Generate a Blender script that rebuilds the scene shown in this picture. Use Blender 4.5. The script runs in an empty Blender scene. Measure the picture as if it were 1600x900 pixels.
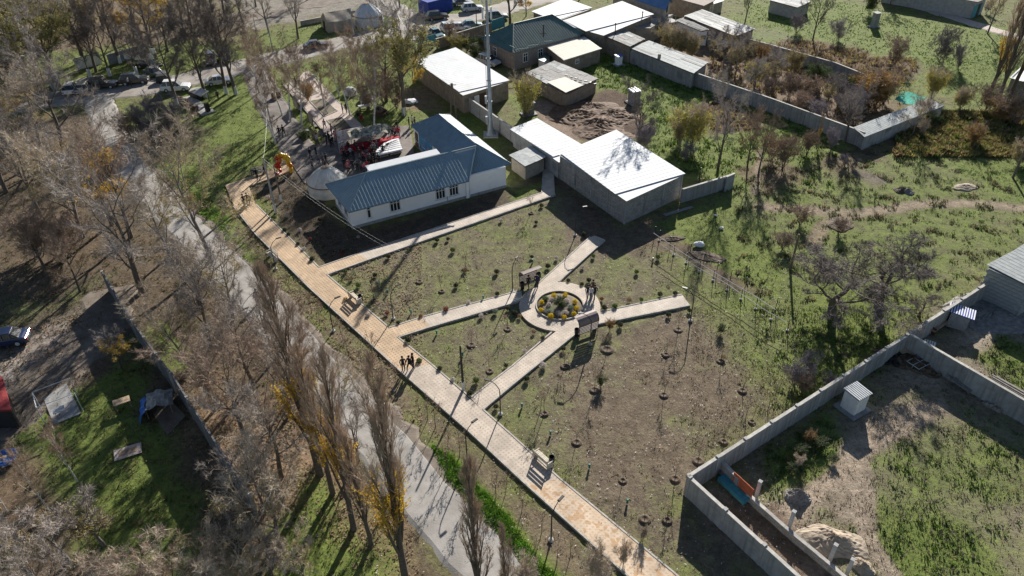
import bpy, bmesh, math, random
import numpy as np
from mathutils import Vector, Matrix
R_ = math.radians
rnd = random.Random(7)
nrg = np.random.default_rng(11)
SC = bpy.context.scene
COL = SC.collection

# ------------------------------------------------------------------ camera, sky, sun, exposure
FPX, PITCH, ROLL, HCAM = 1150.0, R_(36), R_(-1), 44.0
cam = bpy.data.cameras.new('camera'); cam.sensor_width = 36; cam.lens = 36*FPX/1600
cam.clip_end = 5000; cam.clip_start = .5
camo = bpy.data.objects.new('camera', cam); COL.objects.link(camo)
camo.matrix_world = Matrix.Translation((0, 0, HCAM)) @ Matrix.Rotation(math.pi/2-PITCH, 4, 'X') @ Matrix.Rotation(ROLL, 4, 'Z')
SC.camera = camo
SUN_EL, SUN_AZ = R_(24.3), R_(74)          # azimuth as a math angle, +x = 0
w = bpy.data.worlds.new('World'); SC.world = w; w.use_nodes = True
nt = w.node_tree; bg = nt.nodes['Background']; sky = nt.nodes.new('ShaderNodeTexSky')
sky.sky_type = 'NISHITA'; sky.sun_disc = False; sky.sun_elevation = SUN_EL; sky.sun_rotation = math.pi/2-SUN_AZ
sky.altitude = 900; sky.air_density = 1.0; sky.dust_density = .8
nt.links.new(sky.outputs[0], bg.inputs[0]); bg.inputs[1].default_value = .052
sl = bpy.data.lights.new('sun', 'SUN'); sl.energy = 5.0; sl.angle = R_(.55); sl.color = (1, .94, .85)
so = bpy.data.objects.new('sun', sl); COL.objects.link(so)
TO_SUN = Vector((math.cos(SUN_AZ)*math.cos(SUN_EL), math.sin(SUN_AZ)*math.cos(SUN_EL), math.sin(SUN_EL)))
so.rotation_euler = TO_SUN.to_track_quat('Z', 'Y').to_euler(); so.location = (0, 60, 120)
SC.view_settings.view_transform = 'Standard'; SC.view_settings.look = 'None'
SC.view_settings.exposure = .95; SC.view_settings.gamma = 1
SC.cycles.max_bounces = 5; SC.cycles.diffuse_bounces = 3; SC.cycles.glossy_bounces = 2

# ------------------------------------------------------------------ survey: pixel of the photograph -> point in the place
def ray(x, y):
    a = (x-800)/FPX; b = -(y-450)/FPX
    c, s = math.cos(ROLL), math.sin(ROLL); a, b = c*a-s*b, s*a+c*b
    return (a, math.cos(PITCH)+b*math.sin(PITCH), -math.sin(PITCH)+b*math.cos(PITCH))
def P(x, y, z=0.0):
    d = ray(x, y); t = (HCAM-z)/-d[2]; return Vector((d[0]*t, d[1]*t, z))
def proj(p):
    vx, vy, vz = p[0], p[1], p[2]-HCAM
    a = vy*math.cos(PITCH)-vz*math.sin(PITCH); u = vy*math.sin(PITCH)+vz*math.cos(PITCH)
    x, y = vx/a, u/a; c, s = math.cos(ROLL), math.sin(ROLL)
    return (800+FPX*(c*x+s*y), 450-FPX*(-s*x+c*y))
def hgt(bx, by, ty):
    """height of an upright thing whose foot is at (bx,by) and whose top reaches row ty"""
    b = P(bx, by); lo, hi = 0.0, 30.0
    for _ in range(40):
        m = (lo+hi)/2
        if proj((b.x, b.y, m))[1] > ty: lo = m
        else: hi = m
    return lo

# ------------------------------------------------------------------ object helpers
def tag(o, label=None, cat=None, group=None, kind=None):
    if label: o['label'] = label
    if cat: o['category'] = cat
    if group: o['group'] = group
    if kind: o['kind'] = kind
    return o
def thing(name, label, cat, loc=(0, 0, 0), rz=0.0, group=None):
    o = bpy.data.objects.new(name, None); COL.objects.link(o)
    o.empty_display_size = .2; o.location = loc; o.rotation_euler = (0, 0, rz)
    return tag(o, label, cat, group)
def fastmesh(name, V, F, mats, fm=None, smooth=False):
    """V (n,3) array, F (m,3|4) array or list"""
    me = bpy.data.meshes.new(name)
    if isinstance(F, np.ndarray):
        k = F.shape[1]; m = len(F)
        me.vertices.add(len(V)); me.vertices.foreach_set('co', np.asarray(V, np.float32).ravel())
        me.loops.add(m*k); me.loops.foreach_set('vertex_index', F.astype(np.int32).ravel())
        me.polygons.add(m); me.polygons.foreach_set('loop_start', np.arange(0, m*k, k, dtype=np.int32))
        me.polygons.foreach_set('loop_total', np.full(m, k, np.int32))
    else:
        me.from_pydata([tuple(v) for v in V], [], F)
    for mt in mats: me.materials.append(mt)
    if fm is not None: me.polygons.foreach_set('material_index', np.asarray(fm, np.int32))
    me.update(calc_edges=True)
    me.polygons.foreach_set('use_smooth', np.full(len(me.polygons), smooth))
    return me
class MB:
    def __init__(s): s.V = []; s.F = []; s.M = []; s.off = Vector((0, 0, 0))
    def add(s, vs, fs, m=0):
        n = len(s.V); s.V += [tuple(Vector(v)-s.off) for v in vs]; s.F += [[n+i for i in f] for f in fs]; s.M += [m]*len(fs); return s
    def box(s, c, d, rz=0.0, m=0, top=1.0, rx=0.0):
        hx, hy, hz = d[0]/2, d[1]/2, d[2]/2
        q = Matrix.Rotation(rz, 3, 'Z') @ Matrix.Rotation(rx, 3, 'X')
        vs = [Vector(c)+q @ Vector((x*hx*(top if z > 0 else 1), y*hy*(top if z > 0 else 1), z*hz)) for z in (-1, 1) for x, y in ((-1, -1), (1, -1), (1, 1), (-1, 1))]
        return s.add(vs, [[3, 2, 1, 0], [4, 5, 6, 7], [0, 1, 5, 4], [1, 2, 6, 5], [2, 3, 7, 6], [3, 0, 4, 7]], m)
    def prism(s, poly, z0, z1, m=0):
        n = len(poly)
        if sum(poly[i][0]*poly[(i+1) % n][1]-poly[(i+1) % n][0]*poly[i][1] for i in range(n)) < 0: poly = poly[::-1]
        vs = [(p[0], p[1], z0) for p in poly]+[(p[0], p[1], z1) for p in poly]
        return s.add(vs, [list(range(n))[::-1], list(range(n, 2*n))]+[[i, (i+1) % n, n+(i+1) % n, n+i] for i in range(n)], m)
    def slab(s, pts, t, m=0):
        """thin sheet through 3-D pts, thickness t downward"""
        n = len(pts); pts = [Vector(p) for p in pts]
        if sum(pts[i].x*pts[(i+1) % n].y-pts[(i+1) % n].x*pts[i].y for i in range(n)) < 0: pts = pts[::-1]
        vs = pts+[p-Vector((0, 0, t)) for p in pts]
        return s.add(vs, [list(range(n)), list(range(n, 2*n))[::-1]]+[[i, n+i, n+(i+1) % n, (i+1) % n] for i in range(n)], m)
    def tube(s, path, r, n=6, m=0, cap=True):
        path = [Vector(p) for p in path]; rr = r if isinstance(r, (list, tuple)) else [r]*len(path)
        vs = []; fs = []
        for i, p in enumerate(path):
            t = (path[min(i+1, len(path)-1)]-path[max(i-1, 0)]).normalized()
            a = t.orthogonal().normalized() if abs(t.z) > .99 else Vector((0, 0, 1)).cross(t).normalized()
            if abs(t.z) > .7: a = (Vector((1, 0, 0))-t*t.x).normalized()
            b = t.cross(a)
            vs += [p+(a*math.cos(2*math.pi*k/n)+b*math.sin(2*math.pi*k/n))*rr[i] for k in range(n)]
        for i in range(len(path)-1):
            for k in range(n): fs.append([i*n+k, i*n+(k+1) % n, (i+1)*n+(k+1) % n, (i+1)*n+k])
        if cap: fs.append(list(range(n))[::-1]); fs.append([(len(path)-1)*n+k for k in range(n)])
        return s.add(vs, fs, m)
    def lathe(s, c, prof, n=12, m=0):
        vs = []; fs = []
        for r, z in prof: vs += [(c[0]+r*math.cos(2*math.pi*k/n), c[1]+r*math.sin(2*math.pi*k/n), c[2]+z) for k in range(n)]
        for i in range(len(prof)-1):
            for k in range(n): fs.append([i*n+k, i*n+(k+1) % n, (i+1)*n+(k+1) % n, (i+1)*n+k])
        fs.append([(len(prof)-1)*n+k for k in range(n)])
        return s.add(vs, fs, m)
    def blob(s, c, r, n=8, rings=5, m=0, jit=0.0, sz=(1, 1, 1)):
        vs = []; fs = []
        for i in range(rings+1):
            a = math.pi*i/rings
            for k in range(n):
                b = 2*math.pi*(k+.5*(i % 2))/n; q = r*(1+rnd.uniform(-jit, jit))
                vs.append((c[0]+sz[0]*q*math.sin(a)*math.cos(b), c[1]+sz[1]*q*math.sin(a)*math.sin(b), c[2]+sz[2]*q*math.cos(a)))
        for i in range(rings):
            for k in range(n): fs.append([i*n+k, (i+1)*n+k, (i+1)*n+(k+1) % n, i*n+(k+1) % n])
        return s.add(vs, fs, m)
    def build(s, name, mat, parent=None, smooth=False, bevel=0.0):
        me = bpy.data.meshes.new(name); me.from_pydata(s.V, [], s.F)
        mats = mat if isinstance(mat, (list, tuple)) else [mat]
        for mt in mats: me.materials.append(mt)
        me.polygons.foreach_set('material_index', s.M); me.update()
        if smooth: me.polygons.foreach_set('use_smooth', [True]*len(me.polygons))
        o = bpy.data.objects.new(name, me); COL.objects.link(o)
        if parent is not None: o.parent = parent
        if bevel:
            b = o.modifiers.new('bevel', 'BEVEL'); b.width = bevel; b.segments = 2; b.limit_method = 'ANGLE'
        return o
def put(name, me, parent=None, loc=None, rot=None, scale=None):
    o = bpy.data.objects.new(name, me); COL.objects.link(o)
    if parent is not None: o.parent = parent
    if loc is not None: o.location = loc
    if rot is not None: o.rotation_euler = rot
    if scale is not None: o.scale = scale
    return o
CHILD = {}
def copy_tree(o, parent=None, _m=None):
    if _m is None:
        _m = {}
        for q in COL.objects:
            if q.parent: _m.setdefault(q.parent.name, []).append(q)
    c = o.copy(); COL.objects.link(c)
    if parent is not None: c.parent = parent
    for ch in _m.get(o.name, []): copy_tree(ch, c, _m)
    return c
ORD = ['first', 'second', 'third', 'fourth', 'fifth', 'sixth', 'seventh', 'eighth', 'ninth', 'tenth', 'eleventh', 'twelfth', 'thirteenth', 'fourteenth', 'fifteenth', 'sixteenth', 'seventeenth', 'eighteenth', 'nineteenth', 'twentieth', 'twenty-first', 'twenty-second', 'twenty-third', 'twenty-fourth', 'twenty-fifth']
LANDS = [(300, 160, 'by the memorial slab'), (170, 100, 'on the verge behind the parked cars'), (60, 60, 'in the far left corner'), (430, 60, 'beside the tan tent'), (470, 150, 'by the pale memorial walk'), (590, 160, 'on the lawn behind the stage'),
 (470, 330, 'in the bed beside the large yurt'), (430, 420, 'at the top of the tiled walk'), (350, 420, 'beside the pale road bend'), (200, 420, 'in the wood left of the road'), (60, 330, 'at the left edge of the wood'), (60, 480, 'by the dusty track on the left'),
 (250, 620, 'near the blue-tarp hut'), (90, 760, 'in the lower left yard'), (330, 860, 'in the bottom left thicket'), (420, 640, 'among the leaf litter by the road'), (560, 640, 'on the roadside verge'), (560, 800, 'by the road near the bottom'), (700, 800, 'in the bright verge by the road'), (830, 780, 'between road and tiled walk near the bottom'),
 (620, 480, 'in the left lawn triangle'), (700, 560, 'in the middle lawn triangle'), (640, 390, 'along the white building walk'), (800, 390, 'on the lawn before the big shed'), (800, 540, 'just left of the flower ring'), (900, 420, 'just behind the flower ring'), (980, 490, 'along the right spur path'), (900, 560, 'just below the flower ring'), (880, 680, 'on the brown lawn near the lower bench'), (1040, 580, 'on the brown lawn right of the ring'), (1040, 780, 'near the yard wall corner'), (1120, 440, 'by the wire trellis'),
 (1010, 200, 'behind the big white-roofed shed'), (850, 190, 'beside the tall mast'), (1130, 220, 'on the plot below the garden wall'), (1230, 230, 'by the low end of the garden wall'), (1320, 170, 'in the walled orchard'), (1170, 110, 'at the orchard near the slate sheds'), (1290, 70, 'on the brown plot behind the orchard'), (1450, 90, 'on the far green meadow'), (1560, 130, 'by the tall poplars on the right'), (1480, 210, 'on the scrubby bank at right'), (1350, 330, 'on the weedy meadow'), (1500, 330, 'along the worn meadow track'), (1330, 450, 'by the crooked old tree'), (1200, 620, 'along the long yard wall'), (1270, 700, 'inside the walled yard near the outhouse'), (1450, 780, 'in the lower right yard'), (1520, 520, 'in the yard beside the brick house'), (740, 80, 'by the turquoise gates'), (640, 20, 'by the far crossroads'), (560, 240, 'in front of the stage')]
_pend = {}
def auto_label(o, px, py, desc):
    ph = min(LANDS, key=lambda l: (l[0]-px)**2+(1.4*(l[1]-py))**2)[2]
    _pend.setdefault((desc, ph), []).append((px, py, o))
def flush_labels():
    for (desc, ph), L in _pend.items():
        L.sort(key=lambda t: (t[0], t[1]))
        for i, (_, _, o) in enumerate(L):
            if len(L) == 1: o['label'] = f'{desc} {ph}'
            elif i == 0: o['label'] = f'leftmost {desc} {ph}'
            elif i == len(L)-1: o['label'] = f'rightmost {desc} {ph}'
            else: o['label'] = f'{desc} {ph}, {ORD[min(i, 24)]} from left'

# ------------------------------------------------------------------ materials
def material(name, c1, c2=None, scale=3.0, rough=.85, metal=0.0, bump=.0, bscale=30.0, detail=6.0, spec=.3, contrast=(.35, .65), stain=None, coat=0.0, vary=0.0, streak=None, courses=None, world=False):
    m = bpy.data.materials.new(name); m.use_nodes = True; n = m.node_tree.nodes; l = m.node_tree.links
    b = n['Principled BSDF']; b.inputs['Roughness'].default_value = rough; b.inputs['Metallic'].default_value = metal
    b.inputs['Specular IOR Level'].default_value = spec
    if coat: b.inputs['Coat Weight'].default_value = coat; b.inputs['Coat Roughness'].default_value = .08
    c2 = c2 or tuple(x*.75 for x in c1)
    tc = n.new('ShaderNodeNewGeometry' if world else 'ShaderNodeTexCoord'); co = tc.outputs['Position' if world else 'Object']
    ns = n.new('ShaderNodeTexNoise'); ns.inputs['Scale'].default_value = scale; ns.inputs['Detail'].default_value = detail; ns.inputs['Roughness'].default_value = .62
    l.new(co, ns.inputs['Vector'])
    r = n.new('ShaderNodeValToRGB'); r.color_ramp.elements[0].position = contrast[0]; r.color_ramp.elements[1].position = contrast[1]
    r.color_ramp.elements[0].color = (*c2, 1); r.color_ramp.elements[1].color = (*c1, 1)
    l.new(ns.outputs['Fac'], r.inputs[0]); out = r.outputs[0]
    if stain:
        sc, col, lo, hi = stain
        n2 = n.new('ShaderNodeTexNoise'); n2.inputs['Scale'].default_value = sc; n2.inputs['Detail'].default_value = 5; l.new(co, n2.inputs['Vector'])
        r2 = n.new('ShaderNodeValToRGB'); r2.color_ramp.elements[0].position = lo; r2.color_ramp.elements[1].position = hi; l.new(n2.outputs['Fac'], r2.inputs[0])
        mx = n.new('ShaderNodeMix'); mx.data_type = 'RGBA'; l.new(r2.outputs[0], mx.inputs[0]); l.new(out, mx.inputs[6]); mx.inputs[7].default_value = (*col, 1); out = mx.outputs[2]
    if streak:      # rain runs down a face
        sm = n.new('ShaderNodeMapping'); sm.inputs['Scale'].default_value = (2.2, 2.2, .18); l.new(co, sm.inputs[0]); n4 = n.new('ShaderNodeTexNoise'); n4.inputs['Scale'].default_value = 1.6; n4.inputs['Detail'].default_value = 6; l.new(sm.outputs[0], n4.inputs['Vector'])
        r4 = n.new('ShaderNodeValToRGB'); r4.color_ramp.elements[0].position = .48; r4.color_ramp.elements[1].position = .72; l.new(n4.outputs['Fac'], r4.inputs[0]); m4 = n.new('ShaderNodeMix'); m4.data_type = 'RGBA'
        k4 = n.new('ShaderNodeMath'); k4.operation = 'MULTIPLY'; k4.inputs[1].default_value = .7; l.new(r4.outputs[0], k4.inputs[0]); l.new(k4.outputs[0], m4.inputs[0]); l.new(out, m4.inputs[6]); m4.inputs[7].default_value = (*streak, 1); out = m4.outputs[2]
    if courses:     # block courses: joints between rows
        sx = n.new('ShaderNodeSeparateXYZ'); l.new(co, sx.inputs[0]); ad = n.new('ShaderNodeMath'); ad.operation = 'ADD'; l.new(sx.outputs[0], ad.inputs[0]); l.new(sx.outputs[1], ad.inputs[1]); cb = n.new('ShaderNodeCombineXYZ'); l.new(ad.outputs[0], cb.inputs[0]); l.new(sx.outputs[2], cb.inputs[1])
        bk = n.new('ShaderNodeTexBrick'); bk.inputs['Scale'].default_value = 1; bk.inputs['Brick Width'].default_value = courses[0]; bk.inputs['Row Height'].default_value = courses[1]; bk.inputs['Mortar Size'].default_value = .018; bk.inputs['Color1'].default_value = (1, 1, 1, 1); bk.inputs['Color2'].default_value = (.78, .78, .78, 1); bk.inputs['Mortar'].default_value = (.5, .5, .5, 1)
        l.new(cb.outputs[0], bk.inputs['Vector']); m5 = n.new('ShaderNodeMix'); m5.data_type = 'RGBA'; m5.blend_type = 'MULTIPLY'; m5.inputs[0].default_value = 1; l.new(out, m5.inputs[6]); l.new(bk.outputs[0], m5.inputs[7]); out = m5.outputs[2]
    if vary:        # each piece a little lighter or darker than the next
        oi = n.new('ShaderNodeObjectInfo'); mr_ = n.new('ShaderNodeMapRange'); mr_.inputs[3].default_value = 1-vary; mr_.inputs[4].default_value = 1+vary; l.new(oi.outputs['Random'], mr_.inputs[0]); hs = n.new('ShaderNodeHueSaturation'); l.new(mr_.outputs[0], hs.inputs['Value']); l.new(out, hs.inputs['Color']); out = hs.outputs[0]
    l.new(out, b.inputs['Base Color'])
    if bump:
        n3 = n.new('ShaderNodeTexNoise'); n3.inputs['Scale'].default_value = bscale; n3.inputs['Detail'].default_value = 4; l.new(co, n3.inputs['Vector'])
        bp = n.new('ShaderNodeBump'); bp.inputs['Strength'].default_value = bump; bp.inputs['Distance'].default_value = .05; l.new(n3.outputs['Fac'], bp.inputs['Height']); l.new(bp.outputs[0], b.inputs['Normal'])
    return m
M = {}
def mk(key, *a, **k): M[key] = material(key, *a, **k); return M[key]
mk('asphalt', (.37, .35, .325), (.28, .262, .242), scale=.8, bump=.4, bscale=14, stain=(.35, (.25, .235, .215), .5, .62), world=True)
mk('street', (.36, .33, .30), (.24, .22, .20), scale=.5, bump=.4, bscale=8, stain=(.25, (.22, .19, .16), .5, .6), world=True)
mk('footway', (.22, .195, .18), (.14, .125, .115), scale=.9, bump=.3, bscale=10, stain=(.4, (.12, .105, .09), .5, .6), world=True)
mk('dusty', (.22, .185, .15), (.12, .095, .075), scale=.6, bump=.4, bscale=6, world=True)
mk('pale_paving', (.50, .42, .37), (.38, .32, .28), scale=2, bump=.2, world=True)
mk('concrete', (.36, .36, .355), (.26, .26, .26), scale=1.2, bump=.35, bscale=12, stain=(.5, (.17, .17, .165), .55, .72), vary=.12, streak=(.17, .165, .15))
mk('concrete_light', (.42, .41, .39), (.30, .29, .28), scale=2, bump=.2)
mk('coping', (.48, .46, .42), (.32, .31, .29), scale=2.5, bump=.25, vary=.15)
mk('block', (.40, .39, .37), (.28, .27, .26), scale=2.2, bump=.4, bscale=9, courses=(.6, .22), vary=.06)
mk('dark_block', (.17, .17, .175), (.10, .10, .105), scale=2.2, bump=.4, bscale=9, vary=.1)
mk('kerb', (.48, .45, .40), (.32, .30, .27), scale=2, bump=.2)
mk('white_wall', (.93, .93, .93), (.87, .88, .88), scale=.8, bump=.05, contrast=(.3, .7), stain=(.6, (.72, .72, .70), .6, .85))
mk('whitewash', (.78, .78, .75), (.5, .5, .47), scale=6)
mk('cream_wall', (.40, .36, .30), (.27, .24, .20), scale=1.5, bump=.2, bscale=14)
mk('mud_wall', (.33, .27, .21), (.20, .165, .13), scale=1.4, bump=.4, bscale=6)
mk('brick_far', (.42, .36, .31), (.30, .255, .22), scale=3, bump=.3, bscale=12, courses=(.5, .16))
mk('brick_grey', (.36, .38, .38), (.24, .255, .26), scale=2.5, bump=.3)
mk('roof_blue', (.235, .315, .355), (.18, .255, .295), scale=.6, rough=.42, metal=.0, spec=.5, contrast=(.3, .7), stain=(.4, (.26, .35, .38), .52, .8))
mk('roof_blue_wing', (.175, .25, .31), (.135, .20, .255), scale=.8, rough=.45, spec=.5, stain=(.9, (.11, .175, .23), .5, .75))
mk('roof_green', (.06, .135, .13), (.04, .095, .09), scale=.8, rough=.45, spec=.5)
mk('roof_royal', (.10, .20, .38), (.07, .15, .30), scale=.8, rough=.45, spec=.5)
mk('roof_white', (.46, .49, .53), (.38, .41, .45), scale=.7, rough=.7, spec=.15, metal=0, contrast=(.3, .7))
mk('roof_galv', (.66, .68, .70), (.57, .595, .62), scale=.5, rough=.7, spec=.14, metal=0, contrast=(.3, .7), stain=(.35, (.53, .53, .52), .55, .8), streak=(.56, .56, .56))
mk('roof_cream', (.70, .65, .56), (.60, .555, .48), scale=.7, rough=.75, spec=.12)
mk('slate', (.33, .325, .315), (.20, .195, .19), scale=2.6, bump=.3, stain=(1.2, (.13, .125, .12), .55, .7), vary=.16)
mk('slate_light', (.46, .47, .46), (.33, .335, .33), scale=2.6, bump=.3, vary=.16)
mk('slate_blue', (.40, .43, .43), (.28, .30, .305), scale=2, bump=.2, vary=.16)
mk('slate_brown', (.26, .22, .20), (.17, .145, .13), scale=2, bump=.3, vary=.16)
mk('slate_white', (.68, .66, .62), (.5, .49, .46), scale=2, bump=.2)
mk('glass', (.03, .04, .05), (.02, .025, .03), rough=.12, spec=.7)
mk('frame_white', (.78, .78, .76), (.65, .65, .63), rough=.5)
mk('teal', (.08, .30, .36), (.05, .22, .27), scale=3, rough=.6)
mk('turquoise', (.07, .30, .38), (.05, .22, .28), scale=3, rough=.55)
mk('mural_blue', (.10, .33, .50), (.05, .20, .36), scale=1.5, stain=(1.2, (.35, .25, .35), .55, .65))
mk('wood_dark', (.12, .075, .05), (.065, .04, .028), scale=5, rough=.6)
mk('wood_grey', (.27, .25, .225), (.16, .15, .135), scale=5)
mk('wood_pale', (.46, .35, .24), (.30, .22, .15), scale=4)
mk('bench_pale', (.62, .57, .48), (.45, .41, .34), scale=4)
mk('poly_brown', (.25, .19, .17), (.19, .145, .13), scale=2, rough=.3, spec=.5)
mk('poly_grey', (.30, .33, .36), (.2, .22, .25), scale=2, rough=.3, spec=.5)
mk('metal_dark', (.035, .035, .038), (.02, .02, .022), scale=5, rough=.5)
mk('metal_grey', (.35, .37, .39), (.26, .27, .29), scale=3, rough=.45, metal=.3)
mk('metal_pale', (.52, .54, .56), (.42, .44, .46), scale=3, rough=.5, metal=.1)
mk('pole_concrete', (.42, .42, .42), (.30, .30, .30), scale=4)
mk('pole_wood', (.20, .16, .125), (.12, .095, .075), scale=6)
mk('mast_grey', (.36, .39, .42), (.28, .305, .33), scale=2, rough=.5, streak=(.2, .2, .2))
mk('green_box', (.04, .20, .15), (.03, .14, .10), rough=.5)
mk('tent_tan', (.40, .34, .27), (.31, .26, .205), scale=1.2, bump=.3, bscale=4, stain=(.8, (.55, .48, .40), .55, .7))
mk('felt', (.70, .67, .61), (.56, .53, .48), scale=1.3, bump=.3, bscale=5)
mk('canvas_white', (.66, .67, .68), (.50, .52, .54), scale=1.3, bump=.3, bscale=5)
mk('felt_trim', (.33, .24, .17), (.25, .17, .12), scale=3)
mk('tarp_blue', (.03, .16, .50), (.02, .08, .30), scale=3, rough=.5)
mk('tarp_royal', (.02, .06, .36), (.015, .04, .22), scale=2, rough=.45)
mk('tarp_green', (.10, .42, .33), (.06, .29, .23), scale=2, rough=.9, bump=.2, bscale=3, spec=.05)
mk('tarp_grey', (.36, .35, .33), (.22, .215, .20), scale=2, bump=.4, bscale=5)
mk('red_cloth', (.42, .015, .03), (.24, .01, .02), scale=3)
mk('red_roof', (.30, .04, .045), (.2, .03, .03), scale=3)
mk('white_cloth', (.80, .81, .83), (.66, .67, .70), scale=3)
mk('camouflage', (.30, .28, .22), (.12, .12, .08), scale=1.6, contrast=(.48, .52), stain=(2.2, (.42, .39, .33), .52, .56))
mk('banner', (.78, .76, .74), (.60, .40, .38), scale=1.4, contrast=(.45, .5))
mk('soil', (.13, .095, .065), (.075, .055, .038), scale=2, bump=.6, bscale=9)
mk('soil_bed', (.17, .14, .10), (.10, .08, .06), scale=1.5, bump=.5, bscale=8, stain=(.8, (.10, .12, .05), .55, .65))
mk('manure', (.17, .105, .065), (.085, .052, .035), scale=1.5, bump=.8, bscale=5)
mk('sand_heap', (.40, .33, .25), (.27, .22, .17), scale=1.2, bump=.6, bscale=7)
mk('gravel_heap', (.27, .255, .24), (.16, .15, .14), scale=3, bump=.8, bscale=12)
mk('rubble', (.34, .30, .26), (.17, .15, .13), scale=3, bump=.5)
mk('orange_panel', (.50, .15, .07), (.36, .10, .05), scale=3)
mk('tyre', (.025, .025, .027), (.015, .015, .016), rough=.8)
mk('skin', (.45, .29, .21), (.40, .25, .18), rough=.6)
mk('hair', (.02, .015, .012), (.012, .01, .008), rough=.6)
mk('bark', (.16, .13, .105), (.08, .065, .052), scale=8, bump=.5, bscale=25)
mk('bark_grey', (.22, .20, .18), (.12, .11, .10), scale=8, bump=.5, bscale=25)
mk('bark_birch', (.62, .60, .56), (.20, .19, .18), scale=5, contrast=(.38, .46))
mk('twig_grey', (.40, .35, .315), (.26, .225, .20), scale=1.2, vary=.22)
mk('twig_brown', (.38, .285, .22), (.24, .18, .14), scale=1.2, vary=.22)
mk('twig_dark', (.22, .185, .165), (.13, .11, .10), scale=1.2, vary=.22)
mk('twig_purple', (.30, .26, .27), (.19, .165, .175), scale=1.2, vary=.22)
mk('twig_tan', (.50, .42, .33), (.34, .28, .215), scale=1.2, vary=.22)
mk('twig_poplar', (.50, .39, .31), (.32, .245, .19), scale=1.2, vary=.22)
def leafmat(key, c, var=.35):
    m = bpy.data.materials.new(key); m.use_nodes = True; n = m.node_tree.nodes; l = m.node_tree.links; b = n['Principled BSDF']
    b.inputs['Roughness'].default_value = .7; b.inputs['Specular IOR Level'].default_value = .2
    ns = n.new('ShaderNodeTexNoise'); ns.inputs['Scale'].default_value = 2.2; ns.inputs['Detail'].default_value = 5
    tc = n.new('ShaderNodeTexCoord'); l.new(tc.outputs['Object'], ns.inputs['Vector'])
    r = n.new('ShaderNodeValToRGB'); r.color_ramp.elements[0].position = .35; r.color_ramp.elements[1].position = .65
    r.color_ramp.elements[0].color = (*[x*(1-var) for x in c], 1); r.color_ramp.elements[1].color = (*[min(1, x*(1+var)) for x in c], 1)
    l.new(ns.outputs['Fac'], r.inputs[0]); l.new(r.outputs[0], b.inputs['Base Color'])
    tr = n.new('ShaderNodeBsdfTranslucent'); l.new(r.outputs[0], tr.inputs[0]); ms = n.new('ShaderNodeMixShader'); ms.inputs[0].default_value = .35
    l.new(b.outputs[0], ms.inputs[1]); l.new(tr.outputs[0], ms.inputs[2]); l.new(ms.outputs[0], n['Material Output'].inputs[0])
    M[key] = m; return m
leafmat('leaf_yellow', (.55, .36, .03)); leafmat('leaf_olive', (.27, .245, .085)); leafmat('leaf_rust', (.25, .175, .105)); leafmat('leaf_orange', (.36, .22, .06))
leafmat('leaf_green', (.085, .14, .03)); leafmat('leaf_dark', (.05, .06, .03)); leafmat('leaf_khaki', (.34, .28, .10)); leafmat('leaf_white', (.55, .50, .48)); leafmat('leaf_sage', (.20, .25, .20)); leafmat('leaf_crimson', (.20, .05, .04))
leafmat('grass', (.11, .19, .025), .45); leafmat('grass_vivid', (.11, .26, .02), .3); leafmat('leaf_lime', (.42, .38, .08)); leafmat('grass_dark', (.065, .115, .03), .4); leafmat('straw', (.24, .18, .10), .4); leafmat('brush', (.19, .125, .08), .4); leafmat('weed_grey', (.17, .15, .11), .4); leafmat('petal_yellow', (.62, .46, .01)); leafmat('litter', (.27, .19, .12), .5)

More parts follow.
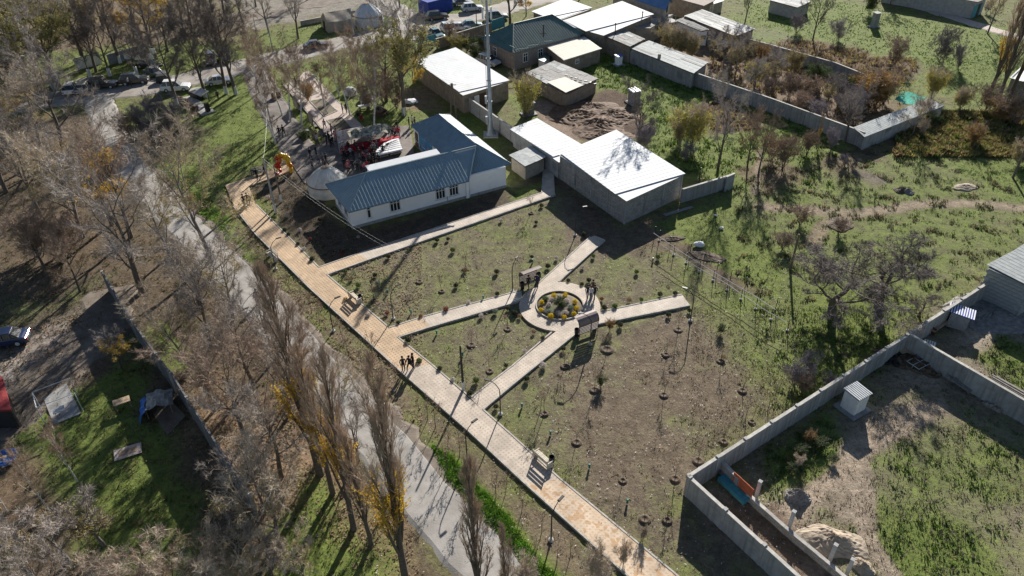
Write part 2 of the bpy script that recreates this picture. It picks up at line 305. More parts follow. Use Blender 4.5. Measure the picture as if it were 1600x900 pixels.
def tile_mat(key, base, dot, ang, cell, base2=None, mott=0.0):
    """small square setts: a field of pale tiles with a darker tile in each cell, laid along ang"""
    m = bpy.data.materials.new(key); m.use_nodes = True; n = m.node_tree.nodes; l = m.node_tree.links; b = n['Principled BSDF']
    b.inputs['Roughness'].default_value = .8
    g = n.new('ShaderNodeNewGeometry'); mp = n.new('ShaderNodeMapping'); mp.inputs['Rotation'].default_value = (0, 0, -ang); l.new(g.outputs['Position'], mp.inputs[0])
    sp = n.new('ShaderNodeSeparateXYZ'); l.new(mp.outputs[0], sp.inputs[0])
    def wave(o, off):
        a = n.new('ShaderNodeMath'); a.operation = 'MULTIPLY'; a.inputs[1].default_value = 2*math.pi/cell; l.new(o, a.inputs[0])
        s_ = n.new('ShaderNodeMath'); s_.operation = 'SINE'; l.new(a.outputs[0], s_.inputs[0])
        t = n.new('ShaderNodeMapRange'); t.inputs[1].default_value = off; t.inputs[2].default_value = off+.25; l.new(s_.outputs[0], t.inputs[0]); return t.outputs[0]
    wx, wy = wave(sp.outputs[0], -.1), wave(sp.outputs[1], -.1)
    mu = n.new('ShaderNodeMath'); mu.operation = 'MULTIPLY'; l.new(wx, mu.inputs[0]); l.new(wy, mu.inputs[1])
    vo = n.new('ShaderNodeTexNoise'); vo.inputs['Scale'].default_value = 1.3; vo.inputs['Detail'].default_value = 6; l.new(mp.outputs[0], vo.inputs['Vector'])
    rb = n.new('ShaderNodeValToRGB'); rb.color_ramp.elements[0].position = .3; rb.color_ramp.elements[1].position = .7
    rb.color_ramp.elements[0].color = (*(base2 or tuple(x*.72 for x in base)), 1); rb.color_ramp.elements[1].color = (*base, 1); l.new(vo.outputs['Fac'], rb.inputs[0])
    mx = n.new('ShaderNodeMix'); mx.data_type = 'RGBA'; l.new(mu.outputs[0], mx.inputs[0]); l.new(rb.outputs[0], mx.inputs[6]); mx.inputs[7].default_value = (*dot, 1)
    out = mx.outputs[2]
    if mott:
        wn = n.new('ShaderNodeTexVoronoi'); wn.inputs['Scale'].default_value = 3.2; l.new(mp.outputs[0], wn.inputs['Vector'])
        rr = n.new('ShaderNodeValToRGB'); rr.color_ramp.elements[0].position = .62; rr.color_ramp.elements[1].position = .68; l.new(wn.outputs['Color'], rr.inputs[0])
        m2 = n.new('ShaderNodeMix'); m2.data_type = 'RGBA'; mm = n.new('ShaderNodeMath'); mm.operation = 'MULTIPLY'; mm.inputs[1].default_value = mott; l.new(rr.outputs[0], mm.inputs[0]); l.new(mm.outputs[0], m2.inputs[0])
        l.new(out, m2.inputs[6]); m2.inputs[7].default_value = (.42, .25, .12, 1); out = m2.outputs[2]
    gn = n.new('ShaderNodeTexNoise'); gn.inputs['Scale'].default_value = .45; gn.inputs['Detail'].default_value = 7; gn.inputs['Roughness'].default_value = .7; l.new(g.outputs['Position'], gn.inputs['Vector'])
    gr_ = n.new('ShaderNodeMapRange'); gr_.inputs[1].default_value = .35; gr_.inputs[2].default_value = .62; gr_.inputs[3].default_value = .74; gr_.inputs[4].default_value = 1.03; l.new(gn.outputs['Fac'], gr_.inputs[0])
    gs = n.new('ShaderNodeVectorMath'); gs.operation = 'SCALE'; l.new(out, gs.inputs[0]); l.new(gr_.outputs[0], gs.inputs['Scale']); out = gs.outputs[0]
    l.new(out, b.inputs['Base Color'])
    bp = n.new('ShaderNodeBump'); bp.inputs['Strength'].default_value = .25; bp.inputs['Distance'].default_value = .02; l.new(mu.outputs[0], bp.inputs['Height']); l.new(bp.outputs[0], b.inputs['Normal'])
    M[key] = m; return m
A_MAIN = R_(-51.4)
tile_mat('tiles_orange', (.58, .43, .28), (.37, .22, .11), A_MAIN, .30)
tile_mat('tiles_cream', (.58, .50, .415), (.43, .34, .26), A_MAIN, .30)
tile_mat('tiles_mottled', (.62, .50, .38), (.50, .37, .24), A_MAIN, .30, (.50, .38, .27), .75)
tile_mat('tiles_orange_cross', (.58, .45, .31), (.42, .25, .12), R_(30), .30)
tile_mat('tiles_cream_cross', (.60, .53, .45), (.47, .38, .30), R_(30), .30)

# ------------------------------------------------------------------ ground: what grows or lies where (own colour, some zones darkened for shade)
def W2(pts): return np.array([P(x, y)[:2] for x, y in pts])
def sdist(X, Y, poly):
    """signed distance to polygon, positive inside"""
    n = len(poly); d = np.full(X.shape, 1e9); ins = np.zeros(X.shape, bool)
    for i in range(n):
        ax, ay = poly[i]; bx, by = poly[(i+1) % n]; ex, ey = bx-ax, by-ay
        t = np.clip(((X-ax)*ex+(Y-ay)*ey)/(ex*ex+ey*ey+1e-9), 0, 1)
        d = np.minimum(d, np.hypot(X-ax-t*ex, Y-ay-t*ey))
        c = ((ay > Y) != (by > Y)) & (X < (bx-ax)*(Y-ay)/((by-ay) if by != ay else 1e-9)+ax); ins ^= c
    return np.where(ins, d, -d)
def linedist(X, Y, pts):
    d = np.full(X.shape, 1e9)
    for i in range(len(pts)-1):
        ax, ay = pts[i]; bx, by = pts[i+1]; ex, ey = bx-ax, by-ay
        t = np.clip(((X-ax)*ex+(Y-ay)*ey)/(ex*ex+ey*ey+1e-9), 0, 1); d = np.minimum(d, np.hypot(X-ax-t*ex, Y-ay-t*ey))
    return d
# (pixel outline, soil colour, how green, soft edge in metres)
ZONES = [
 ([(-300, 240), (150, 170), (240, 330), (400, 480), (560, 700), (760, 1000), (-300, 1000)], (.115, .087, .06), .28, 3),  # wood floor: tree shade is put into the soil colour
 ([(-300, -60), (250, -60), (380, 40), (330, 110), (150, 140), (-300, 160)], (.15, .115, .075), .25, 4),
 ([(-200, 640), (60, 510), (140, 470), (172, 480), (168, 545), (120, 600), (30, 690), (-200, 900)], (.27, .235, .21), .0, 2.5),
 ([(-200, 480), (60, 460), (150, 440), (145, 480), (60, 510), (-100, 600)], (.10, .085, .06), .45, 2),
 ([(0, 660), (120, 600), (190, 540), (215, 600), (330, 800), (400, 900), (260, 960), (120, 840), (0, 740)], (.10, .09, .05), .8, 3),
 ([(-100, 745), (50, 730), (110, 800), (90, 860), (50, 960), (-200, 960)], (.14, .10, .065), .2, 3),
 ([(280, 590), (420, 640), (520, 760), (600, 900), (440, 900), (350, 760)], (.22, .155, .10), .25, 3),
 ([(470, 760), (570, 780), (640, 900), (560, 960), (480, 900)], (.24, .17, .10), .55, 2),
 ([(236, 500), (262, 505), (292, 545), (300, 580), (272, 575), (246, 535)], (.10, .13, .04), .95, 1),
 ([(440, 830), (500, 790), (600, 900), (560, 960), (430, 920)], (.12, .12, .05), .8, 2),
 ([(175, 185), (225, 215), (300, 285), (365, 350), (402, 425), (372, 430), (300, 335), (205, 235)], (.11, .12, .05), .95, 1),
 ([(665, 688), (705, 705), (762, 765), (820, 830), (895, 910), (845, 910), (755, 815), (693, 745)], (.10, .11, .04), 1.0, .5),
 ([(385, 370), (470, 460), (640, 620), (760, 730), (900, 860), (980, 930), (900, 905), (800, 800), (700, 700), (600, 610), (470, 480)], (.17, .135, .09), .35, 1),
 ([(180, 188), (330, 128), (400, 110), (446, 240), (350, 288), (250, 262)], (.12, .11, .055), .72, 2),
 ([(190, 205), (290, 185), (330, 230), (260, 262)], (.10, .085, .055), .30, 3),
 ([(418, 105), (445, 128), (520, 225), (490, 232), (462, 228), (440, 180)], (.12, .10, .05), .78, 1),
 ([(476, 104), (600, 66), (680, 105), (760, 190), (790, 240), (800, 290), (790, 250), (690, 160), (640, 200), (560, 190), (520, 150)], (.14, .125, .06), .72, 1.5),
 ([(560, 165), (690, 120), (700, 165), (640, 178), (600, 150)], (.19, .15, .09), .35, 2),
 ([(-100, 90), (400, 60), (620, 0), (640, 22), (560, 68), (400, 100), (180, 150)], (.12, .11, .05), .62, 3),
 ([(350, -20), (600, -40), (600, 4), (480, 30), (380, 45)], (.22, .20, .17), .25, 3),
 ([(640, -10), (740, 20), (700, 40), (640, 30)], (.12, .12, .05), .7, 1.5),
 ([(450, 235), (540, 215), (640, 235), (660, 270), (520, 290), (470, 290), (440, 262)], (.20, .175, .155), .0, 1),
 ([(395, 290), (470, 268), (480, 300), (510, 335), (551, 365), (792, 296), (858, 268), (862, 300), (700, 352), (505, 418)], (.085, .066, .048), .12, .8),  # bed soil, darkened further to deepen the building's shade
 ([(790, 295), (850, 280), (850, 302), (800, 320)], (.11, .11, .05), .6, 1),
 ([(500, 423), (868, 304), (960, 340), (1090, 470), (1230, 640), (1070, 780), (1190, 930), (1050, 900), (760, 640)], (.155, .128, .09), .47, 1.5),
 ([(960, 520), (1080, 500), (1180, 600), (1090, 700), (1060, 770), (1150, 900), (1040, 880), (900, 760), (880, 620)], (.15, .118, .085), .34, 3),
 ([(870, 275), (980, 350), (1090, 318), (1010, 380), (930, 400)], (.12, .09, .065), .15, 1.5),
 ([(1000, 350), (1150, 290), (1340, 232), (1700, 200), (1700, 360), (1540, 435), (1240, 640), (1160, 560), (1080, 440)], (.155, .135, .085), .60, 2),
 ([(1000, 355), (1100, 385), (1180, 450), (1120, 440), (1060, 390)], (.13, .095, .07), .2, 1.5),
 ([(1040, 345), (1130, 320), (1200, 380), (1230, 460), (1130, 420)], (.14, .12, .06), .72, 2),
 ([(1240, 560), (1300, 440), (1390, 460), (1400, 540), (1330, 600), (1260, 620)], (.12, .11, .05), .82, 2),
 ([(1500, 255), (1600, 250), (1640, 300), (1540, 300)], (.12, .11, .05), .85, 2),
 ([(1330, 262), (1400, 280), (1370, 290)], (.15, .13, .10), .3, 1),
 ([(800, 150), (900, 70), (1010, 80), (1120, 140), (1200, 175), (1340, 225), (1260, 290), (1150, 290), (1070, 275), (960, 200), (880, 230)], (.125, .11, .055), .74, 2),
 ([(840, 165), (880, 150), (960, 143), (1015, 190), (1000, 215), (920, 222), (870, 200)], (.085, .055, .038), .0, 1.5),
 ([(825, 150), (870, 165), (915, 225), (890, 222), (845, 185)], (.24, .18, .14), .05, 1),
 ([(1075, 170), (1125, 152), (1175, 180), (1190, 200), (1110, 212)], (.095, .06, .042), .08, 1.5),
 ([(1140, 260), (1260, 250), (1340, 225), (1420, 230), (1330, 262), (1200, 300)], (.13, .10, .06), .35, 2),
 ([(990, 40), (1110, 60), (1200, 80), (1345, 130), (1400, 160), (1340, 205), (1200, 155), (1090, 110)], (.19, .14, .10), .22, 2),
 ([(1200, 80), (1220, 55), (1330, 75), (1450, 92), (1440, 105), (1400, 128), (1350, 125)], (.13, .085, .05), .12, 2),
 ([(1180, 5), (1300, 0), (1420, 25), (1640, 60), (1640, 150), (1500, 165), (1440, 100), (1330, 70), (1230, 50), (1150, 30)], (.13, .125, .06), .80, 3),
 ([(1150, 55), (1210, 40), (1240, 60), (1200, 72)], (.16, .16, .10), .55, 2),
 ([(1400, 128), (1500, 120), (1470, 160), (1420, 150)], (.14, .13, .07), .6, 2),
 ([(1440, 180), (1640, 170), (1640, 240), (1480, 240), (1380, 215)], (.13, .095, .06), .35, 2),
 ([(1078, 775), (1560, 455), (1800, 640), (1800, 1050), (1300, 1050)], (.225, .185, .14), .46, 1),
 ([(1195, 720), (1290, 655), (1312, 690), (1295, 745), (1215, 752)], (.13, .12, .06), .85, 1),
 ([(1080, 772), (1230, 800), (1260, 850), (1300, 900), (1260, 930)], (.16, .115, .085), .08, 1),
 ([(1340, 700), (1440, 650), (1600, 690), (1600, 800), (1480, 860), (1400, 900), (1370, 820)], (.17, .145, .105), .60, 3),
 ([(1380, 820), (1440, 810), (1530, 830), (1500, 880), (1400, 930)], (.12, .12, .06), .74, 3),
 ([(1345, 660), (1430, 620), (1480, 640), (1400, 680), (1350, 720), (1340, 800), (1325, 800)], (.27, .22, .17), .15, 1.5),
 ([(1415, 600), (1450, 560), (1540, 560), (1600, 650), (1520, 620)], (.30, .25, .19), .2, 1.5),
 ([(1400, 525), (1545, 445), (1640, 500), (1640, 640), (1500, 570)], (.20, .17, .13), .42, 1),
 ([(1535, 450), (1600, 470), (1600, 520), (1540, 490)], (.20, .19, .18), .0, 1),
 ([(1540, 505), (1600, 540), (1600, 600), (1530, 560)], (.15, .13, .07), .75, 1.5),
 ([(1500, 530), (1530, 500), (1560, 515), (1530, 545)], (.33, .28, .22), .05, 1),
]
TRACKS = [([(1190, 322), (1290, 330), (1330, 333), (1400, 325), (1440, 318), (1520, 317), (1640, 328)], 1.0, (.26, .21, .15)),
          ([(1330, 333), (1290, 350), (1270, 380)], .8, (.22, .18, .12)),
          ([(230, 225), (270, 290), (110, 260), (170, 330), (60, 300)], .1, (.2, .15, .1)),
          ([(1330, 700), (1345, 760), (1365, 850), (1400, 900)], .8, (.29, .235, .18)),
          ([(1240, 800), (1310, 740), (1340, 700), (1460, 630)], .8, (.33, .265, .20)),
          ([(1190, 235), (1180, 300)], .5, (.22, .18, .13))]
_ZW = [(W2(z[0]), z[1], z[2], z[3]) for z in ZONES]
_TW = [(W2(t[0]), t[1], t[2]) for t in TRACKS]
def wob(X, Y, s, seed):
    r = np.random.default_rng(seed); o = np.zeros(X.shape)
    for k in range(7):
        a = r.uniform(0, 6.28); f = s*r.uniform(.5, 2.6); o += np.sin((X*math.cos(a)+Y*math.sin(a))*f+r.uniform(0, 6.28)+1.7*np.sin((X*math.sin(a)-Y*math.cos(a))*f*.6))/7
    return o*1.6
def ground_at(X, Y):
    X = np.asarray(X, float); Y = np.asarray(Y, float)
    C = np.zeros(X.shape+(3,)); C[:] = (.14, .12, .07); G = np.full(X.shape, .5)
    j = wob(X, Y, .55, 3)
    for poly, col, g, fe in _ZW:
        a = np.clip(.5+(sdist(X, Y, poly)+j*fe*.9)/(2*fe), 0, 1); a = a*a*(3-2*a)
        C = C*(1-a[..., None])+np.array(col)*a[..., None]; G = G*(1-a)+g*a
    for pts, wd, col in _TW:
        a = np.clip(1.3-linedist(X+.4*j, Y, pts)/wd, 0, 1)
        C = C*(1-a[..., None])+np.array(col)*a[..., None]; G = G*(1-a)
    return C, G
def axis(lo, hi, step, far, n):
    a = np.arange(lo, hi+step/2, step); g = np.geomspace(step, far, n).cumsum(); g = g/g[-1]*far
    return np.concatenate([(lo-g)[::-1], a, hi+g])
gx = axis(-90, 84, .5, 900, 26); gy = axis(18, 186, .5, 1200, 40)
GX, GY = np.meshgrid(gx, gy); n1, n2 = GX.shape
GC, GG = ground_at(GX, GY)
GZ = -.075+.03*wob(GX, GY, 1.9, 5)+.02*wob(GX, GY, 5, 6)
idx = np.arange(n1*n2).reshape(n1, n2)
GF = np.stack([idx[:-1, :-1], idx[:-1, 1:], idx[1:, 1:], idx[1:, :-1]], -1).reshape(-1, 4)
gm = bpy.data.materials.new('ground'); gm.use_nodes = True
n = gm.node_tree.nodes; l = gm.node_tree.links; b = n['Principled BSDF']; b.inputs['Roughness'].default_value = .95; b.inputs['Specular IOR Level'].default_value = .15
at1 = n.new('ShaderNodeAttribute'); at1.attribute_name = 'soil'; at2 = n.new('ShaderNodeAttribute'); at2.attribute_name = 'green'
ge = n.new('ShaderNodeNewGeometry')
def nz(sc, det=6, rg=.6):
    t = n.new('ShaderNodeTexNoise'); t.inputs['Scale'].default_value = sc; t.inputs['Detail'].default_value = det; t.inputs['Roughness'].default_value = rg; l.new(ge.outputs['Position'], t.inputs['Vector']); return t.outputs['Fac']
def mr(v, a, b_, c, d):
    t = n.new('ShaderNodeMapRange'); t.inputs[1].default_value = a; t.inputs[2].default_value = b_; t.inputs[3].default_value = c; t.inputs[4].default_value = d; l.new(v, t.inputs[0]); return t.outputs[0]
def math2(op, a, b_):
    t = n.new('ShaderNodeMath'); t.operation = op
    for i, v in enumerate((a, b_)):
        if isinstance(v, (int, float)): t.inputs[i].default_value = v
        else: l.new(v, t.inputs[i])
    return t.outputs[0]
big, mid, fine, vfine = nz(.22, 8), nz(.9, 8, .7), nz(4.5, 8, .75), nz(22, 3)
sv = n.new('ShaderNodeVectorMath'); sv.operation = 'SCALE'; l.new(at1.outputs['Color'], sv.inputs[0]); l.new(math2('MULTIPLY', math2('MULTIPLY', mr(mid, .3, .7, .62, 1.38), mr(fine, .3, .7, .6, 1.45)), mr(vfine, .3, .7, .8, 1.2)), sv.inputs['Scale'])
gsum = math2('ADD', math2('ADD', math2('MULTIPLY', big, .55), math2('MULTIPLY', mid, .50)), math2('MULTIPLY', fine, .45))   # about .75 on average
gth = math2('SUBTRACT', math2('ADD', gsum, at2.outputs['Fac']), 1.25)
gfac = mr(gth, -.12, .16, 0, 1)
gr = n.new('ShaderNodeValToRGB'); l.new(math2('ADD', math2('MULTIPLY', mid, .5), math2('MULTIPLY', fine, .5)), gr.inputs[0])
e = gr.color_ramp.elements; e[0].position = .36; e[0].color = (.075, .105, .028, 1); e[1].position = .64; e[1].color = (.20, .255, .055, 1)
mx = n.new('ShaderNodeMix'); mx.data_type = 'RGBA'; l.new(math2('MULTIPLY', gfac, .85), mx.inputs[0]); l.new(sv.outputs[0], mx.inputs[6]); l.new(gr.outputs[0], mx.inputs[7])
l.new(mx.outputs[2], b.inputs['Base Color'])
bp = n.new('ShaderNodeBump'); bp.inputs['Strength'].default_value = .9; bp.inputs['Distance'].default_value = .12
l.new(math2('ADD', math2('MULTIPLY', fine, .9), math2('MULTIPLY', vfine, .25)), bp.inputs['Height']); l.new(bp.outputs[0], b.inputs['Normal'])
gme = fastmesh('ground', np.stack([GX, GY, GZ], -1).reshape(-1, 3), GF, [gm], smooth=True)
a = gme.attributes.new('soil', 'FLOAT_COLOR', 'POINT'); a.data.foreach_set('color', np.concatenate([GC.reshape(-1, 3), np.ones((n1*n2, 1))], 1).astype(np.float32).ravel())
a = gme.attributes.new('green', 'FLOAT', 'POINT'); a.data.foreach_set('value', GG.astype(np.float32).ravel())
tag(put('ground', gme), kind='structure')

# ------------------------------------------------------------------ roads, walks, plaza
def smoothline(pts, step=1.5):
    pts = [Vector((p[0], p[1])) for p in pts]; out = []
    for i in range(len(pts)-1):
        p0 = pts[max(i-1, 0)]; p1 = pts[i]; p2 = pts[i+1]; p3 = pts[min(i+2, len(pts)-1)]
        k = max(1, int((p2-p1).length/step))
        for j in range(k):
            t = j/k; out.append(.5*((2*p1)+(p2-p0)*t+(2*p0-5*p1+4*p2-p3)*t*t+(3*p1-p0-3*p2+p3)*t*t*t))
    return out+[pts[-1]]
def ribbon(name, pts, width, z, mat, ragged=.0):
    c = smoothline([P(x, y) for x, y in pts]); V = []; F = []
    for i, p in enumerate(c):
        t = (c[min(i+1, len(c)-1)]-c[max(i-1, 0)]).normalized(); nn = Vector((-t.y, t.x)); wd = width if not callable(width) else width(i/len(c))
        jl, jr = rnd.uniform(-ragged, ragged), rnd.uniform(-ragged, ragged)
        for s in (-1.0, -.96, -.5, 0, .5, .96, 1.0):
            j = (jl if s < 0 else jr) if abs(s) > .9 else 0
            q = p+nn*(wd/2*s+j+(.5*(-1 if s < 0 else 1) if abs(s) == 1 else 0)); V.append((q.x, q.y, z if abs(s) < .9 else z-.01 if abs(s) < 1 else -.14))
    for i in range(len(c)-1):
        for k in range(6): F.append([i*7+k, i*7+k+1, (i+1)*7+k+1, (i+1)*7+k][::-1])
    o = put(name, fastmesh(name, V, F, [mat])); tag(o, kind='structure'); return o
ribbon('street', [(-260, 220), (60, 158), (190, 142), (300, 122), (400, 98), (500, 74), (600, 52), (690, 35), (780, 14), (870, -8), (960, -30)], 7.0, .030, M['street'], .5)
ribbon('side_street', [(655, 62), (640, 30), (600, 5), (560, -30)], 6.0, .026, M['street'], .5)
ribbon('road', [(140, 120), (160, 175), (185, 235), (250, 310), (320, 385), (400, 465), (470, 545), (540, 625), (615, 715), (690, 800), (788, 915), (880, 1030)], 3.7, .034, M['asphalt'], .18)
ribbon('road_shoulder', [(165, 190), (190, 235), (255, 310), (325, 385), (405, 465), (475, 545), (547, 625), (620, 712), (697, 797), (792, 912), (880, 1030)], 4.5, .014, M['dusty'], .5)
ribbon('footpath', [(396, 104), (417, 148), (434, 182), (468, 235), (492, 262)], 4.1, .040, M['footway'], .15)
ribbon('dirt_track', [(-80, 720), (40, 620), (110, 560), (160, 500), (175, 450)], 5.0, .008, M['dusty'], .7)
ribbon('far_lane', [(1380, -8), (1420, 6), (1500, 30), (1560, 48), (1640, 70)], 2.6, .02, M['pale_paving'], .3)
ribbon('far_track', [(330, 38), (420, 22), (500, 5), (560, -12)], 5, .01, M['dusty'], .8)
def sheet(name, px, z, mat, th=None, z0=-.12):
    pts = [P(x, y) for x, y in px]; mb = MB(); mb.prism([(p.x, p.y) for p in pts], z0, z)
    o = mb.build(name, mat); tag(o, kind='structure'); return o
sheet('forecourt', [(455, 255), (500, 222), (520, 210), (556, 200), (640, 196), (648, 245), (600, 262), (520, 285), (505, 300), (475, 285)], .018, M['footway'])
# the tiled main walk and its cross walks
ZP = .10
sheet('tiled_walk', [(352, 290), (423, 266), (452, 257), (456, 267), (389, 292), (400, 321), (497, 419), (605, 512), (672, 570), (627, 580), (485, 450), (400, 365), (366, 322)], ZP, M['tiles_orange'])
sheet('tiled_walk', [(627, 580), (672, 570), (800, 682), (875, 750), (823, 757), (735, 675)], ZP+.002, M['tiles_cream'])
sheet('tiled_walk', [(823, 757), (875, 750), (1052, 897), (1100, 940), (1020, 940), (982, 900)], ZP+.004, M['tiles_mottled'])
sheet('cross_walk', [(497, 419), (560, 398), (575, 406), (509, 430)], ZP-.003, M['tiles_orange_cross'])
sheet('cross_walk', [(560, 398), (847.5, 302.5), (850, 265), (865, 266), (867, 304), (575, 406)], ZP-.005, M['tiles_cream_cross'])
sheet('cross_walk', [(607, 514), (660, 497), (672, 511), (620, 527)], ZP-.003, M['tiles_orange_cross'])
sheet('cross_walk', [(660, 497), (815, 455), (816, 470), (672, 511)], ZP-.005, M['tiles_cream_cross'])
sheet('cross_walk', [(735, 623), (800, 574), (872, 516), (908, 514), (800, 601), (753, 641)], ZP-.005, M['tiles_cream'])
sheet('cross_walk', [(929, 489), (1066, 462), (1077, 477), (932, 506)], ZP-.007, M['tiles_cream_cross'])
sheet('cross_walk', [(838, 447), (922, 372), (929, 369), (944, 375), (872, 444)], ZP-.007, M['tiles_cream'])
RC = P(874.5, 478.5); RO, RI = 3.98, 2.36
def annulus(mb, r0, r1, z0, z1, n=72):
    V = []; F = []
    for r, z in ((r0, z0), (r0, z1), (r1, z1), (r1, z0)): V += [(RC.x+r*math.cos(2*math.pi*k/n), RC.y+r*math.sin(2*math.pi*k/n), z) for k in range(n)]
    for a_, b_ in ((0, 1), (1, 2), (2, 3)):
        for k in range(n): F.append([a_*n+k, a_*n+(k+1) % n, b_*n+(k+1) % n, b_*n+k][::-1])
    mb.add(V, F); return mb
tag(annulus(MB(), RI, RO, -.1, ZP).build('ring_walk', M['tiles_cream']), kind='structure')
tag(annulus(MB(), RI-.1, RI, -.1, ZP+.12).build('ring_kerb', M['kerb']), kind='structure')
mb = MB(); mb.lathe((RC.x, RC.y, 0), [(RI-.1, -.05), (RI-.1, .06), (1.5, .14), (.7, .22), (0.05, .25)], 40); tag(mb.build('flower_bed_soil', M['soil_bed'], smooth=True), kind='structure')
def kerb(px, off=0, wd=.13, z=ZP+.03):
    pts = [P(x, y) for x, y in px]
    mb = MB()
    for a_, b_ in zip(pts, pts[1:]):
        d = (b_-a_); k = max(1, round(d.length/1.0)); ang = math.atan2(d.y, d.x)
        for i in range(k):
            c = a_+d*((i+.5)/k); mb.box((c.x, c.y, z/2-.05), (d.length/k-.015, wd, z+.1), ang)
    return tag(mb.build('kerb', M['kerb']), kind='structure')
kerb([(400.6, 320.5), (498, 418)]); kerb([(511, 430), (606, 511)]); kerb([(621, 527), (674, 570), (735, 622)]); kerb([(755, 641), (800, 681), (875, 749), (1053, 896), (1100, 938)])
kerb([(365, 323), (399, 366), (484, 451), (626, 581), (734, 676), (822, 758), (981, 901), (1019, 940)])
kerb([(498, 418.5), (560, 397), (846.5, 302), (849, 266)]); kerb([(868, 305), (575, 407), (511, 430)]); kerb([(608, 513), (660, 496), (812, 455)]); kerb([(622, 528), (672, 512), (813, 471)])
kerb([(736, 622), (800, 573), (862, 520)]); kerb([(755, 641), (801, 602), (906, 517)]); kerb([(938, 488), (1066, 461)]); kerb([(934, 507), (1078, 478)]); kerb([(841, 444), (922, 371)]); kerb([(873, 441), (945, 376)])
# memorial walk: paving with raised beds
sheet('memorial_walk', [(444, 132), (466, 125), (474, 114), (482, 111), (576, 209), (556, 216), (520, 220)], .062, M['pale_paving'])
for bed in ([(484, 159), (506, 155), (527, 174), (507, 183)], [(511, 189), (534, 184), (555, 206), (534, 214)], [(461, 140), (481, 133), (498, 146), (478, 152)], [(452, 129), (468, 125), (478, 131), (459, 137)]):
    sheet('planting_bed', bed, .11, M['soil_bed'])
    p = [P(x, y) for x, y in bed]; mb = MB()
    for a_, b_ in zip(p, p[1:]+p[:1]):
        d = b_-a_; c = (a_+b_)/2; mb.box((c.x, c.y, .08), (d.length+.1, .12, .13), math.atan2(d.y, d.x))
    tag(mb.build('bed_kerb', M['kerb']), kind='structure')
kerb([(482, 111), (577, 209)], z=.10); kerb([(443, 133), (519, 221)], z=.10)
sheet('yard_slab', [(68, 623), (104, 599), (127, 646), (84, 663)], .03, M['concrete'])
sheet('yard_slab', [(240, 648), (262, 620), (290, 650), (262, 680)], .02, M['dusty'])

# ------------------------------------------------------------------ buildings
def frame2(o, ang):
    u = Vector((math.cos(ang), math.sin(ang), 0)); v = Vector((-u.y, u.x, 0)); return lambda a, b, z=0: Vector((o.x, o.y, 0))+u*a+v*b+Vector((0, 0, z))
def plane_hit(px, py, o, ang):
    """where the sight line through a pixel meets the vertical plane through o along ang: (along, z)"""
    d = Vector(ray(px, py)); nn = Vector((-math.sin(ang), math.cos(ang), 0)); c = Vector((0, 0, HCAM))
    t = (o-c).dot(nn)/d.dot(nn); q = c+d*t; return ((q-o).x*math.cos(ang)+(q-o).y*math.sin(ang), q.z)
def ribbed(mb, a, b, c, d, pitch=.35, hgt_=.035, m=0, th=.05):
    """corrugated sheet over quad a-b (eave) to d-c (ridge); ribs run from eave to ridge, ridge may be shorter (hips)"""
    a, b, c, d = map(Vector, (a, b, c, d)); u = (b-a); Lu = u.length; u.normalize()
    nn = u.cross((d+c)/2-(a+b)/2).normalized()
    if nn.z < 0: nn = -nn
    k = max(2, int(Lu/pitch)); up = ((d+c)/2-(a+b)/2); up -= u*up.dot(u); up.normalize()
    e0 = (d-a).dot(u); e1 = (c-a).dot(u); hh = ((d+c)/2-a).dot(up)
    def top(s):
        # straight up the slope from s until the outline of the quad
        if s < e0: return hh*s/max(e0, 1e-6)
        if s > e1: return hh*(Lu-s)/max(Lu-e1, 1e-6)
        return hh
    V = []; F = []; prof = []
    for i in range(k):
        s0 = i*Lu/k; w_ = Lu/k
        prof += [(s0, 0), (s0+w_*.62, 0), (s0+w_*.70, hgt_), (s0+w_*.92, hgt_)]
    prof.append((Lu, 0))
    for s, h in prof:
        p = a+u*s+nn*h; q = p+up*top(s); V += [p, q]
    for i in range(len(prof)-1): F.append([2*i, 2*i+2, 2*i+3, 2*i+1])
    mb.add(V, F, m)
    mb.add([a-nn*th, b-nn*th, c-nn*th, d-nn*th], [[0, 1, 2, 3]], m)
    mb.add([a, b, b-nn*th, a-nn*th], [[0, 1, 2, 3]], m)
    return mb
def window(parent, F, u, v, z, w_, h_, face, nx=2, nz=2, mat=None, ang=0.0, sill=True):
    """window on wall; F maps (along,out,z) to the world, face = -1 looks to -v"""
    mat = mat or M['frame_white']; org = parent.location
    mb = MB(); mb.off = org
    t = .085
    def bar(cu, cz, du, dz, dep=.07): 
        c = F(cu, v+face*dep/2, cz); mb.box((c.x, c.y, c.z), (du, dep, dz), ang)
    bar(u, z-h_/2, w_+t, t*1.4); bar(u, z+h_/2, w_+t, t*1.4); bar(u-w_/2, z, t*1.4, h_); bar(u+w_/2, z, t*1.4, h_)
    for i in range(1, nx): bar(u-w_/2+w_*i/nx, z, t, h_, .05)
    for i in range(1, nz): bar(u, z-h_/2+h_*i/nz if nz > 2 else z+h_*.17, w_, t, .05)
    wn = mb.build('window', mat, parent)
    g = MB(); g.off = org; c = F(u, v+face*.015, z); g.box((c.x, c.y, c.z), (w_, .03, h_), ang); g.build('pane', M['glass'], wn)
    if sill:
        s = MB(); s.off = org; c = F(u, v+face*.09, z-h_/2-.06); s.box((c.x, c.y, c.z), (w_+.25, .18, .05), ang); s.build('sill', mat, wn)
    return wn
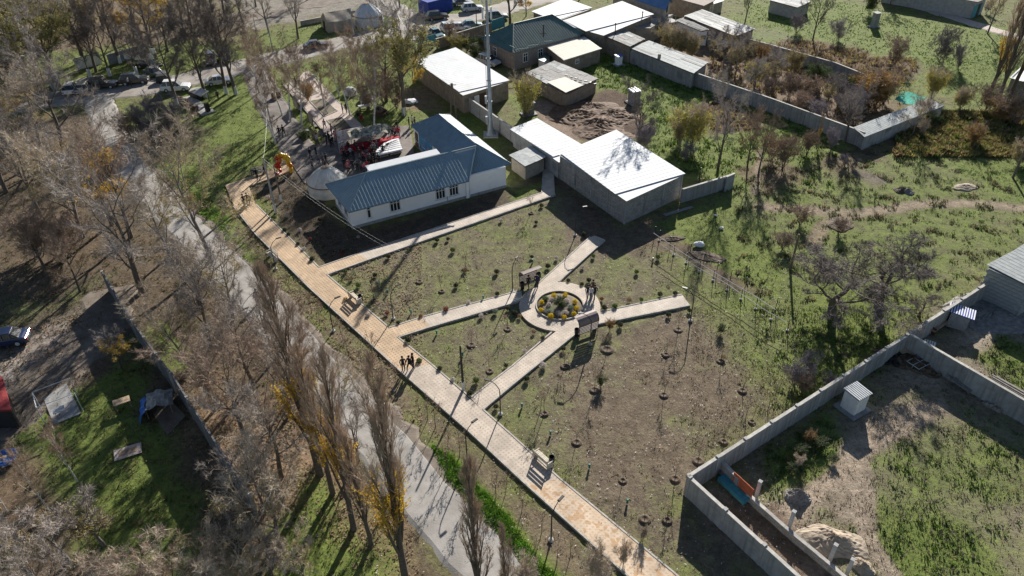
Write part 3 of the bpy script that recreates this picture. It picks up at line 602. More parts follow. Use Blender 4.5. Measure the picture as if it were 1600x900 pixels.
# --- main white building
ANG = R_(28); O = P(551, 357); F = frame2(O, ANG)
hb = thing('community_building', 'long white single-storey building with blue ribbed hip roof beside the tiled walk', 'building', tuple(O))
def part(name, fn, mat, parent, **k):
    mb = MB(); mb.off = parent.location if parent.parent is None else parent.parent.location; fn(mb); return mb.build(name, mat, parent, **k)
EH = 2.85
def wallring(mb, pts, z0, z1, t=.3):
    n_ = len(pts)
    for i in range(n_):
        a_, b_ = Vector((*pts[i][:2], 0)), Vector((*pts[(i+1) % n_][:2], 0)); d = b_-a_; L = d.length
        c = (a_+b_)/2; nrm = Vector((d.y, -d.x, 0))/L
        mb.box((c.x-nrm.x*t/2*0, c.y-nrm.y*t/2*0, (z0+z1)/2), (L+(t-.004 if i % 2 else -t), t, z1-z0), math.atan2(d.y, d.x))
    return mb
foot = [F(.15, .15), F(19.9, .15), F(19.9, 17.2), F(15.1, 17.2), F(15.1, 5.9), F(.15, 5.9)]
part('wall', lambda m: wallring(m, foot, 0, EH-.02), M['white_wall'], hb)
part('plinth', lambda m: wallring(m, foot, -.1, .28, .42), M['concrete'], hb)
part('pier', lambda m: m.box(F(14.65, -.12, EH/2-.05), (.35, .28, EH-.1), ANG), M['white_wall'], hb)
ZR = 5.05
rL, rA = F(3.3, 2.75, ZR), F(17.5, 2.75, ZR)
eFL, eStep, eBL = F(-.4, -1.15, EH), F(14.5, -1.15, EH), F(-.7, 6.6, EH)
rf = part('roof', lambda m: ribbed(m, eFL, F(14.5, -1.15, EH), F(17.45, 2.7, ZR-.02), rL, .42), M['roof_blue'], hb)
part('roof_slope', lambda m: ribbed(m, eBL, eFL, rL, rL+Vector((.01, .01, 0)), .42), M['roof_blue'], rf)
part('roof_slope', lambda m: ribbed(m, F(14.7, 6.6, EH), eBL, rL, F(17.3, 2.8, ZR), .42), M['roof_blue'], rf)
rW = F(17.7, 3.4, ZR+.02); rWb = F(17.7, 14.6, 4.75); hF = [F(14.75, .0, EH+.45), F(20.95, .15, EH)]
part('roof_slope', lambda m: ribbed(m, F(14.62, .35, EH+.02), F(20.95, .35, EH), rW+Vector((.02, 0, 0)), rW, .3), M['roof_blue'], rf)
part('roof_slope', lambda m: ribbed(m, F(20.95, .35, EH), F(20.85, 18.0, EH), rWb, rW, .6, .02), M['roof_white'], rf)
part('roof_slope', lambda m: ribbed(m, F(14.7, 17.6, EH), F(14.7, 3.0, EH+.0), rW, rWb, .6, .02), M['roof_blue_wing'], rf)
part('roof_slope', lambda m: ribbed(m, F(20.85, 18.0, EH), F(14.7, 17.6, EH), rWb, rWb+Vector((.01, 0, 0)), .6, .02), M['roof_blue_wing'], rf)
def caps(m):
    for a_, b_ in ((rL, F(17.45, 2.75, ZR)), (eFL, rL), (eBL, rL), (F(14.62, .35, EH+.02), rW), (F(20.95, .35, EH), rW), (rW, rWb), (rWb, F(20.85, 18, EH)), (rWb, F(14.7, 17.6, EH)), (F(14.5, -1.15, EH), F(17.4, 2.7, ZR))):
        m.tube([a_+Vector((0, 0, .04)), b_+Vector((0, 0, .04))], .065, 5)
part('ridge_cap', caps, M['roof_blue'], rf)
part('fascia', lambda m: [m.tube([a_-Vector((0, 0, .08)), b_-Vector((0, 0, .08))], .06, 4) for a_, b_ in ((eFL, F(14.5, -1.15, EH)), (eBL, eFL), (F(14.62, .35, EH), F(20.95, .35, EH)), (F(20.95, .35, EH), F(20.85, 18, EH)), (F(14.7, 17.6, EH), F(14.7, 6.6, EH)))], M['roof_blue_wing'], hb)
for u_, v_, z_ in ((15.6, 11.5, 3.6), (15.9, 14.6, 3.75), (16.2, 9.3, 3.85), (15.4, 15.8, 3.5)): part('snow_guard', lambda m: m.tube([F(u_, v_, z_), F(u_+.12, v_+1.6, z_)], .03, 4), M['roof_blue'], hb)
part('fill', lambda m: m.prism([F(.2, .2)[:2], F(19.8, .2)[:2], F(19.8, 17.1)[:2], F(15.2, 17.1)[:2], F(15.2, 5.8)[:2], F(.2, 5.8)[:2]], EH-.3, EH-.1), M['wood_dark'], hb).name = 'ceiling'
part('downpipe', lambda m: m.tube([F(14.95, -.12, .1), F(14.95, -.12, EH-.1)], .05, 6), M['frame_white'], hb)
for (x0, x1, y0, y1, nx) in ((574, 579.5, 328, 342, 1), (609.5, 625.5, 316, 332, 3), (681, 695.5, 298, 312.5, 3), (702, 716, 291.5, 307, 3)):
    (ua, za), (ub, zb) = plane_hit(x0, (y0+y1)/2, O, ANG), plane_hit(x1, (y0+y1)/2, O, ANG)
    zt = plane_hit((x0+x1)/2, y0, O, ANG)[1]; zq = plane_hit((x0+x1)/2, y1, O, ANG)[1]
    window(hb, F, (ua+ub)/2, 0, 1.6, ub-ua, 1.55, -1, nx, 2, ang=ANG)
for v_ in (1.6, 4.0): window(hb, lambda a_, b_, z_: F(b_, a_, z_), v_, 0, 1.6, 1.2, 1.3, -1, 2, 2, ang=ANG+math.pi/2)
for v_ in (8.5, 11, 13.6, 16): window(hb, lambda a_, b_, z_: F(15.05+b_-.06, a_, z_), v_, 0, 1.6, 1.1, 1.3, -1, 2, 2, ang=ANG+math.pi/2)
part('mural_panel', lambda m: m.box(F(14.9, 13.2, 1.35), (4.5, .08, 2.2), ANG+math.pi/2), M['mural_blue'], hb)
part('door', lambda m: m.box(F(14.9, 16.4, 1.05), (.95, .09, 2.05), ANG+math.pi/2), M['wood_dark'], hb)
part('vent', lambda m: m.tube([F(12, -.05, .3), F(12, -.05, .9)], .05, 6), M['pole_concrete'], hb)
# white canopy behind the main roof
aw = thing('canopy', 'flat white sheet canopy behind the blue roof over the courtyard', 'canopy', tuple(F(9, 8)))
cw = [P(591, 256, 3.2), P(662, 238, 3.2), P(700, 240, 3.2), P(598, 268, 3.2)]
part('canopy_sheet', lambda m: m.slab([F(4.8, 8.0, 3.3), F(14.3, 8.0, 3.3), F(14.3, 6.75, 3.15), F(4.8, 6.75, 3.15)], .08), M['roof_galv'], aw)
for a_ in (5.0, 9.5, 14.0): part('post', lambda m: m.tube([F(a_, 7.9, 0), F(a_, 7.9, 3.2)], .05, 6), M['metal_pale'], aw)

# --- generic outbuilding: roof corners given as pixels at their heights
def roofed(name, label, cat, corners, zs, wall, roof, th=.12, inset=.25, rib=None, plinth=None, ribdir=0, openings=(), sheets=None):
    """corners: four pixels; zs their heights (roof top)"""
    R4 = [P(x, y, z) for (x, y), z in zip(corners, zs)]
    if sum(R4[i].x*R4[(i+1) % 4].y-R4[(i+1) % 4].x*R4[i].y for i in range(4)) < 0: R4 = R4[::-1]
    c = sum(R4, Vector())/4; base = Vector((c.x, c.y, 0)); t = thing(name, label, cat, tuple(base))
    ins = [p+(c-p).normalized()*inset*1.35 for p in R4]
    for i in range(4):
        a_, b_ = ins[i], ins[(i+1) % 4]
        d = Vector((b_.x-a_.x, b_.y-a_.y, 0)); L = d.length; nn = Vector((-d.y, d.x, 0))/L*.2
        g = .003*(i % 2)
        V = [(a_.x, a_.y, -.1), (b_.x, b_.y, -.1), (b_.x+nn.x, b_.y+nn.y, -.1), (a_.x+nn.x, a_.y+nn.y, -.1), (a_.x, a_.y, a_.z-th), (b_.x, b_.y, b_.z-th), (b_.x+nn.x, b_.y+nn.y, b_.z-th-g), (a_.x+nn.x, a_.y+nn.y, a_.z-th-g)]
        mb = MB(); mb.off = base; mb.add(V, [[3, 2, 1, 0], [4, 5, 6, 7], [0, 1, 5, 4], [1, 2, 6, 5], [2, 3, 7, 6], [3, 0, 4, 7]]); mb.build('wall', wall, t)
    if sheets:
        nu, nv, mats = sheets; rr = random.Random(len(label)*7+nu)
        rp = MB(); rp.off = base; rp.slab([p-Vector((0, 0, .05)) for p in R4], th*.5); ro = rp.build('roof', M['wood_dark'], t)
        k = 0; cache = None
        for i in range(nu):
            for j in range(nv):
                def q(s, v_): return (R4[0]*(1-s)+R4[1]*s)*(1-v_)+(R4[3]*(1-s)+R4[2]*s)*v_
                g = .012/nu; lift = Vector((0, 0, .02+.03*rr.random()+(.02 if (i+j) % 2 else 0)))
                mm = mats[0] if rr.random() < .72 else rr.choice(mats)
                mb = MB(); mb.off = base; mb.slab([q(i/nu+.0015, j/nv+.001)+lift, q((i+1)/nu-.0015, j/nv+.001)+lift, q((i+1)/nu-.0015, (j+1)/nv-.001)+lift+Vector((0, 0, .01)), q(i/nu+.0015, (j+1)/nv-.001)+lift], .03)
                mb.build('sheet', mm, ro)
    else:
        mb = MB(); mb.off = base
        if rib:
            a_, b_, c_, d_ = R4 if ribdir == 0 else (R4[1], R4[2], R4[3], R4[0])
            ribbed(mb, a_, b_, c_, d_, rib*.8, .017, th=th)
        else: mb.slab(R4, th)
        ro = mb.build('roof', roof, t)
    t['_c'] = 0; del t['_c']
    return t, R4, ins, ro
def on_wall(t, p, q, s, z, w_, h_, mat, name='window', nx=2, out=.03, frame=True):
    """opening on the wall from p to q (outside to the right of p->q), at fraction s"""
    d = Vector((q.x-p.x, q.y-p.y, 0)); L = d.length; ang = math.atan2(d.y, d.x); nn = Vector((d.y, -d.x, 0))/L
    Ff = lambda a_, b_, z_: Vector((p.x, p.y, 0))+d/L*a_-nn*b_+Vector((0, 0, z_))
    if name == 'window': return window(t, Ff, L*s, 0, z, w_, h_, -1, nx, 2, mat, ang, sill=False)
    c = Ff(L*s, -out, z); mb = MB(); mb.off = t.location; mb.box(c, (w_, .08, h_), ang); return mb.build(name, mat, t)
# big white-roofed shed on grey block walls
t, R4, ins, ro = roofed('block_shed', 'largest shed with white ribbed roof and tall grey block walls behind the lawn', 'shed', [(872.5, 240), (963, 202.5), (1071, 271), (979, 313)], [3.45, 3.45, 3.3, 3.3], M['block'], M['roof_galv'], rib=.9, ribdir=1)
for i in range(4):
    a_, b_ = ins[i], ins[(i+1) % 4]; d = Vector((b_.x-a_.x, b_.y-a_.y, 0)); L = d.length; ang = math.atan2(d.y, d.x); nn = Vector((d.y, -d.x, 0))/L
    k = round(L/3.1)
    for zz in (1.75,):
        mb = MB(); mb.off = t.location; c = (a_+b_)/2+nn*.02; mb.box((c.x, c.y, zz), (L, .06, .12), ang); mb.build('belt', M['concrete'], t)
    for j in range(k+1):
        c = a_+(b_-a_)*(j/k)+nn*.03; mb = MB(); mb.off = t.location; mb.box((c.x, c.y, 1.55), (.2, .10, 3.1), ang); mb.build('pilaster', M['concrete'], t)
# low wing with white roof
t, R4, ins, ro = roofed('low_shed', 'low white-roofed wing adjoining the big block shed', 'shed', [(798, 201), (839, 184.5), (915, 229), (873.5, 252.5)], [2.5, 2.5, 2.45, 2.45], M['concrete'], M['roof_galv'], rib=.9, ribdir=1)
t, R4, ins, ro = roofed('small_shed', 'small shed with grey sheet roof at the end of the side walk', 'shed', [(795, 242.5), (830, 228), (854, 245.5), (820.3, 260.4)], [2.0, 2.0, 1.95, 1.95], M['cream_wall'], None, sheets=(4, 3, [M['slate_blue'], M['slate_light']]))
t, R4, ins, ro = roofed('garage_shed', 'long shed with broad white roof beside the tall mast', 'shed', [(646, 94), (712, 74), (797, 125.5), (723.4, 148)], [3.1, 3.1, 3.0, 3.0], M['mud_wall'], M['roof_galv'], rib=.9, ribdir=1)
i0 = min(range(4), key=lambda i: (proj(ins[i])[1]+proj(ins[(i+1) % 4])[1])*-1+abs(0)) 
def facing(ins):
    """index of the wall whose ends are lowest and rightmost in the photograph"""
    best = None
    for i in range(4):
        a_, b_ = proj(ins[i]), proj(ins[(i+1) % 4])
        s = (a_[1]+b_[1])/2+.35*(a_[0]+b_[0])/2
        if best is None or s > best[0]: best = (s, i)
    return best[1]
i = facing(ins); a_, b_ = ins[i], ins[(i+1) % 4]
on_wall(t, a_, b_, .42, 1.1, 2.2, 2.2, M['wood_dark'], 'doorway')
on_wall(t, a_, b_, .28, 1.1, .9, 2.1, M['frame_white'], 'door', out=.12)
t, R4, ins, ro = roofed('annex', 'annex with cream ribbed roof attached to the green-roofed house', 'shed', [(852.4, 72), (913, 55.5), (941, 75.5), (881, 94)], [2.6, 2.6, 2.5, 2.5], M['mud_wall'], M['roof_cream'], rib=.8, ribdir=0)
i = facing(ins); on_wall(t, ins[i], ins[(i+1) % 4], .35, 1.5, .8, .7, M['frame_white'])
t, R4, ins, ro = roofed('slate_shed', 'square mud-brick shed with patched grey slate roof', 'shed', [(821, 114), (866, 95), (935, 122.5), (885, 147)], [2.4, 2.4, 2.3, 2.3], M['mud_wall'], None, sheets=(7, 5, [M['slate'], M['slate_light'], M['slate_blue']]))
pz = [P(x, y, 2.42) for x, y in ((855, 129), (883, 121), (911, 134), (884, 145.5))]
mb = MB(); mb.off = t.location; mb.slab([p+Vector((0, 0, .10)) for p in pz], .04); mb.build('roof_patch', M['roof_cream'], t)
for k in range(7):
    p = P(885+k*7.5, 119+k*2.2, 2.5); mb = MB(); mb.off = t.location; mb.box((p.x, p.y, 2.62), (.5, .25, .14), rnd.uniform(0, 3)); mb.build('brick', M['metal_dark'], t)
# long sheds above the garden wall
t, R4, ins, ro = roofed('slate_shed', 'dark slate-roofed mud-brick shed joined to the end of the long grey shed', 'shed', [(941, 55), (972, 45), (1008, 61), (984.5, 73)], [2.9, 2.9, 2.9, 2.9], M['mud_wall'], None, sheets=(6, 3, [M['slate'], M['slate'], M['slate_blue']]))
i = facing(ins)
t, R4, ins, ro = roofed('slate_shed', 'long low shed with corrugated grey slate roof above the garden wall', 'shed', [(984, 75), (1014, 63.5), (1107, 97.5), (1084, 115)], [2.55, 2.55, 2.5, 2.5], M['concrete'], None, sheets=(9, 3, [M['slate_blue'], M['slate_light'], M['slate']]))
p = P(1030, 90, 2.6); mb = MB(); mb.off = t.location; mb.box((p.x, p.y, 2.85), (.45, .45, .7)); mb.build('chimney', M['mud_wall'], t)
t, R4, ins, ro = roofed('slate_shed', 'broad weathered slate-roofed barn at the far edge of the orchard', 'barn', [(1069, 25), (1097, 15), (1180, 45), (1149, 57)], [3.2, 3.2, 3.0, 3.0], M['mud_wall'], None, sheets=(11, 4, [M['slate_light'], M['slate'], M['slate_white']]))
t, R4, ins, ro = roofed('lean_to', 'whitewashed lean-to with slate roof below the weathered barn', 'shed', [(1055, 32), (1068, 27.5), (1108, 46), (1096, 49)], [2.7, 2.9, 2.9, 2.6], M['white_wall'], None, sheets=(5, 2, [M['slate'], M['slate_light']]))
i = facing(ins); on_wall(t, ins[i], ins[(i+1) % 4], .5, 1.4, .7, .6, M['metal_dark'])
t, R4, ins, ro = roofed('lean_to', 'low brown-roofed lean-to with blue tarp at its right end', 'shed', [(1096, 47), (1108, 43), (1147, 59), (1132, 63)], [2.1, 2.3, 2.3, 2.0], M['brick_grey'], None, sheets=(5, 2, [M['slate_brown'], M['slate']]))
mb = MB(); q = [P(1126, 66, 1.9), P(1134, 58, 2.2), P(1146, 60, 2.2), P(1143, 70, 1.2)]; mb.slab(q, .04); tag(mb.build('blue_tarp', M['turquoise']), 'blue sheet hanging at the end of the brown lean-to', 'tarp')
t, R4, ins, ro = roofed('end_shed', 'narrow shed with pale sheet roof closing the right end of the orchard', 'shed', [(1336, 200), (1450, 152.5), (1476, 165), (1351, 214)], [2.2, 2.2, 1.9, 1.9], M['concrete'], M['slate_blue'], rib=.6, ribdir=0)
# large white-roofed barns, top centre
t, R4, ins, ro = roofed('white_barn', 'far white-roofed barn behind the green-roofed house', 'barn', [(831, 17.5), (884, -3), (926, 12), (868, 33)], [3.4, 3.4, 3.4, 3.4], M['mud_wall'], M['roof_galv'], rib=1.0, ribdir=1)
t, R4, ins, ro = roofed('white_barn', 'large white-roofed barn between green-roofed and royal-blue-roofed houses', 'barn', [(869, 34), (972, 1.5), (1022, 22), (943, 54.5)], [3.4, 4.3, 4.3, 3.4], M['mud_wall'], M['roof_galv'], rib=1.0, ribdir=1)
for px_, py_, h_ in ((961, 52, 1.8), (1003, 34, 1.9)):
    p = P(px_, py_, 3.2); mb = MB(); mb.tube([(p.x, p.y, 3.1), (p.x, p.y, 3.1+h_)], .09, 6); mb.lathe((p.x, p.y, 3.1+h_), [(.14, -.15), (.16, 0), (.02, .12)], 8); mb.off = t.location
    mm = MB(); mm.off = t.location; mm.tube([(p.x, p.y, 3.1), (p.x, p.y, 3.1+h_)], .09, 6); mm.lathe((p.x, p.y, 3.1+h_), [(.14, -.15), (.16, 0), (.02, .12)], 8); mm.build('flue', M['metal_dark'], t)
# gabled / hipped houses
def gable_house(name, label, corners, ze, zr, wall, roof, along=0, over=.4, rib=.6, wins=(), hip=False, halfhip=0.0):
    """corners px at eave height in order; ridge parallel to edge 0-1 when along=0"""
    R4 = [P(x, y, ze) for x, y in corners]
    if sum(R4[i].x*R4[(i+1) % 4].y-R4[(i+1) % 4].x*R4[i].y for i in range(4)) < 0: R4 = R4[::-1]; along = along
    if along: R4 = R4[1:]+R4[:1]
    c = sum(R4, Vector())/4; base = Vector((c.x, c.y, 0)); t = thing(name, label, 'house', tuple(base))
    m0, m1 = (R4[3]+R4[0])/2, (R4[1]+R4[2])/2; ax = (m1-m0).normalized(); hw = (R4[3]-R4[0]).length/2
    k = (hw*halfhip if hip else 0); r0 = m0+ax*k; r1 = m1-ax*k; r0.z = r1.z = zr
    rf_ = MB(); rf_.off = base; ribbed(rf_, R4[0], R4[1], r1, r0, rib); ro = rf_.build('roof', roof, t)
    mb = MB(); mb.off = base; ribbed(mb, R4[2], R4[3], r0, r1, rib); mb.build('roof_slope', roof, ro)
    if hip:
        for e_ in ((R4[3], R4[0], r0), (R4[1], R4[2], r1)):
            mb = MB(); mb.off = base; ribbed(mb, e_[0], e_[1], e_[2], e_[2]+Vector((.01, 0, 0)), rib); mb.build('roof_slope', roof, ro)
    mb = MB(); mb.off = base
    for e_ in ((r0, r1),)+(((R4[0], r0), (R4[3], r0), (R4[1], r1), (R4[2], r1)) if hip else ()): mb.tube([e_[0]+Vector((0, 0, .05)), e_[1]+Vector((0, 0, .05))], .07, 5)
    mb.build('ridge_cap', roof, ro)
    ins = [p+(c-p).normalized()*over*1.4 for p in R4]
    for i in range(4):
        a_, b_ = ins[i], ins[(i+1) % 4]; d = Vector((b_.x-a_.x, b_.y-a_.y, 0)); L = d.length; nn = Vector((-d.y, d.x, 0))/L*.25
        mb = MB(); mb.off = base; e = ze-.1
        mb.prism([(a_.x, a_.y), (b_.x, b_.y), (b_.x+nn.x, b_.y+nn.y), (a_.x+nn.x, a_.y+nn.y)], -.1, e-.004*i)
        if not hip and i in (1, 3):
            mm = (a_+b_)/2; mb.add([(a_.x, a_.y, e), (b_.x, b_.y, e), (mm.x, mm.y, zr-.15), (a_.x+nn.x, a_.y+nn.y, e), (b_.x+nn.x, b_.y+nn.y, e), (mm.x+nn.x, mm.y+nn.y, zr-.15)], [[0, 1, 2], [5, 4, 3], [1, 4, 5, 2], [3, 0, 2, 5]])
        mb.build('wall', wall, t)
    return t, R4, ins, ro
t, R4, ins, ro = gable_house('hip_roof_house', 'brick house with dark green hipped metal roof behind the mast', [(750.5, 60), (801.5, 83.5), (912, 53), (862, 33)], 3.0, 6.0, M['brick_far'], M['roof_green'], along=1, hip=True, halfhip=.75, rib=.5)
for i in range(4):
    a_, b_ = ins[i], ins[(i+1) % 4]
    if (b_-a_).x > .5 and abs((b_-a_).x) > abs((b_-a_).y)*.4 and proj((a_+b_)/2)[1] > 60:
        for s in (.16, .38): on_wall(t, a_, b_, s, 1.6, 1.0, 1.5, M['frame_white'])
    else: on_wall(t, a_, b_, .5, 1.6, 1.0, 1.5, M['frame_white'])
p = P(849, 58, 4); mb = MB(); mb.off = t.location; mb.tube([(p.x, p.y, 4), (p.x, p.y, 6.2)], .1, 6); mb.tube([(p.x-.6, p.y, 4.6), (p.x+.6, p.y, 4.6)], .05, 4); mb.build('flue', M['metal_dark'], t)
for k in range(10):
    mb = MB(); mb.off = t.location
    p = P(779+(k % 2)*6+(k//2)*17 if k < 4 else 812+(k-4)*9, 62+(k % 2)*3+(k//2)*9 if k < 4 else 76-(k-4)*2.8+(k % 2)*2, 3.8); mb.box((p.x, p.y, 3.72 if k > 3 else 3.8), (1.3, .06, .14), R_(30) if k > 3 else R_(-60)); mb.build('snow_guard', M['roof_green'], t)
t, R4, ins, ro = roofed('porch', 'small porch with green lid beside the annex', 'porch', [(839, 92), (850, 84), (861, 87), (850, 97)], [1.6, 1.6, 1.5, 1.5], M['white_wall'], M['roof_green'])
t, R4, ins, ro = gable_house('gable_house', 'house with royal blue roof and a balcony end at the top of the scene', [(955, -12), (1040, 16), (1052, 5), (985, -20)], 4.6, 6.4, M['cream_wall'], M['roof_royal'], rib=.7)
for i in range(4):
    a_, b_ = ins[i], ins[(i+1) % 4]
    if (b_-a_).y > 0 and (b_-a_).x > 0 or i == 1: on_wall(t, a_, b_, .4, 1.7, .9, 1.5, M['frame_white']); on_wall(t, a_, b_, .45, 4.2, .8, 1.2, M['metal_dark'])
p = P(1036, 34, 2.7); mb = MB(); mb.off = t.location; mb.box((p.x, p.y, 2.6), (5.5, 2.2, .18), R_(25)); mb.build('balcony', M['concrete_light'], t)
mb = MB(); mb.off = t.location
for k in range(6): q = p+Vector((-2.5+k, -1.35+.43*k, 0)); mb.tube([(q.x, q.y, 2.6), (q.x, q.y, 3.6)], .04, 4)
mb.tube([(p.x-2.5, p.y-1.35, 3.6), (p.x+2.5, p.y+.8, 3.6)], .04, 4); mb.build('railing', M['metal_pale'], t)
t, R4, ins, ro = roofed('flat_roof_room', 'cream walled ground-floor room under dark tar roof beside the royal-blue-roofed house', 'building', [(973, 42), (1010, 27), (1052, 22), (1016, 44)], [2.9, 2.9, 2.9, 2.9], M['cream_wall'], M['slate'])
i = facing(ins); on_wall(t, ins[i], ins[(i+1) % 4], .25, 1.6, .7, .8, M['frame_white']); on_wall(t, ins[i], ins[(i+1) % 4], .6, 1.6, .7, .8, M['frame_white'])
t, R4, ins, ro = roofed('far_house', 'grey house with white barred window at the top edge', 'house', [(1030, -10), (1045, -16), (1118, 0), (1100, 9)], [3.4, 3.4, 3.4, 3.4], M['mud_wall'], M['slate_brown'])
i = facing(ins); on_wall(t, ins[i], ins[(i+1) % 4], .85, 1.8, 1.2, 1.3, M['frame_white'], nx=3)
t, R4, ins, ro = roofed('garage', 'pale-lidded low garage at the top edge beside the grey house', 'shed', [(1104, -2), (1120, -6), (1132, 1), (1116, 6)], [2.4, 2.4, 2.3, 2.3], M['cream_wall'], M['roof_white'])
t, R4, ins, ro = roofed('slate_shed', 'low concrete shed with slate top above the brown plot', 'shed', [(1201, 0), (1228, -8), (1268, 2), (1246, 12)], [2.4, 2.4, 2.3, 2.3], M['concrete_light'], None, sheets=(5, 2, [M['slate_light'], M['slate']]))
t, R4, ins, ro = roofed('far_house', 'long light grey house with teal gates at the top right', 'house', [(1380, -22), (1410, -30), (1545, -4), (1528, 3)], [3.2, 3.2, 3.2, 3.2], M['concrete_light'], M['slate_brown'])
i = facing(ins); a_, b_ = ins[i], ins[(i+1) % 4]
for s, mt_, w_ in ((.30, 'teal', 3), (.5, 'wood_dark', 1.2), (.56, 'teal', 1.6)): on_wall(t, a_, b_, s, 1.2, w_, 2.4, M[mt_], 'gate')
t, R4, ins, ro = roofed('brick_house', 'grey brick house with pale roof at the right edge', 'house', [(1543.5, 417), (1612, 372), (1680, 410), (1612, 449)], [3.6, 3.6, 3.5, 3.5], M['brick_grey'], M['slate_blue'], rib=.7, inset=.15)
for i in range(4):
    a_, b_ = ins[i], ins[(i+1) % 4]; d = Vector((b_.x-a_.x, b_.y-a_.y, 0)); L = d.length; ang = math.atan2(d.y, d.x); nn = Vector((d.y, -d.x, 0))/L
    if proj((a_+b_)/2)[1] < proj(Vector((t.location.x, t.location.y, 3)))[1]: continue
    nb = int(L/.62)
    me0 = None
    for r in range(9):
        for k in range(nb):
            c = a_+(b_-a_)*((k+.5+(.25 if r % 2 else -.25))/nb)+nn*.012; zz = .2+r*.36
            if me0 is None:
                mb = MB(); mb.box((0, 0, 0), (.59, .05, .33), 0); o_ = mb.build('brick', M['brick_grey'], t); me0 = o_.data; o_.location = c-t.location; o_.location.z = zz; o_.rotation_euler = (0, 0, ang)
            elif k < nb-1 or not r % 2: put('brick', me0, t, (c.x-t.location.x, c.y-t.location.y, zz), (0, 0, ang))
t, R4, ins, ro = roofed('slatted_hut', 'hut with bright blue-white roof at the right edge below the poplars', 'shed', [(1578, 120), (1596, 103), (1650, 112), (1640, 138)], [2.2, 2.2, 2.2, 2.2], M['wood_grey'], M['metal_pale'], rib=.4, ribdir=1)
t, R4, ins, ro = roofed('red_kiosk', 'red kiosk with white edge at the left border', 'kiosk', [(-60, 640), (-20, 575), (4, 590), (17, 640)], [2.4, 2.4, 2.3, 2.3], M['metal_dark'], M['red_roof'], th=.2)
t, R4, ins, ro = roofed('green_roof_hut', 'hut with dark teal roof at the far left border', 'hut', [(-50, 90), (-30, 60), (8, 66), (20, 84)], [2.8, 3.2, 3.2, 2.8], M['wood_dark'], M['roof_green'])
t, R4, ins, ro = roofed('blue_stall', 'royal blue tarpaulin stall at the top by the crossroads', 'stall', [(650, -3), (690, -12), (709, -6), (668, 4)], [2.8, 2.8, 2.8, 2.8], M['tarp_royal'], M['tarp_royal'])
t, R4, ins, ro = roofed('van_body', 'lavender box trailer parked beyond the car row on the left', 'trailer', [(66, 112), (82, 105), (91, 115), (76, 122)], [2.4, 2.4, 2.4, 2.4], M['tarp_grey'], M['poly_grey'])
t.name = 'box_trailer'
# outhouses
def outhouse(name, label, base, top, w_, d_, ang, wall, roof, slats=8, cat='outhouse'):
    h = hgt(*base, top); p = P(*base); t = thing(name, label, cat, (p.x, p.y, 0), ang)
    for s in (-1, 1):
        MB().box((0, s*d_/2, h/2), (w_, .06, h)).build('wall', wall, t)
        for k in range(4): MB().box((-w_/2+(k+.5)*w_/4, s*(d_/2+.045), h/2), (w_/4-.03, .03, h-.05)).build('plank', wall, t)
        MB().box((s*w_/2, 0, h/2), (.06, d_-.07, h-.005)).build('wall', wall, t)
    ro = MB().box((0, 0, h+.05), (w_+.3, d_+.3, .06), rx=R_(4)).build('roof', roof, t)
    for k in range(slats): MB().box((-(w_+.3)/2+(k+.5)*(w_+.3)/slats, 0, h+.10), ((w_+.3)/slats*.5, d_+.32, .05), rx=R_(4)).build('batten', M['metal_pale'], ro)
    MB().box((0, 0, .04), (w_+.8, d_+.8, .14)).build('base_slab', M['concrete'], t)
    return t
outhouse('outhouse', 'white outhouse with striped metal roof inside the walled yard', (1331, 638), 612, 1.35, 1.25, R_(30), M['frame_white'], M['metal_grey'])
outhouse('outhouse', 'small pale blue box toilet on the green plot behind the sheds', (990, 160), 141, 1.3, 1.3, R_(28), M['poly_grey'], M['roof_galv'], 3)
outhouse('booth', 'narrow red and white booth with blue lid below the long shed', (966, 101), 87, .9, .9, R_(28), M['white_wall'], M['tarp_blue'], 0, 'booth')
outhouse('brick_stub', 'grey concrete stub block standing alone on the far meadow', (1365, 42), 20, 1.0, .9, R_(20), M['concrete'], M['concrete_light'], 0, 'block')
outhouse('well_box', 'dark round-topped box beside the yellow tree near the big shed', (826, 178), 160, 1.5, .9, R_(20), M['wood_grey'], M['wood_dark'], 0, 'box')

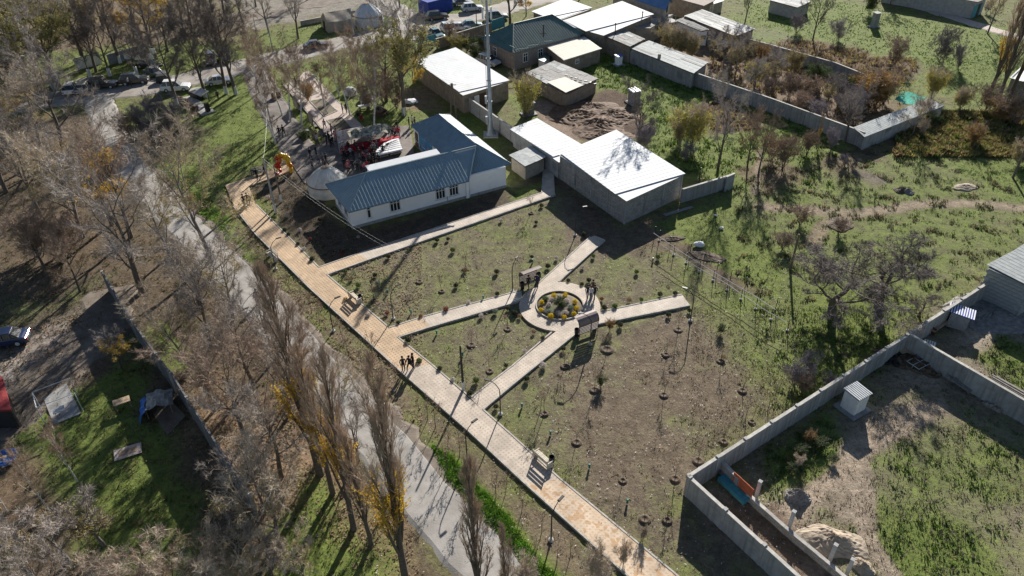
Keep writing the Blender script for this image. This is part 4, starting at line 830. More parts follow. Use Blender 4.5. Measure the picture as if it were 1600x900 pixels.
# ------------------------------------------------------------------ panel walls
def panel_wall(name, label, px, h, cat='wall', pitch=3.0, mat='concrete', cop=True, posts=True, caps=False, t_=.14, mid=False):
    pts = [P(x, y) for x, y in px]; base = pts[0].copy(); t = thing(name, label, cat, tuple(base)); pme = {}
    for a_, b_ in zip(pts, pts[1:]):
        d = b_-a_; L = d.length; k = max(1, round(L/pitch)); ang = math.atan2(d.y, d.x); s = L/k
        key = round(s, 2)
        for i in range(k):
            c = a_+d*((i+.5)/k)-base
            if key not in pme:
                mb = MB(); mb.box((0, 0, h/2-.05), (s-.06, t_, h-.02+.1))
                if mid: mb.box((0, 0, h*.5), (s-.5, t_+.05, h*.72))
                o_ = mb.build('panel', M[mat], t); pme[key] = o_.data; o_.location = (c.x, c.y, 0); o_.rotation_euler = (0, 0, ang)
            else: put('panel', pme[key], t, (c.x, c.y, rnd.uniform(-.02, .015)), (0, 0, ang))
            if cop: 
                if key+1000 not in pme:
                    o_ = MB().box((0, 0, 0), (s-.01, t_+.12, .09)).build('coping', M['coping'], t); pme[key+1000] = o_.data
                else: o_ = put('coping', pme[key+1000], t)
                o_.location = (c.x, c.y, h+.07); o_.rotation_euler = (0, 0, ang)
        if posts:
            for i in range(k+1):
                c = a_+d*(i/k)-base
                if 'post' not in pme:
                    mb = MB(); mb.box((0, 0, h/2), (.2, t_+.09, h+.06))
                    if caps: mb.box((0, 0, h+.15), (.26, .3, .1))
                    o_ = mb.build('post', M['concrete_light' if caps else 'concrete'], t); pme['post'] = o_.data
                else: o_ = put('post', pme['post'], t)
                o_.location = (c.x, c.y, 0); o_.rotation_euler = (0, 0, ang)
    return t
panel_wall('yard_wall', 'long grey panel wall running up right from the near corner of the walled yard', [(1071, 772), (1544, 460)], 1.95, caps=True)
panel_wall('yard_wall', 'grey panel wall casting the black shadow at the bottom edge', [(1072.5, 774.5), (1250, 941), (1330, 1020)], 1.95, caps=True)
panel_wall('yard_wall', 'grey dividing wall between the two yards at right', [(1413, 550), (1600, 662), (1720, 735)], 1.95)
panel_wall('inner_wall', 'low inner block wall parallel to the bottom yard wall', [(1122, 735), (1150, 765)], 1.15, pitch=1.7)
panel_wall('inner_wall', 'low foundation wall with tall posts in the yard corner', [(1166, 780), (1224, 832), (1296, 892), (1350, 940)], .55, pitch=2.0, mat='block')
panel_wall('garden_wall', 'long grey garden wall below the long low shed', [(985, 98), (1083, 133), (1200, 174), (1345, 229)], 2.0, mat='concrete')
panel_wall('garden_wall', 'grey orchard wall running down from the brown-roofed lean-to', [(1147, 74), (1200, 88), (1300, 117), (1358, 141)], 2.0)
panel_wall('garden_wall', 'short pale wall climbing right from the big shed', [(1064, 316), (1143, 292)], 1.7, pitch=2.9)
panel_wall('boundary_wall', 'pale concrete wall between the mast lawn and the sheds', [(722, 165), (872, 272)], 2.0, mat='concrete_light')
panel_wall('street_wall', 'mud-brown wall along the car row by the turquoise gates', [(682, 76), (768, 50)], 1.7, pitch=3.2, mat='mud_wall', posts=False)
panel_wall('wood_wall', 'long dark wall between the road wood and the left yards, upper stretch', [(172, 455), (220, 535), (276, 612)], 2.5, mat='dark_block', cop=False)
panel_wall('wood_wall', 'long dark wall between the road wood and the left yards, lower stretch', [(280, 616), (330, 695), (402, 806)], 2.5, mat='dark_block', cop=False)
panel_wall('street_wall', 'whitewashed patched wall behind the parked cars, left piece', [(120, 109), (160, 99)], 1.9, pitch=4, mat='whitewash', posts=False)
panel_wall('street_wall', 'blue-grey wall behind the parked cars, right piece', [(171, 101), (231, 84)], 1.7, pitch=3.6, mat='poly_grey', posts=False)
panel_wall('field_wall', 'low wall behind the tan tent', [(470, 40), (560, 22), (590, 15)], .8, pitch=3.5, mat='block', posts=False)
panel_wall('parapet', 'grey end wall at the right of the long meadow wall', [(1131, 299), (1144, 293)], 1.9, pitch=1.3, mat='poly_grey', posts=False)
# posts rising from the low wall
for i, (b_, ty) in enumerate((((1181, 778), 752), ((1232.5, 825), 799), ((1296, 877), 851), ((1323, 897), 874))):
    p = P(*b_); h = hgt(*b_, ty); o = MB().box((0, 0, h/2-.05), (.24, .24, h+.1)).box((0, 0, h), (.27, .27, .05)).build('concrete_post', M['pole_concrete']); o.location = p; o.rotation_euler = (0, 0, R_(-42))
    tag(o, f'square concrete post on the low yard wall, {ORD[i]} from the orange panel', 'post', 'posts on the low yard wall')
# orange panel, turquoise trough
t = thing('orange_screen', 'orange board screen standing in the low yard wall', 'panel', tuple(P(1157, 772)))
d = P(1172, 785)-P(1142, 757); ang = math.atan2(d.y, d.x)
for k in range(5): MB().box(((k-2)*d.length/5*math.cos(ang), (k-2)*d.length/5*math.sin(ang), .75), (d.length/5-.02, .05, 1.5+.03*(k % 2)), ang).build('board', M['orange_panel'], t)
t = thing('turquoise_bench', 'turquoise box seat in the shade of the orange panel', 'bench', tuple(P(1146, 768)), ang)
MB().box((0, 0, .45), (2.6, .75, .08)).build('seat', M['turquoise'], t); MB().box((0, -.34, .25), (2.6, .05, .36)).build('front_board', M['teal'], t)
for s in (-1.2, 1.2): MB().box((s, 0, .2), (.08, .7, .4)).build('leg', M['teal'], t)
MB().box((.2, 0, .52), (1.2, .3, .06)).build('back_pad', M['teal'], t)
# gates
def gate(name, label, a, b, h):
    A_, B_ = P(*a), P(*b); d = B_-A_; L = d.length; ang = math.atan2(d.y, d.x); t = thing(name, label, 'gate', tuple(A_), ang)
    for s in (0, 1):
        lf = MB().box((L*(.25+.5*s), 0, h/2), (L/2-.06, .06, h-.1)).build('leaf', M['turquoise'], t)
        for z in (.3, h/2, h-.3): MB().box((L*(.25+.5*s), -.05, z), (L/2-.1, .04, .07)).build('rail', M['teal'], lf)
        MB().box((L*s, 0, h/2+.1), (.16, .16, h+.2)).build('post', M['teal'], t)
gate('gate', 'turquoise double gate at the left end of the mud-brown wall', (655, 77), (681, 71), 2.1)
gate('gate', 'turquoise gate beyond the tall mast beside the green roof', (768, 49), (788, 42), 2.1)

# ------------------------------------------------------------------ poles, wires, mast, lamps
TOPS = {}
def pole(name, label, b_, ty, r=.12, mat='pole_concrete', wash=True, arm=None, cat='utility pole', key=None):
    p = P(*b_); h = hgt(*b_, ty); t = thing(name, label, cat, tuple(p))
    MB().tube([(0, 0, -.2), (0, 0, h)], [r*1.25, r*.75], 8).build('shaft', M[mat], t)
    if wash: MB().tube([(0, 0, 0), (0, 0, min(1.1, h*.2))], r*1.34, 8).build('painted_foot', M['whitewash'], t)
    if arm:
        MB().box((0, 0, h-.3), (arm, .08, .08)).build('crossarm', M['pole_wood'], t)
        for s in (-1, 0, 1):
            MB().lathe((s*arm*.42, 0, h-.26), [(.05, 0), (.06, .08), (.03, .16)], 6).build('insulator', M['frame_white'], t)
    if key: TOPS[key] = p+Vector((0, 0, h-.15))
    return t, h
pole('utility_pole', 'concrete utility pole with white foot at the top of the tiled walk', (431, 332), 246, key='a')
pole('utility_pole', 'dark twin-footed pole beside the balloon arch', (440, 315), 258, .10, 'pole_wood')
pole('utility_pole', 'concrete pole at the far left corner of the white-roofed garage shed', (659, 124), 61, key='b', arm=1.2)
pole('utility_pole', 'pole standing at the right end of the tan tent', (553, 55), 12, .10, key='c')
pole('utility_pole', 'pole with guy wires at the far crossroads', (621, 48), 14, .11, key='d', arm=1.2)
pole('utility_pole', 'pole on the verge left of the tan tent', (427, 83), 24, .10, key='e')
pole('utility_pole', 'thin leaning pole left of the verge pole', (408, 86), 26, .07, 'pole_concrete', False)
pole('utility_pole', 'slim pole by the car row along the street wall', (745, 47), 12, .08, 'metal_dark', False, key='f')
pole('utility_pole', 'pole on the park lawn above the walking couple', (430, 224), 160, .11, key='g')
pole('utility_pole', 'short dark pole with concrete foot standing on the meadow', (1235, 420), 366, .12, 'pole_wood', False)
pole('utility_pole', 'grey pole at the right edge of the meadow', (1583, 277), 222, .13, 'pole_wood', False)
pole('utility_pole', 'pole with white-painted foot where the lower spur meets the tiled walk', (724, 610), 540, .10, 'metal_dark', key='h')
pole('utility_pole', 'dark pole in the brown garden below the shed shadow', (1092, 287), 262, .06, 'metal_dark', False)
# A-frame wooden pole
pb = P(709, 183); h = hgt(709, 183, 130); t = thing('twin_pole', 'wooden A-frame pole behind the blue-roofed wing', 'utility pole', tuple(pb))
for s in (-.45, .45): MB().tube([(s, 0, -.2), (s*.15, 0, h)], [.14, .10], 7).build('leg', M['pole_wood'], t)
MB().box((0, 0, h-.25), (1.3, .09, .09)).build('crossarm', M['pole_wood'], t); TOPS['i'] = pb+Vector((0, 0, h-.15))
def wire(a_, b_, sag, label, r=.007):
    n_ = 12; mb = MB(); mb.tube([a_.lerp(b_, i/n_)-Vector((0, 0, sag*4*(i/n_)*(1-i/n_))) for i in range(n_+1)], r, 3, cap=False)
    tag(mb.build('overhead_wire', M['metal_grey']), label, 'wire')
far_end = P(660, 410)
wire(TOPS['i'], TOPS['b'], .8, 'wire from the A-frame pole to the garage shed pole'); wire(TOPS['a'], P(640, 400, 5.5), .9, 'slack wire crossing the shaded bed by the white building')
wire(TOPS['a']-Vector((0, 0, .4)), P(640, 406, 5.1), .9, 'lower slack wire crossing the shaded bed by the white building'); wire(TOPS['g'], TOPS['a'], .6, 'wire between the lawn pole and the walk pole')
wire(TOPS['g'], TOPS['e'], .8, 'wire from the lawn pole to the verge pole'); wire(TOPS['e'], TOPS['c'], .7, 'wire from the verge pole to the tent pole'); wire(TOPS['c'], TOPS['d'], .6, 'wire from the tent pole to the crossroads pole')
wire(TOPS['d'], TOPS['b'], .9, 'wire from the crossroads pole to the garage shed pole'); wire(TOPS['b'], P(735, 135, 3.0), .5, 'wire dropping from the garage shed pole to its roof')
for k, (gx_, gy_) in enumerate(((632, 60), (642, 62), (650, 58))): wire(TOPS['d'], P(gx_, gy_), 0, f'{["left", "middle", "right"][k]} guy wire of the crossroads pole', .02)
# tall mast
pb = P(767, 211); t = thing('mast', 'very tall pale steel mast with antennas behind the white building', 'mast', tuple(pb))
MH = 20.5
MB().lathe((0, 0, 0), [(.85, -.1), (.85, .12), (.5, .3), (.37, 1.3), (.29, 3), (.25, 8), (.20, 14), (.15, MH)], 16).build('shaft', M['mast_grey'], t, smooth=True)
MB().box((0, 0, .06), (2.1, 2.1, .2)).build('footing', M['concrete_light'], t)
for z in (1.6, 4.6): MB().box((-.5, -.1, z+.7), (.32, .4, 1.1)).build('cabinet', M['metal_grey'], t)
for z in (5, 8, 11, 14): MB().lathe((0, 0, z), [(.33-.006*z, -.06), (.40-.006*z, -.06), (.40-.006*z, .06), (.33-.006*z, .06)], 14).build('flange', M['metal_grey'], t)
mb = MB(); mb.tube([(-.42, -.15, .4), (-.36, -.12, 16)], .03, 4); mb.build('cable_ladder', M['metal_grey'], t)
for k in range(14): MB().box((-.40+.003*k, -.13, 1+1.05*k), (.05, .22, .04)).build('rung', M['metal_grey'], t)
for k in range(3):
    a_ = R_(90+120*k); 
    for z in (17.0, 19.0):
        an = MB().box((.62*math.cos(a_), .62*math.sin(a_), z), (.14, .28, 1.5), a_).build('antenna', M['frame_white'], t)
        MB().tube([(.15*math.cos(a_), .15*math.sin(a_), z+.3), (.6*math.cos(a_), .6*math.sin(a_), z+.3)], .04, 4).build('bracket', M['metal_grey'], an)
MB().tube([(0, 0, MH), (0, 0, MH+1.6)], .03, 4).build('lightning_rod', M['metal_grey'], t)
# garden lamps
def make_lamp():
    t = thing('path_lamp', '', 'street lamp')
    MB().tube([(0, 0, 0), (0, 0, 2.55)], [.055, .045], 7).build('post', M['metal_dark'], t)
    MB().lathe((0, 0, -.02), [(.2, 0), (.2, .1), (.09, .14), (.08, .3), (.05, .34)], 10).build('footing', M['concrete_light'], t)
    am = MB().tube([(0, 0, 2.5), (.05, 0, 2.8), (.35, 0, 3.25), (.75, 0, 3.5)], [.042, .038, .032, .03], 6).build('arm', M['metal_dark'], t)
    MB().box((1.0, 0, 3.53), (.62, .2, .07), top=.8).build('lamp_head', M['metal_dark'], am)
    return t
L0 = make_lamp(); first = True
LAMPS = [((521, 517), 35, 'slim lamp post over the upper tiled walk left of the first bench'), ((431, 420), 30, 'slim lamp post near the top of the tiled walk'), ((614.5, 497.5), 40, 'slim lamp post at the corner of the left spur path'),
 ((730, 718), 45, 'slim lamp post left of the lower tiled walk below the white-footed pole'), ((782, 647), 160, 'slim lamp post just right of the lower spur path mouth'), ((861, 844), 50, 'slim lamp post over the mottled walk near the bottom'),
 ((800.7, 455), 60, 'slim lamp post beside the roofed bench left of the flower ring'), ((922, 538), 170, 'slim lamp post behind the roofed bench below the flower ring'), ((1078.7, 501), 150, 'slim lamp post at the end of the right spur path'), ((898.7, 367.5), 15, 'slim lamp post in the lawn by the big shed shadow')]
for (b_, a_, lb) in LAMPS:
    o = L0 if first else copy_tree(L0); first = False
    o.location = P(*b_); o.rotation_euler = (0, 0, R_(a_)); o['label'] = lb; o['group'] = 'slim lamp posts of the park'
def tall_street_lamp(b_, ty, lb):
    t, h = pole('street_lamp', lb, b_, ty+4, .09, 'metal_pale', True, cat='street lamp')
    a_ = MB().tube([(0, 0, h-.1), (-.4, .1, h+.3), (-1.2, .2, h+.35)], .05, 6).build('arm', M['metal_pale'], t); MB().box((-1.5, .24, h+.36), (.7, .25, .1)).build('lamp_head', M['metal_pale'], a_)
tall_street_lamp((56, 112), 87, 'pale street lamp in the far left corner behind the trailer')
tall_street_lamp((507, 168), 118, 'thin white lamp on the memorial walk')
# trellis of stakes and wires
t = thing('wire_trellis', 'two lines of stakes and pale pipes across the lawn right of the big shed shadow', 'trellis', tuple(P(1092, 424)))
org = t.location
for (x, y) in [(1030, 376), (1052.5, 398), (1072, 411), (1092.5, 424), (1114, 438), (1136, 453), (1157.5, 467.5), (1180.5, 482.5), (1204.5, 499), (1230, 516)]:
    p = P(x, y)-org; s = MB().tube([(p.x, p.y, 0), (p.x, p.y, 1.35)], .035, 5).build('stake', M['metal_dark'], t); MB().lathe((p.x, p.y, 0), [(.15, -.02), (.15, .06), (.05, .1)], 8).build('footing', M['concrete_light'], s)
for (x, y) in [(1021, 378), (1045, 394), (1076, 405), (1097, 420), (1118, 432), (1139, 446), (1162, 458), (1186, 474), (1210, 490)]:
    p = P(x+2, y-8)-org; MB().tube([(p.x, p.y, 0), (p.x, p.y, 1.35)], .035, 5).build('stake', M['metal_dark'], t)
def rail(px, z):
    mb = MB(); q = [P(x, y, z)-org for x, y in px]; mb.tube(q, .028, 5); mb.build('pipe', M['metal_pale'], t)
rail([(1021, 364), (1073, 399), (1125, 431), (1180, 463), (1212, 484)], 1.35); rail([(1032, 382), (1082, 413), (1135, 443), (1190, 481), (1230, 504)], 1.3)

# ------------------------------------------------------------------ benches, bins, lights, beds
def park_bench(label, b_, ang, group=None):
    t = thing('park_bench', label, 'bench', tuple(P(*b_)), ang, group)
    for k in range(4): MB().box((0, -.2+k*.13, .46), (1.7, .11, .04)).build('seat_slat', M['bench_pale'], t)
    for k in range(3): MB().box((0, .30+.03*k, .62+k*.15), (1.7, .04, .11)).build('back_slat', M['bench_pale'], t)
    for s in (-.8, .8):
        MB().box((s, .0, .22), (.07, .5, .44)).build('leg', M['bench_pale'], t); MB().box((s, .33, .6), (.07, .05, .8)).build('back_post', M['bench_pale'], t); MB().box((s, -.02, .68), (.07, .55, .05)).build('armrest', M['bench_pale'], t)
    return t
def bin_(label, x, y):
    t = thing('litter_bin', label, 'bin', tuple(P(x, y)), 0, 'round litter bins in the park')
    MB().lathe((0, 0, 0), [(.17, .12), (.22, .3), (.24, .78), (.20, .80), (.19, .5)], 12).build('bucket', M['metal_dark'], t); MB().lathe((0, 0, 0), [(.2, 0), (.2, .05), (.04, .06), (.04, .2)], 8).build('stand', M['metal_dark'], t)
park_bench('pale slatted bench on the orange part of the tiled walk', (556, 470), R_(-51+180), 'pale slatted benches on the tiled walk')
park_bench('pale slatted bench at the edge of the mottled lower walk', (849, 722), R_(-51+180), 'pale slatted benches on the tiled walk')
park_bench('pale bench beside the lamp at the top left of the tiled walk', (426, 404), R_(-51), 'pale slatted benches on the tiled walk')
park_bench('pale bench behind the strollers near the balloon arch', (405, 273), R_(25), 'pale slatted benches on the tiled walk')
bin_('dark litter bin right of the orange-walk bench', 564, 471); bin_('dark litter bin right of the lower bench', 862, 724); bin_('dark litter bin left of the roofed bench behind the ring', 816, 451); bin_('dark litter bin right of the roofed bench behind the ring', 842, 436); bin_('dark litter bin at the right side of the lower roofed bench', 931, 508); bin_('dark litter bin at the left side of the lower roofed bench', 901, 524); bin_('dark litter bin by the strollers near the balloon arch', 396, 274)
def shelter(label, b_, ang, grp):
    t = thing('roofed_bench', label, 'bench shelter', tuple(P(*b_)), ang, grp)
    t.scale = (.86, .86, .86)
    for k in range(4): MB().box((0, -.1+k*.13, .46), (2.3, .11, .04)).build('seat_slat', M['wood_grey'], t)
    for k in range(6): MB().box((0, .50, .58+k*.19), (2.4, .04, .15)).build('back_board', M['poly_brown'], t)
    for s in (-1.2, 1.2):
        MB().tube([(s, .56, 0), (s, .56, 1.9), (s, .35, 2.25), (s, -.2, 2.42)], .035, 6).build('frame', M['metal_dark'], t); MB().box((s*.85, .1, .22), (.06, .5, .44)).build('leg', M['metal_dark'], t)
    arc = [(.58, 1.55), (.56, 1.9), (.42, 2.2), (.18, 2.38), (-.12, 2.45), (-.45, 2.42)]
    V = [(s*1.3, y, z) for y, z in arc for s in (-1, 1)]; V2 = [(x, y*.97, z-.03) for x, y, z in V]; n_ = len(V)
    Fc = [[2*i, 2*i+1, 2*i+3, 2*i+2][::-1] for i in range(len(arc)-1)]; 
    mb = MB(); mb.add(V+V2, Fc+[[q+n_ for q in f][::-1] for f in Fc]); mb.build('curved_roof', [M['poly_brown']], t)
    return t
shelter('roofed bench with curved brown canopy above the flower ring', (829, 447), R_(32), 'roofed benches round the flower ring')
shelter('roofed bench with curved brown canopy below the flower ring', (915, 520), R_(28+180), 'roofed benches round the flower ring')
shelter('upper brown-canopied bench left of the memorial walk', (468, 172), R_(120-90+90), 'roofed benches beside the memorial walk')
shelter('lower brown-canopied bench left of the memorial walk', (492, 198), R_(120), 'roofed benches beside the memorial walk')
for k, (x, y) in enumerate(((476, 215), (432, 153))):
    t = thing('low_cabinet', ['dark low cabinet on the grass left of the stage crowd', 'dark low box on the grass by the footpath'][k], 'cabinet', tuple(P(x, y)), R_(30)); MB().box((0, 0, .5), (1.4, .5, 1.0)).build('body', M['metal_dark'], t); MB().box((0, 0, 1.02), (1.5, .6, .06)).build('lid', M['metal_grey'], t)
LB = [(920.7, 731), (980, 786), (860, 679), (815.5, 636), (682.5, 522), (642.5, 489.5), (723, 556), (755, 467), (606, 458), (832, 410), (1020, 408)]
bl0 = None
for x, y in LB:
    if bl0 is None:
        bl0 = thing('garden_light', '', 'garden light'); MB().box((0, 0, .18), (.13, .13, .36)).build('post', M['green_box'], bl0); MB().box((0, 0, .39), (.21, .21, .08), top=.7).build('cap', M['green_box'], bl0); o = bl0
    else: o = copy_tree(bl0)
    o.location = P(x, y); o['group'] = 'small green garden lights'; auto_label(o, x, y, 'small green-topped garden light')
# ------------------------------------------------------------------ tents, yurts, monument, stage
def yurt(name, label, b_, R, wall_h, H, wall, roofm, ang, seams=8):
    t = thing(name, label, 'yurt', tuple(P(*b_)), ang)
    MB().lathe((0, 0, 0), [(R, -.05), (R*1.02, wall_h*.5), (R, wall_h)], 28).build('wall', wall, t, smooth=True)
    prof = [(R*1.03, wall_h-.1), (R*.93, wall_h+.25), (R*.7, wall_h+(H-wall_h)*.48), (R*.45, wall_h+(H-wall_h)*.78), (R*.22, H-.06), (R*.1, H)]
    ro = MB().lathe((0, 0, 0), prof, 28).build('roof', roofm, t, smooth=True)
    MB().lathe((0, 0, 0), [(R*.2, H-.1), (R*.21, H+.03), (R*.12, H+.1), (R*.02, H+.12)], 12).build('crown_ring', M['felt_trim'], ro)
    for k in range(seams):
        a_ = 2*math.pi*k/seams+.2; mb = MB(); mb.tube([(r*1.005*math.cos(a_), r*1.005*math.sin(a_), z+.03) for r, z in prof[:5]], .035, 4); mb.build('roof_seam', wall, ro)
    for z in (wall_h*.45, wall_h-.03):
        MB().lathe((0, 0, z), [(R*1.035, -.06), (R*1.045, 0), (R*1.035, .06)], 28).build('band', M['felt_trim'] if z > wall_h*.5 else wall, t)
    MB().box((R*1.0, 0, .85), (.12, 1.0, 1.7)).build('door', M['wood_dark'], t)
    return t
yurt('yurt', 'large cream felt yurt at the left end of the white building', (514, 298), 2.45, 1.5, 3.25, M['felt'], M['felt'], R_(100))
yurt('yurt', 'small white yurt beside the tan tent', (577, 37), 2.9, 1.9, 4.0, M['canvas_white'], M['canvas_white'], R_(-25), 12)
c4 = [P(513, 52), P(556, 45), P(546, 33), P(502, 41)]; c = sum(c4, Vector())/4; t = thing('army_tent', 'tan canvas ridge tent on the far verge', 'tent', tuple(c))
q = [p-c for p in c4]; e = [Vector((p.x, p.y, 1.9))*1 for p in q]; e = [Vector((p.x*.93, p.y*.93, 1.9)) for p in q]; r0 = (e[0]+e[3])/2; r1 = (e[1]+e[2])/2; r0.z = r1.z = 3.3
MB().add([q[0], q[1], e[1], e[0]], [[0, 1, 2, 3]]).build('wall', M['tent_tan'], t); MB().add([q[2], q[3], e[3], e[2]], [[0, 1, 2, 3]]).build('wall', M['tent_tan'], t)
MB().add([q[3], q[0], e[0], r0, e[3]], [[0, 1, 2, 3, 4]]).build('end_wall', M['tent_tan'], t); MB().add([q[1], q[2], e[2], r1, e[1]], [[0, 1, 2, 3, 4]]).build('end_wall', M['tent_tan'], t)
def sagroof(a_, b_, r_b, r_a):
    mb = MB(); V = []; Fc = []; nU, nV = 10, 5
    for i in range(nU+1):
        for j in range(nV+1):
            s, v_ = i/nU, j/nV; p = (a_*(1-s)+b_*s)*(1-v_)+(r_a*(1-s)+r_b*s)*v_; p = p+Vector((0, 0, -.18*math.sin(math.pi*s)*v_+.05*math.sin(9*s+3*v_))); V.append(p)
    for i in range(nU):
        for j in range(nV): Fc.append([i*(nV+1)+j, (i+1)*(nV+1)+j, (i+1)*(nV+1)+j+1, i*(nV+1)+j+1])
    mb.add(V, Fc); return mb
sagroof(e[0], e[1], r1, r0).build('roof', M['tent_tan'], t, smooth=True); sagroof(e[2], e[3], r0, r1).build('roof', M['tent_tan'], t, smooth=True)
dd = (q[0]-q[3]); m_ = (q[3]+q[0])/2
MB().box((m_.x*1.01, m_.y*1.01, .85), (.08, 1.1, 1.7), math.atan2(dd.y, dd.x)+math.pi/2).build('door_flap', M['metal_dark'], t)
for s in (.25, .5, .75):
    m_ = (q[0]+(q[1]-q[0])*s)*1.0; dd = q[1]-q[0]; MB().box((m_.x*.985, m_.y*.985-.06, 1.1), (.35, .12, .5), math.atan2(dd.y, dd.x)).build('window_flap', M['tent_tan'], t)
# memorial on the left lawn
t = thing('memorial', 'dark stepped memorial stones on a pale slab under the white-footed trees', 'memorial', tuple(P(307, 165)), R_(-48))
MB().box((0, 0, .05), (9, 2.2, .22)).build('base_slab', M['concrete_light'], t)
for k in range(4): MB().box((-3.6+k*1.9, -1.3+.2*(k % 2), .45), (1.2, .5, .8+.25*(k % 2)), R_(20)).build('stone', M['wood_dark'], t)
MB().box((-3, 1.4, .5), (2.2, 1.1, 1.0), R_(8)).build('plinth', M['metal_dark'], t); MB().box((3.9, .2, .75), (.6, .6, 1.4)).build('stele', M['metal_dark'], t)
MB().box((-1.2, 1.6, 1.4), (2.4, 1.6, .12), R_(8), rx=R_(12)).build('awning', M['metal_grey'], t)
for s in ((-2.2, 1.0), (-.2, 2.2)): MB().tube([(s[0], s[1], 0), (s[0], s[1], 1.35)], .05, 5).build('post', M['metal_dark'], t)
t = thing('round_slab', 'white oval slab leaning at the street edge near the memorial', 'slab', tuple(P(307, 142)), R_(-30)); MB().lathe((0, 0, 0), [(1.25, 0), (1.25, .15), (1.1, .22)], 18).build('top', M['concrete_light'], t)
# balloon arch
arch_a, arch_b = P(439, 268), P(452, 268)
pts = [(438.5, 248, 0), (437.5, 253, 0), (438, 258, 0), (440, 262, 0), (439, 244.5, 1), (442, 246, 1), (444, 249, 1), (445, 253, 1), (446.5, 257, 1), (448.5, 261, 1), (450, 264, 1), (451.5, 268, 1)]
t = thing('balloon_arch', 'arch of red, orange and yellow balloons at the end of the tiled walk', 'balloon arch', tuple(P(446, 271)))
bc = [(.55, .03, .015), (.62, .16, .01), (.70, .42, .02)]
for i_, c_ in enumerate(bc): mk(f'balloon{i_}', c_, c_, rough=.25, spec=.5)
bm_ = MB().blob((0, 0, 0), .27, 8, 6).build('balloon', M['balloon0'], t, smooth=True); meshes = [bm_.data]
for i_ in (1, 2): m2 = bm_.data.copy(); m2.materials[0] = M[f'balloon{i_}']; meshes.append(m2)
org = P(446, 271)
for k in range(46):
    a_ = k/45*math.pi; x = -.72*math.cos(a_); z = .15+2.45*math.sin(a_)**.8; j = (rnd.uniform(-.16, .16), rnd.uniform(-.2, .2), rnd.uniform(-.12, .12))
    me = meshes[0] if k < 15 else meshes[1] if (k < 26) else meshes[2]
    if rnd.random() < .3: me = rnd.choice(meshes[1:])
    if k == 0: o = bm_
    else: o = put('balloon', me, t)
    o.location = (x+j[0]*1.3, x*.35+j[1], z+j[2]); o.scale = (1, 1, 1.1)
MB().tube([(-.72*math.cos(a_), -.26*math.cos(a_), .1+2.3*math.sin(a_)**.8) for a_ in [i*math.pi/12 for i in range(13)]], .03, 4).build('frame', M['metal_grey'], t)
# stage: red tables, camouflage cover, white tables
sa, sb = P(541, 238), P(624, 221); d = sb-sa; ang = math.atan2(d.y, d.x); L = d.length
for k in range(6):
    c = sa+d*((k+.5)/6); t = thing('red_table', '', 'table', tuple(c), ang, 'red-draped tables in a row before the camouflage cover')
    t['label'] = f'red-draped long table before the stage cover, {ORD[k]} from the left'
    MB().box((0, 0, .76), (L/6-.06, 1.0, .05)).build('tabletop', M['wood_dark'], t); MB().box((0, 0, .42), (L/6-.02, 1.06, .74), top=.97).build('tablecloth', M['red_cloth'], t)
t = thing('camouflage_cover', 'camouflage fabric awning behind the red tables', 'awning', tuple(P(577, 222)), ang)
V = []; Fc = []
for i in range(13):
    for j in range(7):
        x = -2.9+5.8*i/12; y = -1.6+3.2*j/6; z = 2.2-.34*abs(y)+.10*math.sin(i*2.1+j)+(-.1*math.cos(i*1.05)); V.append((x, y, z))
for i in range(12):
    for j in range(6): Fc.append([i*7+j, (i+1)*7+j, (i+1)*7+j+1, i*7+j+1])
MB().add(V, Fc).build('fabric', M['camouflage'], t, smooth=False)
for x in (-2.8, 0, 2.8):
    for y in (-1.5, 1.5): MB().tube([(x, y, 0), (x, y, 1.65)], .04, 5).build('post', M['metal_grey'], t)
t = thing('banner', 'pale red-lettered banner screen at the left end of the stage', 'banner', tuple(P(548, 222)), ang); MB().box((0, 0, 1.2), (3.6, .06, 1.5)).build('cloth', M['banner'], t)
for s in (-1.8, 1.8): MB().tube([(s, .05, 0), (s, .05, 2)], .04, 5).build('post', M['metal_grey'], t)
t = thing('grille_stand', 'pale grid rack leaning at the left end of the red tables', 'rack', tuple(P(537, 237)), ang+.4)
for k in range(6): MB().box((-.6+k*.24, 0, .8), (.1, .05, 1.5)).build('bar', M['metal_pale'], t)
for z in (.15, .8, 1.5): MB().box((0, .04, z), (1.5, .04, .06)).build('rail', M['metal_grey'], t)
wt = 0
for r in range(6):
    a_ = P(584+3.6*r, 247-3.1*r+2); b_ = P(629-1.2*r, 237-3.0*r+2); d2 = b_-a_; a2 = math.atan2(d2.y, d2.x)
    for s in (0, 1):
        c = a_+d2*(.25+.5*s); t = thing('white_table', f'white-clothed long table in the courtyard, {ORD[r]} row from the canopy, {["left", "right"][s]} half', 'table', tuple(c), a2, 'white-clothed tables in the courtyard')
        MB().box((0, 0, .74), (d2.length/2-.1, .7, .04)).build('tabletop', M['wood_pale'], t); MB().box((0, 0, .66), (d2.length/2-.04, .76, .22), top=.99).build('tablecloth', M['white_cloth'], t)
        for u_ in (-1, 1): MB().box((u_*(d2.length/4-.3), 0, .35), (.06, .5, .7)).build('leg', M['wood_dark'], t)
        for u_ in (-.5, .5): MB().box((0, u_*1.15, .43), (d2.length/2-.3, .26, .05)).build('bench_board', M['wood_pale'], t)
